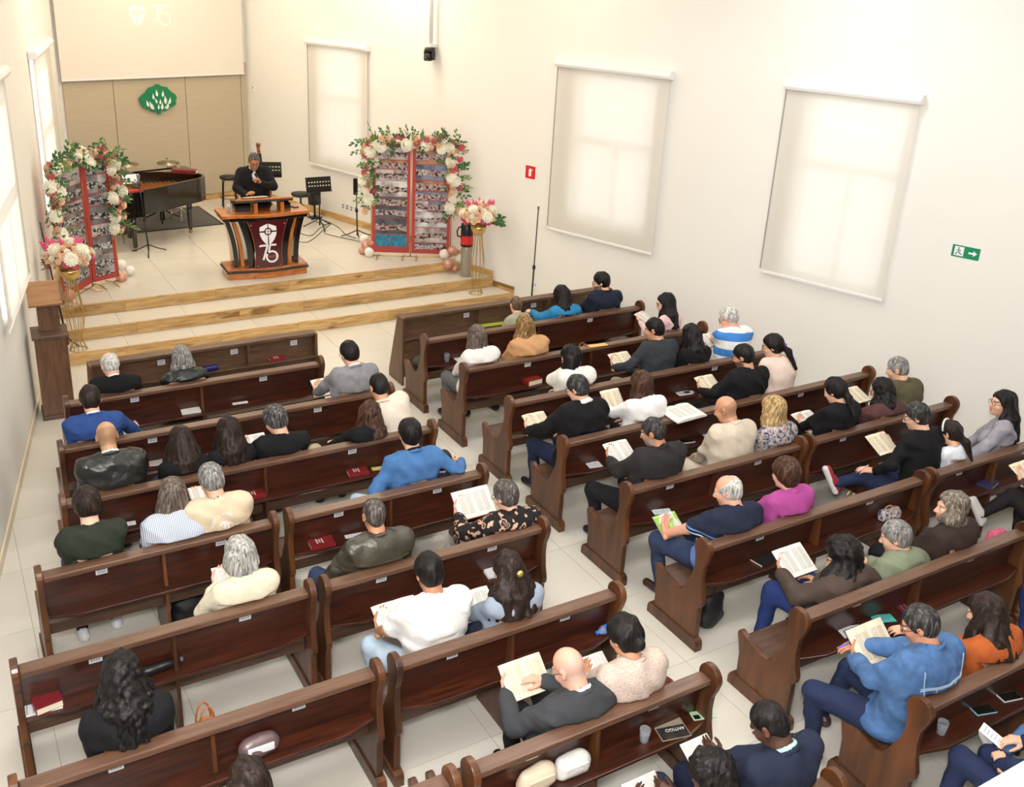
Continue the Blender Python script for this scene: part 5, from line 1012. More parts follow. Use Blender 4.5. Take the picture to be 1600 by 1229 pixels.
def shield(g, cx, cz, h, t0, t1):
    """shield cut by a cross and a ring, drawn in the x-z plane"""
    def S(x, z): return (cx+x*h, cz+z*h)
    def arcp(r, a0, a1, n=5): return [S(r*math.cos(math.radians(a)), 0.13+r*math.sin(math.radians(a))) for a in np.linspace(a0, a1, n)]
    gp = 0.022
    g.prism([S(gp, 0.5), S(0.38, 0.36), S(0.40, 0.165), S(0.19, 0.165)]+arcp(0.185, 12, 80)[1:]+[S(gp, 0.32)], t0, t1, 'y')
    g.prism([S(-0.40, 0.165), S(-0.38, 0.36), S(-gp, 0.5), S(-gp, 0.32)]+arcp(0.185, 100, 168), t0, t1, 'y')
    g.prism([S(0.40, 0.095), S(0.375, -0.05), S(0.29, -0.25), S(0.16, -0.42), S(gp+0.02, -0.5), S(gp, -0.06)]+arcp(0.185, -80, -12), t0, t1, 'y')
    g.prism([S(-gp, -0.06), S(-gp-0.0, -0.5), S(-0.15, -0.42), S(-0.28, -0.25), S(-0.37, -0.05), S(-0.40, 0.095)]+arcp(0.185, -168, -100), t0, t1, 'y')
    for a in (0, 90, 180, 270):
        o = (0.018*math.cos(math.radians(a+45)), 0.018*math.sin(math.radians(a+45))); pts = [S(o[0], 0.13+o[1])]+[S(o[0]+0.105*math.cos(math.radians(b)), 0.13+o[1]+0.105*math.sin(math.radians(b))) for b in np.linspace(a+4, a+86, 6)]
        g.prism(pts, t0, t1, 'y')
def seventy_five(g, cx, cz, h, t0, t1, w=0.10):
    S = lambda x, z: (cx+x*h, cz+z*h)
    add_ribbon(g, [S(-0.48, 0.40), S(-0.42, 0.45), S(-0.02, 0.45)], w*h, t0, t1); add_ribbon(g, [S(-0.04, 0.48), S(-0.18, 0.05), S(-0.30, -0.34)], w*h, t0, t1)
    add_ribbon(g, [S(0.06, 0.46), S(0.42, 0.46)], w*h, t0, t1); add_ribbon(g, [S(0.09, 0.48), S(0.0, 0.08)], w*h*0.9, t0, t1)
    c = (0.17, -0.18); r = 0.29; add_ribbon(g, [S(c[0]+r*math.cos(math.radians(a)), c[1]+r*math.sin(math.radians(a))) for a in np.linspace(128, -212, 26)], w*h, t0, t1)
def text_mesh(body, size, name='lettering', extrude=0.001):
    cu = bpy.data.curves.new(name, 'FONT'); cu.body = body; cu.size = size; cu.align_x = 'CENTER'; cu.align_y = 'CENTER'; cu.extrude = extrude
    ob = bpy.data.objects.new(name, cu); COL.objects.link(ob); dg = bpy.context.evaluated_depsgraph_get(); me = bpy.data.meshes.new_from_object(ob.evaluated_get(dg)); bpy.data.objects.remove(ob); return me
# ---- pulpit
def pulpit():
    e = empty('pulpit', 'polished orange and black wooden pulpit with maroon 75 front', 'pulpit'); place(e, 4.255, 13.96, ZS, -3)
    def outl(hw, yb, yf, bulge, n=15):
        fr = [(x, yf-bulge*(0.5+0.5*math.cos(2*math.pi*x/(2*hw)))) for x in np.linspace(-hw, hw, n)]
        return fr+[(hw, yb), (-hw, yb)]
    b = G().prism(outl(0.60, 0.26, -0.20, 0.07), 0, 0.10, 'z').build('base', ORANGE, e, bevel=0.006)
    G().prism(outl(0.625, 0.28, -0.22, 0.07), 0.10, 0.135, 'z').build('base_moulding', GLOSSBLK, b, bevel=0.006); G().prism(outl(0.61, 0.27, -0.21, 0.07), 0.135, 0.165, 'z').build('base_top', ORANGE, b, bevel=0.006)
    t = G().prism(outl(0.655, 0.30, -0.21, 0.08), 0.935, 0.985, 'z').build('main_top', ORANGE, e, bevel=0.008)
    G().prism(outl(0.63, 0.28, -0.19, 0.08), 0.885, 0.935, 'z').build('top_moulding', GLOSSBLK, t, bevel=0.006)
    n = 12; zz = np.linspace(0.165, 0.885, n)
    def fin(xt, xb, w, y0, y1, m):
        for sd in (-1, 1):
            g = G(); xs = [sd*(xb+(xt-xb)*((z-0.165)/0.72)**2.2) for z in zz]
            for i in range(n-1):
                a = [(xs[i]-w/2, zz[i]), (xs[i]+w/2, zz[i]), (xs[i+1]+w/2, zz[i+1]), (xs[i+1]-w/2, zz[i+1])]; g.prism(a, y0, y1, 'y')
            g.build('fin', m, e)
    fin(0.57, 0.455, 0.07, -0.12, 0.02, GLOSSBLK); fin(0.47, 0.36, 0.055, -0.10, 0.02, ORANGE_V); fin(0.38, 0.25, 0.09, -0.20, 0.10, GLOSSBLK); fin(0.53, 0.44, 0.06, 0.12, 0.24, ORANGE_V)
    hw = lambda z: 0.195+0.105*max(0, (z-0.35)/0.535)**2+0.02*max(0, (0.35-z)/0.2)
    pts = [(-hw(z), z) for z in zz[::-1]]+[(hw(z), z) for z in zz]
    p = G().prism(pts[::-1], -0.262, -0.246, 'y').build('front_panel', MAROON, e)
    ed = G()
    for sd in (-1, 1): ed.tube([(sd*hw(z), -0.254, z) for z in zz], 0.006, 6)
    ed.build('panel_edge', ORANGE, p)
    g = G(); shield(g, 0.0, 0.68, 0.32, -0.268, -0.262); g.build('shield_emblem', SIGNW, p)
    g = G(); seventy_five(g, 0.0, 0.385, 0.28, -0.268, -0.262); g.build('number_75', SIGNW, p)
    o = link('lettering', text_mesh('ANOS', 0.045), mat('pink_lettering', (190, 120, 124), 0.5), p, (0.055, -0.266, 0.335), (math.pi/2, 0, 0))
    g = G()
    for x, z in ((-0.25, 0.83), (0.25, 0.83), (-0.17, 0.20), (0.17, 0.20)): g.ball((x, -0.264, z), 0.010, 8, 6)
    g.build('panel_bolt', CHROME, p)
    M = Matrix.Translation(Vector((0, 0.05, 1.13))) @ Matrix.Rotation(math.radians(-12), 4, 'X')
    r = G().box(-0.43, 0.44, -0.20, 0.22, 0.0, 0.03, M).build('reading_board', ORANGE, e, bevel=0.008); G().box(-0.42, 0.43, -0.19, 0.21, -0.03, 0.0, M).build('board_moulding', GLOSSBLK, r, bevel=0.006)
    for x in (-0.16, 0.24): G().box(x, x+0.055, -0.12, 0.10, 0.985, 1.12).build('post', ORANGE_V, e)
    G().box(-0.42, -0.20, -0.02, 0.16, 0.985, 1.08).build('side_block', GLOSSBLK, e); G().box(0.32, 0.42, -0.02, 0.16, 0.985, 1.08).build('side_block', GLOSSBLK, e)
    return e
pul = pulpit()
def world_pt(e, x, y, z):
    a = e.rotation_euler.z; return (e.location.x+x*math.cos(a)-y*math.sin(a), e.location.y+x*math.sin(a)+y*math.cos(a), e.location.z+z)
CLEAR = glass('clear_glass', (0.90, 0.93, 0.97, 1), milk=0.10); WATER = glass('water', (0.86, 0.91, 0.95, 1))
def tumbler(label, loc, r=0.033, h=0.10, m=None, water=0.6, name='drinking_glass', group=None):
    e = empty(name, label, 'cup', loc, group=group); t = 0.002
    G().lathe([(r*0.72, 0), (r*0.75, 0.002), (r, h), (r-t, h), (r*0.75-t, 0.006), (0.001, 0.005)], 16, caps=False).build('wall', m or CLEAR, e, True); G().lathe([(r*0.72, 0.0), (r*0.72, 0.004)], 16).build('bottom', m or CLEAR, e, True)
    if water: G().lathe([(r*0.70, 0.0065), (r*(0.75+0.25*water)-0.004, h*water)], 16).build('water', WATER, e, True)
    return e
tumbler('glass of water on the left of the pulpit top', world_pt(pul, -0.50, 0.02, 0.986), 0.036, 0.11)
M = Matrix.Translation(Vector(world_pt(pul, -0.10, 0.05, 1.17))) @ Matrix.Rotation(math.radians(177), 4, 'Z') @ Matrix.Rotation(math.radians(13), 4, 'X'); open_book('open bible lying on the pulpit reading board', M, 0.15, 0.22, 0.022, PAGE_Y)
e = empty('phone', 'black phone lying on the right of the pulpit top', 'phone', world_pt(pul, 0.50, 0.08, 0.986)); e.rotation_euler = (0, 0, 0.3); G().box(-0.04, 0.04, -0.075, 0.075, 0, 0.012).build('case', BLACK, e, bevel=0.004); G().box(-0.035, 0.035, -0.07, 0.07, 0.012, 0.0125).build('screen', GLOSSBLK, e)
# ---- microphone in the preacher's hand
pr = PEOPLE['preacher in a black suit speaking into a microphone at the pulpit']
def p_world(pd, lp): return pd['org']+rz(pd['yaw']) @ np.array(lp)
el_, w_, d_ = pr['arms'][-1]; hand_w = p_world(pr, w_+d_*0.075+np.array((0.012, 0.02, 0.0))); mouth = p_world(pr, pr['Hc']+pr['R'] @ v3(0, 0.125, -0.07))
mv = nrm(mouth-hand_w); e = empty('microphone', 'black handheld microphone at the mouth of the preacher', 'microphone', tuple(hand_w-mv*0.07))
g = G().tube([Vector((0, 0, 0)), Vector(mv*0.16)], [0.011, 0.014], 10); g.build('handle', BLACK, e, True); G().ball(tuple(mv*0.185), 0.026).build('grille', mat('mic_grille', (38, 38, 40), 0.6, 0.4), e, True)
# ---- stands, stools
def tripod(g, r=0.28, z=0.16, n=3, a0=0.3, rad=0.010, hub=0.22):
    for k in range(n):
        a = a0+2*math.pi*k/n; g.tube([(0, 0, hub), (r*0.5*math.cos(a), r*0.5*math.sin(a), hub*0.42), (r*math.cos(a), r*math.sin(a), 0.012)], rad, 6)
def mic_stand(label, x, y, z, h, lean=(0, 0), boom=None, a0=0.3, r=0.30):
    e = empty('microphone_stand', label, 'microphone stand', (x, y, z), group='microphone stands')
    for k in range(3):
        a = a0+2*math.pi*k/3; G().tube([(0, 0, 0.15), (r*0.5*math.cos(a), r*0.5*math.sin(a), 0.07), (r*math.cos(a), r*math.sin(a), 0.012)], 0.010, 6).build('leg', BLACK, e, True)
    G().tube([(0, 0, 0.05), (lean[0]*0.5, lean[1]*0.5, h*0.5)], 0.013, 8).build('lower_pole', BLACK, e, True); G().tube([(lean[0]*0.48, lean[1]*0.48, h*0.48), (lean[0], lean[1], h)], 0.009, 8).build('upper_pole', BLACK, e, True)
    G().lathe([(0.018, -0.03), (0.024, -0.02), (0.024, 0.02), (0.018, 0.03)], 10, Matrix.Translation(Vector((lean[0]*0.5, lean[1]*0.5, h*0.5)))).build('clutch', BLACK, e, True)
    if boom:
        G().tube([(lean[0], lean[1], h), (lean[0]+boom[0], lean[1]+boom[1], h+boom[2])], 0.007, 6).build('boom', BLACK, e, True); G().ball((lean[0], lean[1], h), 0.022, 8, 6).build('joint', BLACK, e, True)
    else:
        G().lathe([(0.006, 0), (0.012, 0.01), (0.016, 0.05), (0.016, 0.06)], 10, Matrix.Translation(Vector((lean[0], lean[1], h)))).build('clip', mat('grey_clip', (90, 88, 86), 0.4), e, True)
    return e
p_ = aty(834, 400, 11.6); mic_stand('tall black microphone stand by the red fire sign', p_[0], 11.6, 0, 1.72, (0.03, 0.0))
p_ = atz(233, 396, ZS); mic_stand('black microphone stand in front of the grand piano', p_[0], p_[1], ZS, 1.12, (-0.06, 0.02), (-0.06, 0.05, 0.08))
p_ = atz(566, 374, ZS); mic_stand('black stand behind the left edge of the right photo display', p_[0]-0.05, p_[1]+0.1, ZS, 1.0, (-0.02, 0.0)); g = G().box(-0.035, 0.035, -0.02, 0.02, 0, 0.28).build('clip_bracket', BLACK, bpy.data.objects['microphone_stand.002'], loc=(-0.03, 0, 0.78))
mic_stand('thin black stand behind the left flower vase', 1.24, 12.72, 0.16, 1.62, (-0.15, 0.02), a0=0.0, r=0.13)
HOLED = None
def music_stand(label, x, y, z, h, yaw, tilt=22, w=0.47, hh=0.27):
    e = empty('music_stand', label, 'music stand', (x, y, z), math.radians(yaw), group='music stands')
    for k in range(3):
        a = 0.5+2*math.pi*k/3; G().tube([(0, 0, 0.18), (0.30*math.cos(a), 0.30*math.sin(a), 0.012)], 0.010, 6).build('leg', BLACK, e, True)
    G().tube([(0, 0, 0.05), (0, 0, h)], 0.013, 8).build('pole', BLACK, e, True)
    M = Matrix.Translation(Vector((0, 0, h))) @ Matrix.Rotation(math.radians(tilt), 4, 'X'); d = G(); t = 0.004; xs = np.linspace(-w/2, w/2, 10)
    rows = [(-hh*0.5, -hh*0.12, False), (-hh*0.12, -hh*0.04, True), (-hh*0.04, hh*0.12, False), (hh*0.12, hh*0.20, True), (hh*0.20, hh*0.5, False)]
    for (a, b, holes) in rows:
        if not holes: d.box(-w/2, w/2, -t, t, a+hh*0.5, b+hh*0.5, M)
        else:
            n = 8; st = w*0.9/n; d.box(-w/2, -w*0.45, -t, t, a+hh*0.5, b+hh*0.5, M); d.box(w*0.45, w/2, -t, t, a+hh*0.5, b+hh*0.5, M)
            for k in range(n): d.box(-w*0.45+k*st, -w*0.45+k*st+st*0.45, -t, t, a+hh*0.5, b+hh*0.5, M)
    d.build('desk', BLACK, e); G().box(-w/2, w/2, -0.05, 0.0, 0.0, 0.008, M).build('lip', BLACK, e); return e
p_ = atz(484, 352, ZS); music_stand('black perforated music stand beside the drum stool', p_[0]+0.1, p_[1]-0.25, ZS, 0.66, 0, -12)
music_stand('tilted black music stand behind the preacher', 5.05, 16.2, ZS, 1.02, -20, 18)
def stool(label, x, y, z, h, ring=True, throne=False):
    e = empty('stool', label, 'stool', (x, y, z), group='stools on the stage'); G().lathe([(0.001, h-0.07), (0.15, h-0.068), (0.172, h-0.04), (0.165, h-0.008), (0.12, h), (0.001, h)], 20, caps=False).build('seat', mat('black_vinyl', (26, 25, 25), 0.45), e, True)
    if throne:
        G().tube([(0, 0, 0.2), (0, 0, h-0.06)], 0.018, 8).build('post', BLACK, e, True)
        for k in range(3):
            a = 0.2+2*math.pi*k/3; G().tube([(0, 0, 0.36), (0.24*math.cos(a), 0.24*math.sin(a), 0.012)], 0.012, 6).build('leg', BLACK, e, True)
    else:
        for k in range(4):
            a = 0.6+math.pi/2*k; G().tube([(0.12*math.cos(a), 0.12*math.sin(a), h-0.06), (0.15*math.cos(a), 0.15*math.sin(a), h-0.12), (0.185*math.cos(a), 0.185*math.sin(a), 0.0)], 0.011, 6).build('leg', BLACK, e, True)
        G().tube([(0.168*math.cos(a), 0.168*math.sin(a), 0.20) for a in np.linspace(0, 2*math.pi, 21)], 0.008, 6, False).build('foot_ring', BLACK, e, True)
    return e
stool('round black stool behind the preacher by the back wall', 4.95, 18.35, ZS, 0.62); p_ = atz(478, 352, ZS); stool('black drum stool beside the perforated music stand', p_[0], p_[1]+0.25, ZS, 0.56, throne=True)
# ---- cello behind the preacher
e = empty('cello', 'brown cello standing behind the preacher', 'cello', (5.12, 16.6, ZS)); e.rotation_euler = (math.radians(-10), 0, math.radians(10)); CEL = wood('cello_varnish', (110, 50, 20), (160, 84, 36), 0.25, coat=0.6)
pr_ = [(0.0, 0.12), (0.14, 0.13), (0.205, 0.22), (0.20, 0.34), (0.135, 0.44), (0.12, 0.50), (0.15, 0.58), (0.165, 0.68), (0.13, 0.79), (0.03, 0.83)]
G().prism([(x, z) for x, z in pr_]+[(-x, z) for x, z in pr_[::-1]][0:-1], -0.06, 0.06, 'y').build('body', CEL, e, bevel=0.012)
G().box(-0.02, 0.02, -0.085, -0.055, 0.62, 1.32).build('fingerboard', BLACK, e); nk = G().box(-0.02, 0.02, -0.06, -0.02, 0.80, 1.36).build('neck', CEL, e); G().lathe([(0.001, -0.03), (0.035, -0.03), (0.04, 0), (0.035, 0.03), (0.001, 0.03)], 12, Matrix.Translation(Vector((0, -0.05, 1.47))) @ Matrix.Rotation(math.pi/2, 4, 'Y')).build('scroll', CEL, e, True)
G().box(-0.022, 0.022, -0.06, -0.02, 1.34, 1.45).build('peg_box', CEL, e); G().tube([(0, 0, 0.0), (0, 0, 0.14)], 0.006, 6).build('end_pin', CHROME, e, True); G().box(-0.05, 0.05, -0.10, -0.06, 0.38, 0.39).build('bridge', CEL, e)
# ---- grand piano
def piano():
    e = empty('grand_piano', 'glossy black grand piano with the inside open at left', 'piano', (2.58, 15.74, ZS), math.radians(15))
    out = [(0, 0), (0.30, 0.0), (0.55, 0.03), (0.80, 0.10), (1.05, 0.19), (1.30, 0.27), (1.52, 0.34), (1.66, 0.44), (1.73, 0.60), (1.71, 0.80), (1.60, 0.96), (1.2, 1.20), (0.7, 1.38), (0.0, 1.42)]
    c = np.mean(np.array(out), 0); inn = [tuple(np.array(p)+(c-np.array(p))*0.035/max(0.2, np.linalg.norm(c-np.array(p)))*1.3) for p in out]
    z0, z1 = 0.60, 1.00; n = len(out); V = []; F = []
    for lp, z in ((out, z0), (out, z1), (inn, z1), (inn, z0+0.2)): V += [(p[0], p[1], z) for p in lp]
    for k in range(3): F += [(k*n+i, k*n+(i+1) % n, (k+1)*n+(i+1) % n, (k+1)*n+i) for i in range(n)]
    F.append(tuple(range(n))[::-1]); G().add(V, F).build('rim', GLOSSBLK, e)
    G().prism(inn, z0+0.20, z0+0.215, 'z').build('soundboard', ORANGE, e); fr = G()
    for k in range(14): a = 0.42+k*0.072; fr.box(a, a+0.006, 0.15+0.22*max(0, (a-0.5)), 1.28-0.28*max(0, a-0.4), z0+0.24, z0+0.262)
    fr.build('iron_frame', mat('piano_gold', (200, 150, 60), 0.35, 0.8), e)
    G().box(0.02, 0.34, 0.02, 1.40, z0+0.24, z0+0.33).build('key_block', GLOSSBLK, e); kb = G().box(-0.16, 0.02, 0.03, 1.39, z0-0.02, z0+0.12).build('keybed', GLOSSBLK, e, bevel=0.01)
    G().box(-0.14, 0.015, 0.12, 1.30, z0+0.12, z0+0.135).build('keys', WHITE, e); ck = G().box(-0.16, 0.34, -0.012, 0.09, z0-0.04, z0+0.38).build('cheek', GLOSSBLK, e, bevel=0.015)
    M = Matrix.Translation(Vector((0.34, 0.72, z1-0.02))) @ Matrix.Rotation(math.radians(14), 4, 'Y'); G().box(-0.008, 0.008, -0.55, 0.36, 0, 0.22, M).build('music_desk', GLOSSBLK, e)
    G().box(0.02, 1.5, 1.28, 1.30, z1, z1+0.03).build('hinge_rail', GLOSSBLK, e)
    for (x, y) in ((0.17, 0.10), (0.17, 1.28), (1.45, 0.66)):
        l = G().lathe([(0.032, 0.06), (0.04, 0.09), (0.036, 0.14), (0.045, 0.40), (0.058, 0.62)], 10, Matrix.Translation(Vector((x, y, 0)))).build('leg', GLOSSBLK, e, True)
        G().lathe([(0.028, 0.0), (0.03, 0.03), (0.02, 0.06)], 10, Matrix.Translation(Vector((x, y, 0)))).build('caster', mat('brass', (190, 150, 70), 0.3, 1.0), l, True)
    G().box(0.35, 0.43, 0.66, 0.76, 0.06, z0).build('lyre', GLOSSBLK, e); return e
pi_e = piano()
def pw_(x, y, z): return world_pt(pi_e, x, y, z)
sheet('white music sheets on the grand piano desk', pw_(0.24, 0.30, 1.13), math.radians(5), 0.36, 0.16, (math.radians(50), 0), th=0.006, name='sheet_music', group=None)
e = empty('cloth_runner', 'bright red cloth runner along the piano cheek', 'cloth', pw_(0.0, 0.04, 0.981), math.radians(15)); G().box(0.0, 0.33, -0.05, 0.10, 0.0, 0.012).build('cloth', mat('red_cloth', (206, 40, 36), 0.8), e, bevel=0.004)
closed_book('long dark red book on the tail of the grand piano', pw_(1.52, 0.86, 1.002), math.radians(60), 0.16, 0.42, 0.06, (110, 30, 40), title=False, group=None)
e = empty('rug', 'dark grey rug under the drums behind the piano', 'rug', (3.45, 17.80, ZS), math.radians(3)); G().box(-1.0, 1.0, -0.75, 0.75, 0.001, 0.012).build('pile', mat('rug_grey', (92, 90, 86), 0.95, var=0.2, scale=40), e); g = G()
for a, b, c, d in ((-1.0, 1.0, -0.75, -0.72), (-1.0, 1.0, 0.72, 0.75), (-1.0, -0.97, -0.72, 0.72), (0.97, 1.0, -0.72, 0.72)): g.box(a, b, c, d, 0.001, 0.014)
g.build('border', BLACK, e)
CYM = mat('cymbal_bronze', (150, 138, 112), 0.3, 0.9)
for k, (px, py, y, r, lab) in enumerate(((196, 254, 17.7, 0.20, 'leftmost bronze cymbal behind the piano'), (261, 252, 17.9, 0.20, 'raised bronze cymbal left of the pair behind the piano'), (277, 260, 17.6, 0.19, 'lower bronze cymbal right of the pair behind the piano'))):
    c = aty(px, py, y); e = empty('cymbal', lab, 'cymbal', (c[0], c[1], ZS), group='drum kit cymbals'); h = c[2]-ZS
    G().lathe([(0.001, h+0.022), (0.03, h+0.018), (0.04, h+0.008), (r, h-0.012), (r, h-0.014), (0.04, h+0.004), (0.001, h+0.016)], 24, Matrix.Rotation(0.08, 4, 'X'), False).build('plate', CYM, e, True)
    G().tube([(0, 0, 0.1), (0, 0, h+0.05)], 0.009, 8).build('pole', CHROME, e, True); G().ball((0, 0, h+0.05), 0.014, 8, 6).build('wing_nut', BLACK, e, True)
    for q in range(3):
        a = 0.4+2*math.pi*q/3; G().tube([(0, 0, 0.25), (0.22*math.cos(a), 0.22*math.sin(a), 0.02)], 0.008, 6).build('leg', CHROME, e, True)
e = empty('electronic_drum_rack', 'black low drum rack standing on the grey rug', 'drum', (3.55, 17.75, ZS+0.013)); g = G(); g.tube([(0, 0, 0.0), (0, 0, 0.62)], 0.04, 10); tripod(g, 0.34, hub=0.22, rad=0.014); g.build('stand', BLACK, e, True); G().lathe([(0.16, 0.62), (0.165, 0.63), (0.165, 0.70), (0.15, 0.71)], 20).build('drum_pad', mat('pad_grey', (70, 70, 72), 0.6), e, True)
# ---- amplifier, cables and wall sockets
p_ = atz(490, 336, ZS); e = empty('monitor_speaker', 'small black monitor speaker by the stage wall', 'speaker', (p_[0]-0.05, p_[1]-0.2, ZS), 0.3); G().box(-0.10, 0.10, -0.07, 0.07, 0.25, 0.50).build('cabinet', BLACK, e, bevel=0.01); G().tube([(0, 0, 0), (0, 0, 0.26)], 0.02, 8).build('post', BLACK, e, True); G().box(-0.10, 0.10, -0.10, 0.10, 0, 0.02).build('base', BLACK, e); G().lathe([(0.07, 0), (0.06, 0.01)], 16, Matrix.Translation(Vector((0, -0.071, 0.37))) @ Matrix.Rotation(math.pi/2, 4, 'X')).build('cone', mat('speaker_cone', (40, 40, 42), 0.7), e, True)
CABLE = mat('black_cable', (34, 33, 32), 0.5)
def cable(label, pts, r=0.006): 
    P_ = [atz(x, y, ZS+r) for x, y in pts]; o = P_[0]; q = []
    for i in range(len(P_)-1):
        p0 = P_[max(i-1, 0)]; p1 = P_[i]; p2 = P_[i+1]; p3 = P_[min(i+2, len(P_)-1)]
        for t in np.linspace(0, 1, 6)[:-1]: q.append(0.5*((2*p1)+(-p0+p2)*t+(2*p0-5*p1+4*p2-p3)*t*t+(-p0+3*p1-3*p2+p3)*t**3)-o)
    ob = G().tube([Vector(v) for v in q+[P_[-1]-o]], r, 6).build('cable', CABLE, None, True); ob.location = tuple(o); tag(ob, label, 'cable', 'cables on the stage floor')
cable('black cable looping from the music stand to the right photo display', [(466, 363), (486, 368), (500, 356), (516, 348), (506, 362), (520, 368), (548, 374), (566, 378)]); cable('black cable curling at the foot of the music stand', [(462, 376), (480, 378), (498, 366), (508, 352), (494, 346), (500, 338)]); cable('black cable along the stage baseboard', [(492, 340), (512, 346), (530, 356), (540, 366), (556, 372)])
SOCK = mat('socket_steel', (150, 150, 150), 0.3, 0.8)
for s0, lab in ((3.55, 'row of steel audio sockets low on the wall right of the drum stool'), (4.75, 'row of steel audio sockets low on the wall left of the drum stool')):
    e = empty('socket_plate', lab, 'socket', group='audio socket plates'); e.matrix_world = MR @ Matrix.Translation(Vector((s0, -0.001, 0.78))); G().box(-0.24, 0.24, -0.006, 0, -0.05, 0.05).build('plate', WHITE, e)
    for k in range(4):
        for z in (-0.022, 0.022): G().lathe([(0.016, 0), (0.016, 0.02), (0.01, 0.022)], 10, Matrix.Translation(Vector((-0.18+k*0.12, -0.006, z))) @ Matrix.Rotation(math.pi/2, 4, 'X')).build('socket', SOCK, e, True)
# ---- things on the walls
def on_wall(M, s, z, name, label, cat): e = empty(name, label, cat); e.matrix_world = M @ Matrix.Translation(Vector((s, -0.001, z))); return e
RED = mat('sign_red', (206, 34, 34), 0.5); GRN = mat('sign_green', (0, 128, 84), 0.5)
e = on_wall(MR, -0.72, 2.13, 'fire_sign', 'small red fire extinguisher sign on the right wall', 'sign'); G().box(-0.095, 0.095, -0.004, 0, -0.095, 0.095).build('plate', RED, e); g = G(); g.box(-0.02, 0.03, -0.006, -0.004, -0.06, 0.035); g.box(-0.012, 0.022, -0.006, -0.004, 0.035, 0.055); g.box(-0.045, -0.02, -0.006, -0.004, 0.03, 0.045); g.build('extinguisher_symbol', SIGNW, e)
e = on_wall(MR, -7.02, 2.265, 'exit_sign', 'green exit sign with running figure and arrow on the right wall', 'sign'); G().box(-0.145, 0.145, -0.004, 0, -0.066, 0.066).build('plate', GRN, e); g = G()
g.box(0.02, 0.12, -0.006, -0.004, -0.052, 0.052); g.prism([(-0.03, 0.010), (-0.08, 0.010), (-0.08, 0.032), (-0.12, 0.0), (-0.08, -0.032), (-0.08, -0.010), (-0.03, -0.010)], -0.006, -0.004, 'y'); g.build('arrow_and_door', SIGNW, e)
g = G(); g.ball((0.075, -0.0065, 0.034), (0.009, 0.002, 0.009), 8, 6); add_ribbon(g, [(0.08, 0.022), (0.07, -0.008), (0.095, -0.02), (0.10, -0.042)], 0.010, -0.0075, -0.006); add_ribbon(g, [(0.07, -0.006), (0.055, -0.025), (0.035, -0.03)], 0.010, -0.0075, -0.006); add_ribbon(g, [(0.095, 0.005), (0.08, 0.018), (0.062, 0.012), (0.05, 0.0)], 0.008, -0.0075, -0.006); g.build('running_figure', GRN, e)
e = on_wall(MR, 6.45, 2.62, 'thermostat', 'small white thermostat near the back corner', 'thermostat'); G().box(-0.035, 0.035, -0.025, 0, -0.06, 0.06).build('case', WHITE, e, bevel=0.008); G().box(-0.02, 0.02, -0.027, -0.025, 0.0, 0.03).build('display', mat('grey_lcd', (150, 160, 150), 0.4), e)
e = on_wall(MR, -0.95, 0.40, 'wall_outlet', 'white wall outlet below the tall microphone stand', 'outlet'); G().box(-0.04, 0.04, -0.01, 0, -0.06, 0.06).build('plate', WHITE, e, bevel=0.004); G().box(-0.018, 0.018, -0.012, -0.01, -0.02, 0.02).build('socket', mat('outlet_grey', (200, 200, 198), 0.5), e)
e = on_wall(MR, 1.40, 3.62, 'security_camera', 'black pan-tilt camera under a white conduit on the right wall', 'camera'); G().tube([(0, -0.10, 0.22), (0, -0.10, 2.2)], 0.03, 12).build('conduit', WHITE, e, True); G().box(-0.05, 0.05, -0.16, 0, 0.17, 0.22).build('bracket', WHITE, e, bevel=0.006)
G().lathe([(0.07, 0.09), (0.085, 0.11), (0.085, 0.15), (0.06, 0.17)], 16, Matrix.Translation(Vector((0, -0.12, 0)))).build('base', BLACK, e, True); G().ball((0, -0.13, 0.03), (0.075, 0.085, 0.075)).build('head', BLACK, e, True); G().box(-0.10, -0.075, -0.16, -0.09, -0.02, 0.12).build('yoke', BLACK, e, bevel=0.006); G().box(0.075, 0.10, -0.16, -0.09, -0.02, 0.12).build('yoke', BLACK, e, bevel=0.006); G().lathe([(0.035, 0), (0.035, 0.03), (0.02, 0.032)], 14, Matrix.Translation(Vector((-0.01, -0.20, 0.0))) @ Matrix.Rotation(math.pi/2, 4, 'X')).build('lens', GLOSSBLK, e, True)
# green flame-shaped plaque on the back wall
c = atp(246, 155, (B_N[0], B_N[1], 0), float(BL @ B_N)-0.05); s_ = float((c[:2]-BL) @ B_U); e = empty('wall_plaque', 'green cut-out tree plaque with white flames on the back wall', 'plaque'); e.matrix_world = MB @ Matrix.Translation(Vector((s_, -0.045, c[2]))); GREEN = mat('plaque_green', (6, 122, 76), 0.5)
rr = np.random.RandomState(4); pts = []
for k in range(44):
    a = 2*math.pi*k/44; r = 1.0+0.05*math.sin(9*a)+0.06*rr.rand(); x = 0.345*r*math.cos(a); z = 0.26*r*math.sin(a)
    if z < 0: x *= 1.02; z *= 0.80
    if z > 0: x *= (1-0.42*(z/0.3)**1.5)
    pts.append((x, z))
G().prism(pts, -0.05, -0.02, 'y').build('tree_shape', GREEN, e, bevel=0.004); G().box(-0.03, 0.03, -0.045, -0.02, -0.27, -0.18).build('trunk', GREEN, e)
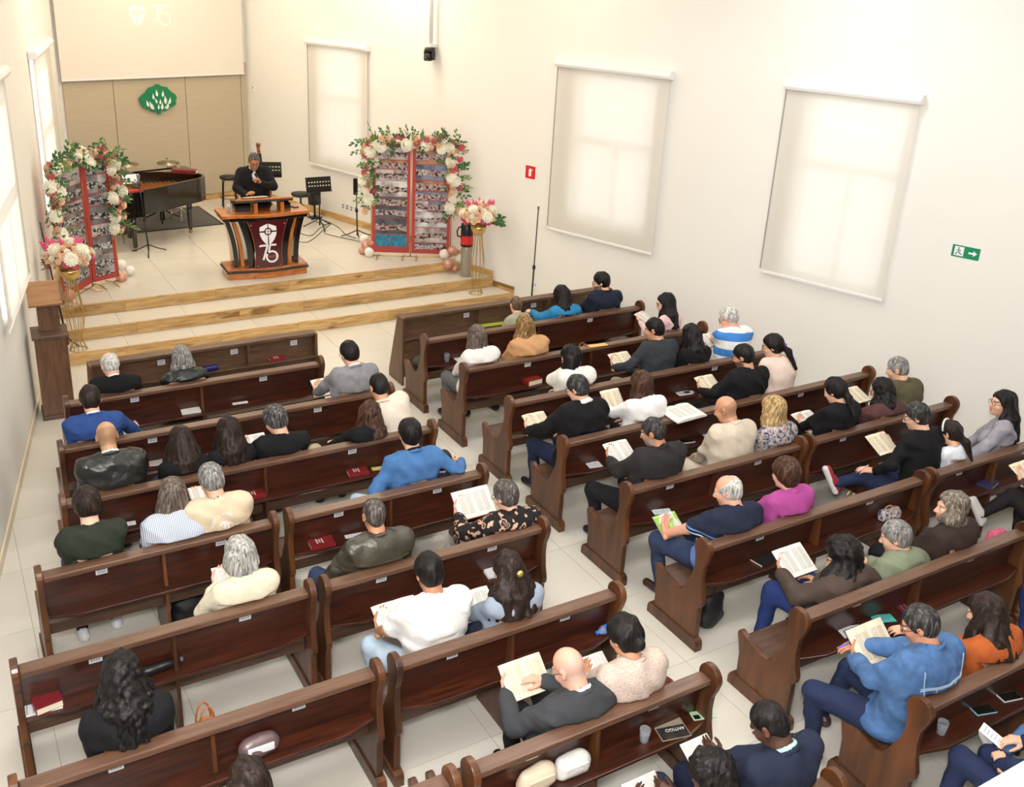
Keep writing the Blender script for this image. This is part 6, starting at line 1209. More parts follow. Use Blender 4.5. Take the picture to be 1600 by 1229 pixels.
for (x, z, h, tl) in ((-0.22, -0.06, 0.13, 0.3), (-0.15, -0.10, 0.17, 0.4), (-0.10, 0.06, 0.11, 0.1), (-0.03, 0.12, 0.13, 0.1), (-0.05, -0.02, 0.10, 0.3), (0.03, -0.04, 0.10, -0.1), (0.06, -0.12, 0.14, -0.1), (0.09, 0.10, 0.12, -0.1), (0.13, -0.01, 0.16, 0.05), (0.17, -0.12, 0.14, -0.3), (0.22, -0.03, 0.13, -0.2), (-0.01, -0.13, 0.10, 0.0), (-0.12, -0.14, 0.08, 0.5), (0.12, -0.15, 0.06, -0.2)):
    q = [(0, -0.5), (0.16, -0.3), (0.19, -0.05), (0.09, 0.22), (0, 0.5), (-0.06, 0.2), (-0.17, -0.05), (-0.15, -0.3)]; q = [((u*math.cos(tl)-v*math.sin(tl))*h+x, (u*math.sin(tl)+v*math.cos(tl))*h+z) for u, v in q]; G().prism(q, -0.056, -0.05, 'y').build('flame', SIGNW, e)
# projected logo on the screen
PROJ = mat('projected_light', (246, 248, 246), 0.8)
def scr(px, py): c = atp(px, py, (B_N[0], B_N[1], 0), float(BL @ B_N)-0.10); return float((c[:2]-BL) @ B_U)-B_LEN/2, c[2]-2.88
sx, sz = scr(214, 24); g = G(); shield(g, sx, sz, 0.36, -0.0075, -0.0062); g.build('projected_shield', PROJ, sc_e); sx, sz = scr(252, 24); g = G(); seventy_five(g, sx, sz, 0.36, -0.0075, -0.0062, 0.07); g.build('projected_75', PROJ, sc_e)
# ---- walnut stand at the left wall
e = empty('walnut_stand', 'two-tier walnut reading stand against the left wall', 'stand', (0.905, 11.10, 0.0), math.radians(-3))
G().box(-0.165, 0.165, -0.16, 0.16, 0.05, 0.97).build('cabinet', WALNUT_V, e, bevel=0.003); G().box(-0.19, 0.19, -0.19, 0.19, 0.97, 1.005).build('cabinet_top', WALNUT, e, bevel=0.004); G().box(-0.18, 0.18, -0.18, 0.18, 0.0, 0.05).build('plinth', WALNUT, e, bevel=0.004); G().box(-0.10, 0.12, 0.0, 0.15, 1.005, 1.40).build('column', WALNUT_V, e, bevel=0.003)
M = Matrix.Translation(Vector((0.0, 0.02, 1.42))) @ Matrix.Rotation(math.radians(24), 4, 'X'); G().box(-0.18, 0.185, -0.20, 0.20, 0.0, 0.03, M).build('reading_top', wood('walnut_light', (128, 88, 54), (160, 116, 76), 0.4), e, bevel=0.004); G().box(0.165, 0.185, -0.20, 0.20, 0.03, 0.06, M).build('side_lip', WALNUT, e)
# ---- fire extinguisher
e = empty('fire_extinguisher', 'dark extinguisher with a red label behind the right flower stand', 'extinguisher', (7.32, 13.15, 0.32)); G().lathe([(0.085, 0.0), (0.09, 0.02), (0.09, 0.46), (0.07, 0.52), (0.03, 0.56)], 18).build('cylinder', mat('steel_grey', (158, 152, 140), 0.35, 0.3), e, True); G().lathe([(0.0915, 0.50), (0.10, 0.50), (0.10, 0.86), (0.09, 0.87)], 18).build('upper_shell', BLACK, e, True); G().lathe([(0.102, 0.54), (0.102, 0.68)], 18, caps=False).build('label_band', RED, e, True); G().tube([(-0.10, 0, 0.66), (-0.17, 0, 0.68), (-0.18, 0, 0.76), (-0.15, 0, 0.82), (-0.09, 0, 0.82)], 0.012, 8).build('handle', BLACK, e, True)
# ================================================================ photo displays, flowers, balloons
def photo_mat(name, bw):
    m = bpy.data.materials.new(name); m.use_nodes = True; nt = m.node_tree; b = nt.nodes['Principled BSDF']; b.inputs['Roughness'].default_value = 0.35
    tc = nt.nodes.new('ShaderNodeTexCoord'); oi = nt.nodes.new('ShaderNodeObjectInfo'); ad = nt.nodes.new('ShaderNodeVectorMath'); ad.operation = 'ADD'; mu = nt.nodes.new('ShaderNodeMath'); mu.operation = 'MULTIPLY'; mu.inputs[1].default_value = 61
    nt.links.new(oi.outputs['Random'], mu.inputs[0]); nt.links.new(tc.outputs['Object'], ad.inputs[0]); nt.links.new(mu.outputs[0], ad.inputs[1]); v = ad.outputs[0]
    n1 = noise_val(nt, v, 21); n2 = noise_val(nt, v, 5); sp = nt.nodes.new('ShaderNodeSeparateXYZ'); nt.links.new(tc.outputs['Object'], sp.inputs[0])
    def M_(op, a, bb):
        n = nt.nodes.new('ShaderNodeMath'); n.operation = op
        for i, x in enumerate((a, bb)):
            if isinstance(x, (int, float)): n.inputs[i].default_value = x
            else: nt.links.new(x, n.inputs[i])
        return n.outputs[0]
    band = M_('LESS_THAN', M_('ADD', M_('ABSOLUTE', M_('ADD', sp.outputs[2], 0.012), 0), M_('MULTIPLY', n2, 0.10)), 0.098)   # a row of people across the middle
    fl = M_('FRACT', M_('MULTIPLY', oi.outputs['Random'], 7.31), 0); fl.node.operation = 'FRACT'
    if bw:
        crowd = ramp(nt, n1, [(0.36, (26, 26, 30)), (0.50, (90, 88, 90)), (0.56, (226, 224, 220)), (0.66, (50, 48, 52))], False); back = ramp(nt, fl, [(0, (150, 148, 150)), (0.3, (196, 194, 192)), (0.6, (120, 118, 122)), (0.8, (172, 170, 172))])
    else:
        crowd = ramp(nt, n1, [(0.34, (24, 26, 34)), (0.44, (108, 62, 50)), (0.50, (206, 180, 168)), (0.56, (60, 74, 116)), (0.62, (226, 220, 218)), (0.70, (36, 36, 42))], False); back = ramp(nt, fl, [(0, (206, 196, 196)), (0.2, (182, 132, 104)), (0.34, (214, 216, 222)), (0.5, (128, 136, 160)), (0.64, (226, 222, 220)), (0.8, (92, 96, 104)), (0.9, (196, 178, 176))])
    tone = ramp(nt, n2, [(0.35, (150, 150, 150)), (0.6, (255, 255, 255))], False); m2 = nt.nodes.new('ShaderNodeMix'); m2.data_type = 'RGBA'; m2.blend_type = 'MULTIPLY'; m2.inputs[0].default_value = 1; nt.links.new(back, m2.inputs[6]); nt.links.new(tone, m2.inputs[7])
    mx = nt.nodes.new('ShaderNodeMix'); mx.data_type = 'RGBA'; nt.links.new(band, mx.inputs[0]); nt.links.new(m2.outputs[2], mx.inputs[6]); nt.links.new(crowd, mx.inputs[7]); nt.links.new(mx.outputs[2], b.inputs['Base Color']); return m
PH_BW, PH_C = photo_mat('photo_black_white', True), photo_mat('photo_colour', False); PH_G = mat('photo_teal', (40, 120, 150), 0.35, var=0.5, scale=14)
FRAME_RED = mat('frame_red', (170, 58, 52), 0.5)
def display(label, pts, z0, z1, pm, seed):
    """two hinged leaves through three floor points"""
    e = empty('photo_display', label, 'photo display', (pts[1][0], pts[1][1], ZS), group='folding photo displays'); rr = np.random.RandomState(seed); frames = []
    for k in range(2):
        a = np.array(pts[k]); b = np.array(pts[k+1]); u = (b-a)/np.linalg.norm(b-a); n = np.array((-u[1], u[0])); n = n if n[1] > 0 else -n; w = float(np.linalg.norm(b-a)); o = a-np.array(pts[1])
        M = Matrix(((u[0], n[0], 0, o[0]), (u[1], n[1], 0, o[1]), (0, 0, 1, 0), (0, 0, 0, 1))); frames.append((M, w)); h = z1-z0
        lf = G().box(0.015, w-0.015, -0.012, 0.012, z0, z1).build('leaf_board', FRAME_RED, e); lf.matrix_local = M
        x0, x1, zz = 0.065, w-0.06, z1-0.05
        while zz > z0+0.12:
            hh = min(rr.choice([0.15, 0.18, 0.21, 0.26]), zz-z0-0.06); nx = rr.choice([1, 2, 2, 2, 3]) if hh < 0.20 else rr.choice([1, 2]); cuts = [0]+sorted((np.arange(1, nx)+rr.uniform(-0.2, 0.2, nx-1))/nx)+[1]
            for q in range(nx):
                xa = x0+(x1-x0)*cuts[q]+0.003; xb = x0+(x1-x0)*cuts[q+1]-0.003; dz = rr.uniform(0, 0.012)
                G().box(-(xb-xa)/2, (xb-xa)/2, -0.0015, 0.0, -hh/2+dz, hh/2-0.004).build('photo_print', PH_G if (pm is PH_C and zz-hh < z0+0.12 and k == 0) else pm, lf, loc=((xa+xb)/2, -0.0125, zz-hh/2))
            zz -= hh
        fr = G()
        for x in (0.0, w): fr.tube([(x, 0, 0.03), (x, 0, z1+0.02)], 0.009, 6)
        fr.tube([(0, 0, z1+0.02), (w, 0, z1+0.02)], 0.009, 6); fr.tube([(0, 0, 0.03), (w, 0, 0.03)], 0.008, 6)
        for x in (0.10, w-0.12): fr.tube([(x, -0.20, 0.010), (x, 0.0, 0.035), (x, 0.16, 0.010)], 0.009, 6)
        f = fr.build('gold_frame', GOLD, e, True); f.matrix_local = M
    return e, frames
# ---- flower parts, shared meshes
def petal_ring(g, n, r0, r1, z0, z1, w, rot=0.0, cup=0.0):
    for k in range(n):
        a = rot+2*math.pi*k/n; ca, sa = math.cos(a), math.sin(a); T = lambda r, t, z: (ca*r-sa*t, sa*r+ca*t, z)
        zm = (z0+z1)/2+cup
        g.add([T(r0, -w*0.35, z0), T(r0, w*0.35, z0), T((r0+r1)/2, -w*0.5, zm), T((r0+r1)/2, w*0.5, zm), T(r1, -w*0.28, z1), T(r1, w*0.28, z1), T(r1*1.04, 0, z1-0.02)], [(0, 1, 3, 2), (2, 3, 5, 4), (4, 5, 6)])
def rose_mesh():
    g = G(); petal_ring(g, 5, 0.30, 1.0, -0.35, 0.05, 1.1, 0.0, -0.10); petal_ring(g, 5, 0.22, 0.85, -0.25, 0.35, 0.95, 0.6, -0.12); petal_ring(g, 5, 0.15, 0.60, -0.1, 0.55, 0.75, 0.2, -0.12); petal_ring(g, 4, 0.08, 0.38, 0.0, 0.66, 0.5, 0.5, -0.1); g.ball((0, 0, 0.35), (0.24, 0.24, 0.30), 7, 5); g.ball((0, 0, -0.15), (0.6, 0.6, 0.4), 8, 5); return g.mesh('rose', True)
def dahlia_mesh():
    g = G(); g.ball((0, 0, 0.05), (0.62, 0.62, 0.55), 10, 6)
    for k, (n, r, z, w) in enumerate(((12, 1.0, -0.05, 0.42), (12, 0.98, 0.22, 0.40), (10, 0.85, 0.48, 0.38), (8, 0.60, 0.68, 0.34), (5, 0.32, 0.80, 0.28))): petal_ring(g, n, r*0.45, r, z*0.6, z, w, 0.26*k, 0.05)
    return g.mesh('dahlia', True)
def sprig_mesh(n=7, seed=0):
    g = G(); rr = np.random.RandomState(seed); g.tube([(0, 0, 0), (0.02, 0, 0.5), (0.05, 0.02, 1.0)], 0.012, 4)
    for k in range(n):
        t = 0.15+0.85*k/(n-1); a = (1 if k % 2 else -1)*(0.9-0.35*t) if k < n-1 else 0.0; az = rr.uniform(-0.6, 0.6); L_ = rr.uniform(0.34, 0.46); w = L_*0.30
        M = Matrix.Translation(Vector((0.05*t*t, 0.02*t*t, t))) @ Matrix.Rotation(az, 4, 'Z') @ Matrix.Rotation(a, 4, 'Y')
        V = [Vector(p) for p in ((0, 0, 0), (-w, 0.03, L_*0.4), (0, -0.02, L_*0.45), (w, 0.03, L_*0.4), (-w*0.6, 0.05, L_*0.75), (0, 0.02, L_*0.8), (w*0.6, 0.05, L_*0.75), (0, 0.07, L_))]
        g.add([M @ p for p in V], [(0, 1, 2), (0, 2, 3), (1, 4, 5, 2), (2, 5, 6, 3), (4, 7, 5), (5, 7, 6)])
    return g.mesh('leaf_sprig', True)
def spike_mesh():
    g = G(); g.tube([(0, 0, -0.3), (0, 0, 1.0)], 0.02, 4)
    for k in range(16):
        z = k/16; r = 0.24*(1-z)**0.8+0.03; a = k*2.4; g.ball((r*0.6*math.cos(a), r*0.6*math.sin(a), z), (r*0.55, r*0.55, 0.09), 6, 4)
    return g.mesh('flower_spike', True)
ROSE, DAHL, SPRIG, SPRIG2, SPIKE = rose_mesh(), dahlia_mesh(), sprig_mesh(7, 1), sprig_mesh(5, 2), spike_mesh()
FM = {'white': mat('petal_white', (244, 240, 222), 0.7, var=0.05, scale=20), 'peach': mat('petal_peach', (244, 208, 172), 0.7, var=0.08, scale=20), 'pink': mat('petal_pink', (220, 116, 120), 0.7, var=0.10, scale=20), 'hot': mat('petal_hot_pink', (228, 96, 136), 0.7, var=0.10, scale=20), 'leaf': mat('leaf_green', (58, 104, 58), 0.55, var=0.25, scale=9), 'leaf2': mat('leaf_pale_green', (120, 150, 84), 0.6, var=0.25, scale=9)}
for m_ in (FM['leaf'], FM['leaf2']): pass
FMESH = {}
def fmesh(base, key):
    k = (base.name, key)
    if k not in FMESH: me = base.copy(); me.materials.clear(); me.materials.append(FM[key]); FMESH[k] = me
    return FMESH[k]
def flower(name, base, key, parent, loc, nrm_, r, roll=0.0):
    o = bpy.data.objects.new(name, fmesh(base, key)); COL.objects.link(o); o.parent = parent; o.location = loc; o.scale = (r, r, r)
    o.rotation_mode = 'QUATERNION'; o.rotation_quaternion = Vector(nrm_).normalized().to_track_quat('Z', 'Y') @ Quaternion((0, 0, 1), roll); return o
def garland(label, e_loc, frames, z0l, z0r, ztop, seed):
    e = empty('flower_garland', label, 'garland', (e_loc.x, e_loc.y, ZS), group='flower garlands'); rr = np.random.RandomState(seed); (M0, w0), (M1, w1) = frames; W = w0+w1
    def pt(s):   # path left side up, across the top, right side down
        a, b = ztop-z0l, W
        if s < a: x, z, out = -0.03, z0l+s, (-1, 0)
        elif s < a+b: x, z, out = s-a, ztop+0.03*math.sin((s-a)/b*math.pi), (0, 1)
        else: x, z, out = W+0.03, ztop-(s-a-b), (1, 0)
        M, xx = (M0, x) if x < w0 else (M1, x-w0); return M, xx, z, out
    tot = (ztop-z0l)+W+(ztop-z0r); n = int(tot/0.029); kinds = ['rose_p', 'dahlia', 'rose_pk', 'rose_p', 'small', 'rose_pk', 'rose_p', 'rose_pk', 'small', 'rose_p', 'rose_pk', 'dahlia', 'rose_p', 'small']
    for k in range(n):
        s = tot*(k+0.5)/n; M, x, z, out = pt(s); kd = kinds[k % len(kinds)]; j = rr.uniform(-0.10, 0.10, 2); y = -0.05-rr.uniform(0, 0.06)
        p = M @ Vector((x+j[0], y, z+j[1])); nn = M.to_3x3() @ Vector((out[0]*0.35+rr.uniform(-.3, .3), -1.0, out[1]*0.35+rr.uniform(-.2, .4)))
        if kd == 'dahlia': flower('white_dahlia', DAHL, 'white', e, p, nn, rr.uniform(0.085, 0.105), rr.uniform(0, 6))
        elif kd == 'rose_p': flower('peach_rose', ROSE, 'peach', e, p, nn, rr.uniform(0.052, 0.064), rr.uniform(0, 6))
        elif kd == 'rose_pk': flower('pink_rose', ROSE, 'pink', e, p, nn, rr.uniform(0.045, 0.058), rr.uniform(0, 6))
        else: flower('small_rose', ROSE, 'white', e, p, nn, rr.uniform(0.028, 0.035), rr.uniform(0, 6))
    for k in range(int(tot/0.024)):
        s = tot*(k+0.5)/int(tot/0.024); M, x, z, out = pt(s); j = rr.uniform(-0.11, 0.11, 2); p = M @ Vector((x+j[0], -0.02-rr.uniform(0, 0.06), z+j[1])); dr = M.to_3x3() @ Vector((out[0]*rr.uniform(-0.6, 1.2)+rr.uniform(-.5, .5), rr.uniform(-0.8, 0.0), out[1]*rr.uniform(-0.4, 1.2)+rr.uniform(-.5, .7)))
        flower('leaf_sprig', SPRIG if k % 2 else SPRIG2, 'leaf' if k % 3 else 'leaf2', e, p, dr, rr.uniform(0.12, 0.19), rr.uniform(0, 6))
    return e
dR, fR = display('folding red-framed display of colour photos right of the pulpit', [(6.116, 14.198), (6.681, 13.898), (7.262, 13.60)], 0.09, 1.87, PH_C, 3)
dL, fL = display('folding red-framed display of black and white photos left of the piano', [(1.31, 13.50), (1.788, 14.141), (2.18, 14.31)], 0.09, 1.84, PH_BW, 5)
garland('arch of white and pink flowers around the colour photo display', dR.location, fR, 0.86, 0.80, 1.89, 11); garland('arch of white and pink flowers around the black and white photo display', dL.location, fL, 0.76, 0.82, 1.86, 12)
def flower_stand(label, blabel, x, y, z, h, seed, side):
    e = empty('vase_stand', label, 'vase stand', (x, y, z), group='gold flower stands')
    for k in range(11):
        a = 2*math.pi*k/11; c, s_ = math.cos(a), math.sin(a); G().tube([(0.105*c, 0.105*s_, 0.0), (0.06*c, 0.06*s_, h*0.14), (0.10*c, 0.10*s_, h*0.32), (0.115*c, 0.115*s_, h*0.48), (0.075*c, 0.075*s_, h*0.72), (0.06*c, 0.06*s_, h*0.84), (0.085*c, 0.085*s_, h*0.93)], 0.0045, 5).build('wire', GOLD, e, True)
    G().tube([(0.105*math.cos(a), 0.105*math.sin(a), 0.006) for a in np.linspace(0, 2*math.pi, 25)], 0.006, 6, False).build('base_ring', GOLD, e, True)
    G().lathe([(0.05, h*0.86), (0.10, h*0.90), (0.125, h*0.95), (0.12, h), (0.11, h), (0.10, h*0.93), (0.001, h*0.90)], 24, caps=False).build('bowl', GOLD, e, True)
    b = empty('bouquet', blabel, 'bouquet', (x, y, z+h), group='bouquets on gold stands'); rr = np.random.RandomState(seed); n = 60
    for k in range(n):
        t = (k+0.5)/n; ph = math.acos(1-t*1.18); th = k*2.39996; d = Vector((math.sin(ph)*math.cos(th), math.sin(ph)*math.sin(th), math.cos(ph))); R_ = 0.25; p = Vector((d.x*R_*1.08, d.y*R_, 0.11+d.z*0.21))
        if k % 6 == 0 and d.z > 0.0: flower('white_dahlia', DAHL, 'white', b, p, d, rr.uniform(0.08, 0.095))
        elif d.z < 0.1: flower('pink_rose', ROSE, 'hot' if k % 2 else 'peach', b, p, d, rr.uniform(0.042, 0.052))
        else: flower('peach_rose', ROSE, 'peach' if k % 3 else 'white', b, p, d, rr.uniform(0.042, 0.055))
    for k in range(16):
        a = rr.uniform(0, 6.28); d = Vector((0.55*math.cos(a)+side*0.15, 0.4+0.25*math.sin(a), 0.9)); p = Vector((0.17*math.cos(a)+side*0.03, 0.02+0.10*math.sin(a), 0.22)); flower('astilbe_spike', SPIKE, 'hot', b, p, d, rr.uniform(0.16, 0.21))
    for k in range(26):
        a = rr.uniform(-1.0, 1.0) if side > 0 else math.pi+rr.uniform(-1.0, 1.0)
        if k > 15: a = rr.uniform(0, 6.28)
        p = Vector((0.15*math.cos(a), 0.13*math.sin(a), 0.06+0.08*rr.rand())); d = Vector((math.cos(a), math.sin(a), -0.5+0.9*rr.rand())); flower('leaf_sprig', SPRIG, 'leaf', b, p, d, (rr.uniform(0.13, 0.22) if side > 0 else rr.uniform(0.10, 0.14)) if k <= 15 else 0.10, rr.uniform(0, 6))
    return e
flower_stand('gold wire flower stand on the steps at right', 'white and pink bouquet on the right gold stand', 7.27, 12.70, 0.16, 1.12, 21, 1)
flower_stand('gold wire flower stand behind the walnut stand at left', 'white and pink bouquet on the left gold stand', 1.35, 12.62, 0.16, 1.10, 22, -1)
BAL_R = mat('balloon_rose_gold', (206, 150, 132), 0.22, 0.25); BAL_W = mat('balloon_pearl', (236, 232, 224), 0.25)
def balloon(px, py, y, r, m, label):
    c = aty(px, py, y); e = empty('balloon', label, 'balloon', tuple(c), group='balloon clusters'); G().lathe([(0.001, -r*1.12), (r*0.16, -r*1.06), (r*0.5, -r*0.86), (r*0.85, -r*0.48), (r, 0.0), (r*0.93, r*0.42), (r*0.66, r*0.78), (r*0.3, r*0.96), (0.001, r)], 20, caps=False).build('skin', m, e, True); G().lathe([(r*0.05, -r*1.10), (r*0.14, -r*1.22)], 8).build('knot', m, e, True)
for (px, py, y, r, m, lab) in ((572, 384, 14.35, 0.085, BAL_R, 'rose-gold balloon at the far left of the right photo display'), (582, 378, 14.25, 0.085, BAL_R, 'rose-gold balloon against the lower left corner of the right photo display'), (567, 392, 14.40, 0.07, BAL_R, 'half-hidden rose-gold balloon low at the left of the right display'), (577, 394, 14.22, 0.085, BAL_W, 'white balloon in front at the left of the right photo display'), (569, 374, 14.55, 0.085, BAL_W, 'pearl balloon behind the cluster left of the right display'),
      (694, 397, 13.62, 0.085, BAL_W, 'white balloon under the lower right corner of the colour photo display'), (706, 392, 13.55, 0.085, BAL_R, 'rose-gold balloon on top of the cluster by the steps'), (719, 405, 13.50, 0.09, BAL_W, 'big white balloon beside the gold flower stand'), (700, 412, 13.38, 0.085, BAL_R, 'rose-gold balloon low over the top step'), (711, 419, 13.34, 0.055, BAL_R, 'small rose-gold balloon at the bottom of the cluster by the steps'),
      (108, 461, 13.50, 0.085, BAL_R, 'rose-gold balloon beside the walnut stand'), (101, 449, 13.72, 0.085, BAL_W, 'white balloon half behind the black and white photo display'), (190, 434, 14.35, 0.08, BAL_R, 'rose-gold balloon at the right foot of the black and white display'), (189, 414, 14.62, 0.085, BAL_W, 'large white balloon right of the black and white display'), (203, 422, 14.55, 0.07, BAL_W, 'small white balloon farthest right of the black and white display')):
    balloon(px, py, y, r, m, lab)
# ================================================================ things left on the pews
SHZ = 0.5785
def shelf(px, py, key, dy=(-0.075, 0.0), z=SHZ):
    p = atz(px, py, z); y = PEWS[key][2] if key in PEWS else key; return (float(p[0]), float(min(max(p[1], y+dy[0]), y+dy[1])), z)
closed_book('white-edged book lying on the shelf behind the white-haired man', shelf(290, 630, 'L3'), 1.5, 0.11, 0.19, 0.02, (226, 222, 214), title=False)
p_ = atz(424, 552, 0.623); closed_book('red hymnal on the front partition shelf', (p_[0], 10.18, 0.6235), 1.55, 0.10, 0.19)
closed_book('red hymnal on the shelf before the blue sweater', shelf(545, 723, 'L5'), 1.45, 0.13, 0.19, 0.03, (122, 28, 34)); closed_book('red hymnal on the shelf right of the SLOW LIVING t-shirt', shelf(385, 757, 'L5'), 1.5, 0.13, 0.19)
closed_book('red hymnal on the shelf before the olive leather jacket', shelf(488, 830, 'L6b'), 1.5, 0.14, 0.20, 0.03, (122, 28, 34)); closed_book('thick crimson bible at the left end of the shelf', shelf(70, 1078, 'L7a'), 0.15, 0.16, 0.13, 0.05, (112, 18, 26), title=False)
closed_book('white book with a maroon spine on the shelf by the patterned top', shelf(762, 882, 'L7b'), 1.45, 0.12, 0.17, 0.022, (226, 226, 230), title=False); closed_book('thick gilt-edged bible with red cover on the right block', shelf(814, 586, 'R3'), 0.1, 0.20, 0.14, 0.06, (128, 34, 28), title=False)
closed_book('dark book with white pages on the shelf before the brown jacket', shelf(1182, 868, 'R7a'), 1.7, 0.13, 0.19, 0.02, (28, 26, 28), title=False); closed_book('book with a blue and yellow cover on the shelf', shelf(1510, 740, 'R7b'), 0.25, 0.20, 0.14, 0.025, (44, 48, 84), title=False)
closed_book('black notebook on the shelf before the bearded man', shelf(1380, 690+8, 'R6b'), 0.2, 0.18, 0.12, 0.015, (26, 24, 26), title=False)
for lab, px, py, key, rzz, w, h, col in (('white leaflet on the shelf right of the white-edged book', 368, 620, 'L3', 1.5, 0.05, 0.16, (232, 230, 226)), ('white envelope on the shelf before the boy in green', 193, 803, 'L5', 1.45, 0.06, 0.13, (232, 232, 232)), ('magazine with a printed cover at the shelf before the girls', 235, 698, 'L4', 1.4, 0.13, 0.16, (186, 172, 170)), ('yellow slip of paper beside the red hymnal', 582, 722, 'L5', 1.4, 0.06, 0.12, (230, 208, 120)),
     ('white printed sheet at the aisle end before the blue sweater', 655, 702, 'L5', 1.6, 0.12, 0.14, (232, 232, 232)), ('white and blue leaflet on the shelf before the olive jacket', 540, 817, 'L6b', 1.45, 0.05, 0.17, (214, 216, 226)), ('white notepad on the shelf behind the white collar', 908, 711, 'R5', 1.4, 0.11, 0.14, (228, 226, 232)), ('white and teal card on the shelf before the navy polo', 1018, 787, 'R6a', 1.3, 0.08, 0.17, (214, 228, 234)),
     ('white sheet on the shelf right of the glossy brown hair', 1047, 602, 'R4', 1.45, 0.10, 0.18, (230, 230, 230)), ('second white sheet on the shelf before the black jacket', 1068, 608, 'R4', 1.45, 0.06, 0.12, (222, 224, 230)), ('white notebook sheet on the shelf before the pen', 1395, 668, 'R6b', 1.2, 0.11, 0.16, (226, 226, 232)), ('printed white form on the shelf before the denim jacket', 1330, 985, 'R8a', 1.3, 0.12, 0.20, (226, 226, 236)), ('teal card on the shelf before the denim jacket', 1368, 958, 'R8a', 1.25, 0.09, 0.17, (66, 178, 178)), ('maroon folder on the shelf before the orange cardigan', 1412, 940, 'R8a', 1.3, 0.13, 0.24, (94, 26, 46)), ('white paper under the crimson bible', 62, 1092, 'L7a', 1.5, 0.12, 0.24, (230, 228, 228)), ('white paper by the drinking glass on the right block', 708, 552, 'R2', 1.45, 0.09, 0.15, (226, 224, 226)), ('grey leaflet under the large open bible', 1092, 665, 'R5', 1.5, 0.10, 0.24, (188, 190, 198)), ('white card at the wall end of the shelf behind the ponytail', 1333, 604, 'R5', 1.4, 0.09, 0.17, (224, 224, 228))):
    sheet(lab, shelf(px, py, key), rzz, w, h, col=col)
p_ = atz(665, 500, 0.63); 
e = sheet('yellow-green folder on the front right partition shelf', (float(atz(757, 498, 0.63)[0]), 10.24, 0.6235), 1.5, 0.10, 0.36, col=(196, 208, 70), lines=False, group=None); sheet('wooden-toned clipboard on the pew top before the charcoal sweater', (float(atz(930, 537, 0.9)[0]), row_y('R', 3), 0.9), 1.45, 0.08, 0.24, col=(226, 176, 112), lines=False, group=None)
sheet('magazine with a dark photo cover on the shelf at the bottom', shelf(1045, 1135, 'L9b'), 1.35, 0.17, 0.20, col=(150, 138, 120), lines=False, name='magazine', cat='magazine', group=None); o = bpy.data.objects['magazine']; G().box(-0.08, 0.02, -0.095, 0.095, 0.003, 0.0036).build('cover_photo', mat('mag_dark', (48, 44, 42), 0.4, var=0.6, scale=18), o); link('lettering', text_mesh('ANTIGO', 0.034), SIGNW, o, (-0.01, -0.02, 0.004), (0, 0, 1.57))
M = Matrix.Translation(Vector((float(atz(1080, 650, 0.93)[0]), row_y('R', 5)+0.01, 0.905))) @ Matrix.Rotation(0.05, 4, 'Z') @ Matrix.Rotation(math.radians(4), 4, 'X'); open_book('large open bible lying on the pew top before the beige suit', M, 0.17, 0.24, 0.035, PAGE, (40, 30, 30))
sheet('pink booklet with an orange picture between the two girls', (float(atz(318, 700, 0.62)[0]), row_y('L', 4)+0.06-0.10, 0.579), 1.5, 0.02, 0.14, (0, math.radians(-70)), col=(232, 120, 160), lines=False, name='booklet', cat='booklet', group=None, th=0.006)
# cups and bottles
PLASTIC = glass('cup_plastic', (0.88, 0.90, 0.94, 1), 0.1, milk=0.22); BOTTLE = glass('bottle_plastic', (0.62, 0.76, 0.95, 1), 0.05, milk=0.25)
tumbler('clear tumbler on the shelf beside the white cardigan', shelf(687, 556, 'R2'), 0.036, 0.10, group='cups on the pew shelves'); tumbler('plastic cup beside the dark magazine', shelf(1000, 1150, 'L9b'), 0.035, 0.09, PLASTIC, 0.2, 'plastic_cup', group='cups on the pew shelves'); tumbler('plastic cup of water at the end of the shelf behind denim', shelf(1461, 1138, 'R9a'), 0.035, 0.09, PLASTIC, 0.7, 'plastic_cup', group='cups on the pew shelves')
def bottle(label, loc, rzz, L_, r, m, cap, band=None):
    e = empty('bottle', label, 'bottle', loc, group='bottles on the shelves'); e.rotation_euler = (0, math.pi/2, rzz); e.location.z += r
    G().lathe([(r*0.8, 0), (r, 0.01), (r, L_*0.3), (r*0.93, L_*0.35), (r, L_*0.42), (r, L_*0.7), (r*0.45, L_*0.88), (r*0.42, L_*0.92)], 16).build('body', m, e, True); G().lathe([(r*0.5, L_*0.92), (r*0.5, L_)], 14).build('cap', cap, e, True)
    if band: G().lathe([(r*1.02, L_*0.45), (r*1.02, L_*0.66)], 16, caps=False).build('label', band, e, True)
BLUE = mat('bottle_blue', (40, 100, 210), 0.3); p_ = shelf(955, 972, 'L8b'); bottle('clear water bottle with blue cap lying on the shelf', p_, math.pi+0.12, 0.20, 0.032, BOTTLE, BLUE, mat('bottle_band', (60, 110, 220), 0.4)); p_ = atz(320, 566, 0.66); bottle('dark blue bottle lying on the front partition shelf', (p_[0]+0.1, 10.17, 0.6235), math.pi+0.1, 0.22, 0.032, mat('bottle_navy', (30, 36, 110), 0.25), BLACK); p_ = shelf(215, 1030, 'L7a'); bottle('black cylindrical bottle on the shelf before the curly-haired woman', p_, 0.1, 0.26, 0.033, BLACK, mat('grey_cap', (84, 88, 92), 0.4))
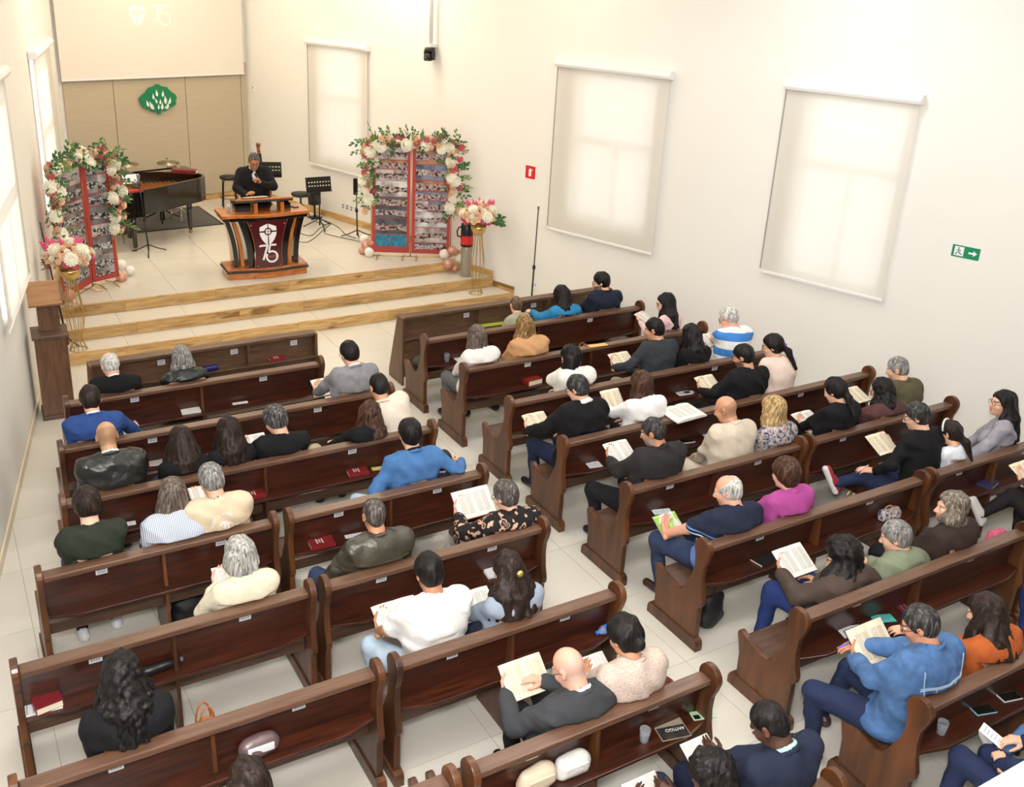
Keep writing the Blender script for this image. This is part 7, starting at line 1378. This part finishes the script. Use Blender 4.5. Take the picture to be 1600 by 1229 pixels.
# phones
def phone(label, loc, rzz, c, screen=True):
    e = empty('phone', label, 'phone', loc, group='phones on the shelves'); e.rotation_euler = (0, 0, rzz); G().box(-0.038, 0.038, -0.078, 0.078, 0, 0.011).build('case', mat('phone_%d_%d_%d' % c, c, 0.4), e, bevel=0.006)
    if screen: G().box(-0.034, 0.034, -0.073, 0.073, 0.011, 0.0115).build('screen', GLOSSBLK, e)
    else: G().box(-0.034, 0.0, 0.03, 0.07, 0.011, 0.014).build('lens_block', BLACK, e)
phone('pale green phone face down at the aisle end of the shelf', shelf(1090, 1110, 'L9b'), 1.3, (168, 206, 170), False); phone('phone with a pale blue case behind the denim jacket', shelf(1532, 1107, 'R9a'), 1.3, (138, 178, 198)); phone('black tablet phone with white edge behind the orange cardigan', shelf(1568, 1083, 'R9a'), 1.35, (226, 226, 228)); phone('phone in a light case on the shelf by the large open bible', shelf(1048, 674, 'R5'), 1.4, (206, 206, 210))
# bags
def bag(label, loc, rzz, w, d, h, m, handle=None, flap=None, name='handbag', cat='bag', soft=0.012, seed=0):
    e = empty(name, label, cat, loc, rzz, group='bags in the pews'); S = Sdf(); 
    S.ell((0, 0, h*0.46), (w*0.52, d*0.52, h*0.50)); S.cap((-w*0.33, 0, h*0.25), (w*0.33, 0, h*0.25), d*0.42, k=0.03); S.cap((-w*0.30, 0, h*0.72), (w*0.30, 0, h*0.72), d*0.28, k=0.04); S.fn(lambda X, Y, Z: -Z+0*X+0*Y, (0, 0, 0), (0, 0, 0), op='x'); S.disp = wrinkle(seed+900, soft*0.4); V, F = S.mesh(0.012); link('body', np_mesh('bag', V, F), m, e)
    if flap: M = Matrix.Translation(Vector((0, -d*0.42, h*0.55))); G().box(-w*0.36, w*0.36, -0.012, 0.0, -h*0.22, h*0.18, M).build('flap', flap, e, bevel=0.006)
    if handle:
        for y in (-d*0.2, d*0.2): G().tube([(w*0.24*math.cos(a), y, h*0.80+h*0.42*math.sin(a)) for a in np.linspace(0, math.pi, 11)], 0.006, 6).build('handle', handle, e, True)
    return e
TAN = mat('bag_tan', (168, 96, 46), 0.45, var=0.12, scale=12)
p_ = atz(305, 1128, 0.5); bag('tan leather handbag beside the woman with waist-long curly hair', (p_[0], row_y('L', 8)+0.20, 0.435), 0.2, 0.20, 0.13, 0.36, TAN, TAN, TAN)
bag('purple-grey satin case with a name tag on the shelf', shelf(398, 1160, 'L8a'), 0.0, 0.22, 0.11, 0.13, mat('satin_mauve', (104, 84, 86), 0.3, bump=0.3), None, SIGNW, 'toiletry_case', seed=2); bag('cream handbag with a gold chain on the bottom shelf', shelf(822, 1208, 'L9b'), 0.0, 0.24, 0.12, 0.15, mat('bag_cream', (224, 206, 182), 0.4), None, mat('bag_cream', (224, 206, 182), 0.4), seed=3); bag('white quilted handbag on the bottom shelf', shelf(880, 1190, 'L9b'), 0.0, 0.22, 0.12, 0.13, mat('bag_white', (236, 234, 230), 0.4, bump=0.5, bscale=60), None, mat('bag_white', (236, 234, 230), 0.4), seed=4)
p_ = atz(1283, 792, 0.5); bag('black handbag with gold trim beside the magenta sweater', (p_[0], row_y('R', 7)+0.20, 0.435), 0.0, 0.18, 0.12, 0.30, mat('bag_black', (22, 22, 24), 0.35), GOLD, seed=5); bag('floral cloth bag with looped handles on the shelf', shelf(1362, 793, 'R7a'), 0.0, 0.24, 0.12, 0.09, PAT['floral'](), mat('rope', (206, 170, 130), 0.7), seed=6)
p_ = atz(860, 553, 0.5); bag('tan shoulder bag beside the woman in the tan coat', (p_[0]+0.05, row_y('R', 3)+0.22, 0.435), 0.0, 0.26, 0.15, 0.34, TAN, TAN, seed=7); p_ = atz(1438, 790, 0.45); bag('pink patterned bag beside the grey-haired woman in brown', (p_[0]-0.05, row_y('R', 8)+0.34, 0.445), 0.0, 0.22, 0.14, 0.20, mat('bag_pink', (186, 84, 112), 0.7, var=0.4, scale=30), seed=8)
p_ = atz(1105, 985, 0.0); bag('black backpack on the floor beside the aisle pew end', (p_[0]+0.06, p_[1]+0.05, 0.002), 0.2, 0.22, 0.16, 0.36, mat('nylon_black', (20, 20, 22), 0.6), BLACK, name='backpack', seed=9); p_ = atz(300, 965, 0.0); bag('black bag on the floor beside the cream sweater', (p_[0], p_[1], 0.002), 0.2, 0.30, 0.20, 0.26, mat('nylon_black', (20, 20, 22), 0.6), BLACK, seed=10)
p_ = atz(493, 622, 0.5); bag('green cloth bag on the seat beside the grey suit', (p_[0], row_y('L', 4)+0.24, 0.435), 0.1, 0.24, 0.17, 0.28, mat('cloth_bag_green', (20, 142, 96), 0.8), seed=11); p_ = atz(504, 674, 0.40); bag('green bag on the seat left of the curly-haired woman', (p_[0], row_y('L', 5)+0.26, 0.435), 0.1, 0.16, 0.14, 0.18, mat('cloth_bag_green2', (14, 110, 76), 0.8), seed=12); p_ = atz(1000, 1040-30, 0.45); bag('brown handbag with red straps beside the beige knit', (float(atz(945, 1030, 0.5)[0])+0.12, row_y('L', 9)+0.34, 0.445), 0.0, 0.20, 0.13, 0.18, mat('bag_brown', (96, 52, 34), 0.45), mat('strap_red', (140, 64, 44), 0.5), seed=13); p_ = atz(660, 860, 0.5); bag('black bag with grey straps beside the olive leather jacket', (p_[0]+0.02, row_y('L', 7)+0.20, 0.435), 0.0, 0.20, 0.14, 0.30, mat('nylon_black', (20, 20, 22), 0.6), mat('strap_grey', (120, 120, 122), 0.5), seed=14)
# cushions on the pew seat at the front of the right block
e = empty('seat_cushion', 'dark green cushion at the aisle end of the front right pew', 'cushion', (4.95, row_y('R', 2)+0.30, 0.435)); S = Sdf(); S.ell((0, 0, 0.05), (0.20, 0.19, 0.055)); S.cap((-0.14, 0, 0.05), (0.14, 0, 0.05), 0.05, k=0.03); V, F = S.mesh(0.014); link('pad', np_mesh('pad', V, F), C('cushion_green', (58, 62, 54)), e); G().tube([(0.195*math.cos(a), 0.185*math.sin(a), 0.05) for a in np.linspace(0, 6.283, 25)], 0.006, 5, False).build('piping', C('cushion_piping', (38, 42, 36)), e, True)
# pens and wristwatch
def pen(label, pd, sd, tipdir, col):
    el, w, d = PEOPLE[pd]['arms'][sd]; c = p_world(PEOPLE[pd], w+d*0.10+np.array((0, 0, 0.02))); t = nrm(rz(PEOPLE[pd]['yaw']) @ np.array(tipdir, float)); e = empty('pen', label, 'pen', tuple(c), group='pens'); G().tube([Vector(-t*0.05), Vector(t*0.08)], 0.0055, 8).build('barrel', mat('pen_%d_%d_%d' % col, col, 0.35), e, True); G().tube([Vector(t*0.08), Vector(t*0.095)], [0.005, 0.0012], 8).build('tip', CHROME, e, True)
pen('purple pen in the hand of the man in denim', 'man in a blue denim jacket writing with a purple pen', 1, (-0.9, 0.2, -0.25), (96, 90, 200)); pen('white pen in the hand of the man with the crossed leg', 'dark-haired man in a black sweater holding a pen, red sneaker crossed over', -1, (-0.9, 0.1, -0.3), (226, 228, 240))
pd = PEOPLE['man in a navy suit with a wristwatch in the lower right corner']; el, w, d = pd['arms'][-1]; c = p_world(pd, w-d*0.005); e = empty('wristwatch', 'steel wristwatch on the man in the lower right corner', 'watch', tuple(c)); ax_ = Vector(rz(pd['yaw']) @ d); q = ax_.to_track_quat('Z', 'Y'); e.rotation_mode = 'QUATERNION'; e.rotation_quaternion = q; G().lathe([(0.034, -0.010), (0.037, -0.008), (0.037, 0.008), (0.034, 0.010)], 18, caps=False).build('bracelet', CHROME, e, True); G().lathe([(0.018, 0.0), (0.018, 0.008), (0.015, 0.010)], 16, Matrix.Translation(Vector((0, -0.036, 0))) @ Matrix.Rotation(math.pi/2, 4, 'X')).build('case', CHROME, e, True)
# print on the back of the cream t-shirt
PD2 = pd; pd = PEOPLE['grey-haired man in a cream t-shirt printed SLOW LIVING']; gm = pd['garment']; me = gm.data
bv = BVHTree.FromPolygons([tuple(v.co) for v in me.vertices], [tuple(p.vertices) for p in me.polygons]); cz_ = pd['sc'][2]-0.125; cx_ = 0.03; INK = mat('print_white', (250, 249, 246), 0.8); g = G()
def on_back(x, z):
    hit = bv.ray_cast(Vector((x, -0.8, z)), Vector((0, 1, 0))); return (hit[0].y-0.0025) if hit[0] is not None else None
txt = 'SLOW LIVING  .  SUNNY DAYS  .  '
for k, ch in enumerate(txt):
    if ch == ' ': continue
    a = math.pi*0.98-2*math.pi*k/len(txt); m_ = text_mesh(ch, 0.034, extrude=0.0); ca, sa = math.cos(a-math.pi/2), math.sin(a-math.pi/2); V = []
    for v in m_.vertices:
        x = cx_+0.095*math.cos(a)+v.co.x*ca-v.co.y*sa; z = cz_+0.095*math.sin(a)+v.co.x*sa+v.co.y*ca; y = on_back(x, z); V.append((x, y if y is not None else -0.13, z))
    g.add(V, [tuple(p.vertices) for p in m_.polygons]); bpy.data.meshes.remove(m_)
for (bx, bz, tx, tz) in ((-0.012, -0.065, -0.006, 0.025), (0.018, -0.065, 0.022, 0.008)):
    strips = [[(bx, bz), ((bx+tx)/2+0.004, (bz+tz)/2), (tx, tz)]]+[[(tx, tz), (tx+0.022*math.cos(a), tz+0.016*math.sin(a)), (tx+0.038*math.cos(a), tz+0.016*math.sin(a)-0.014)] for a in (0.1, 0.9, 1.7, 2.4, 3.1)]
    for st in strips:
        Lf, Rt = ribbon(st, 0.006)
        for i in range(len(st)-1):
            V = []
            for q_ in (Rt[i], Rt[i+1], Lf[i+1], Lf[i]):
                x, z = cx_+q_[0], cz_+q_[1]; y = on_back(x, z); V.append((x, y if y is not None else -0.13, z))
            g.add(V, [(0, 1, 2, 3)])
g.build('back_print', INK, gm)

sheet('small white notepad in the hands of the man with the wristwatch', tuple(p_world(PD2, v3(0.03, 0.47, 0.735))), 0.3, 0.09, 0.15, (math.radians(20), 0), group=None, name='notepad', cat='notepad', th=0.008)
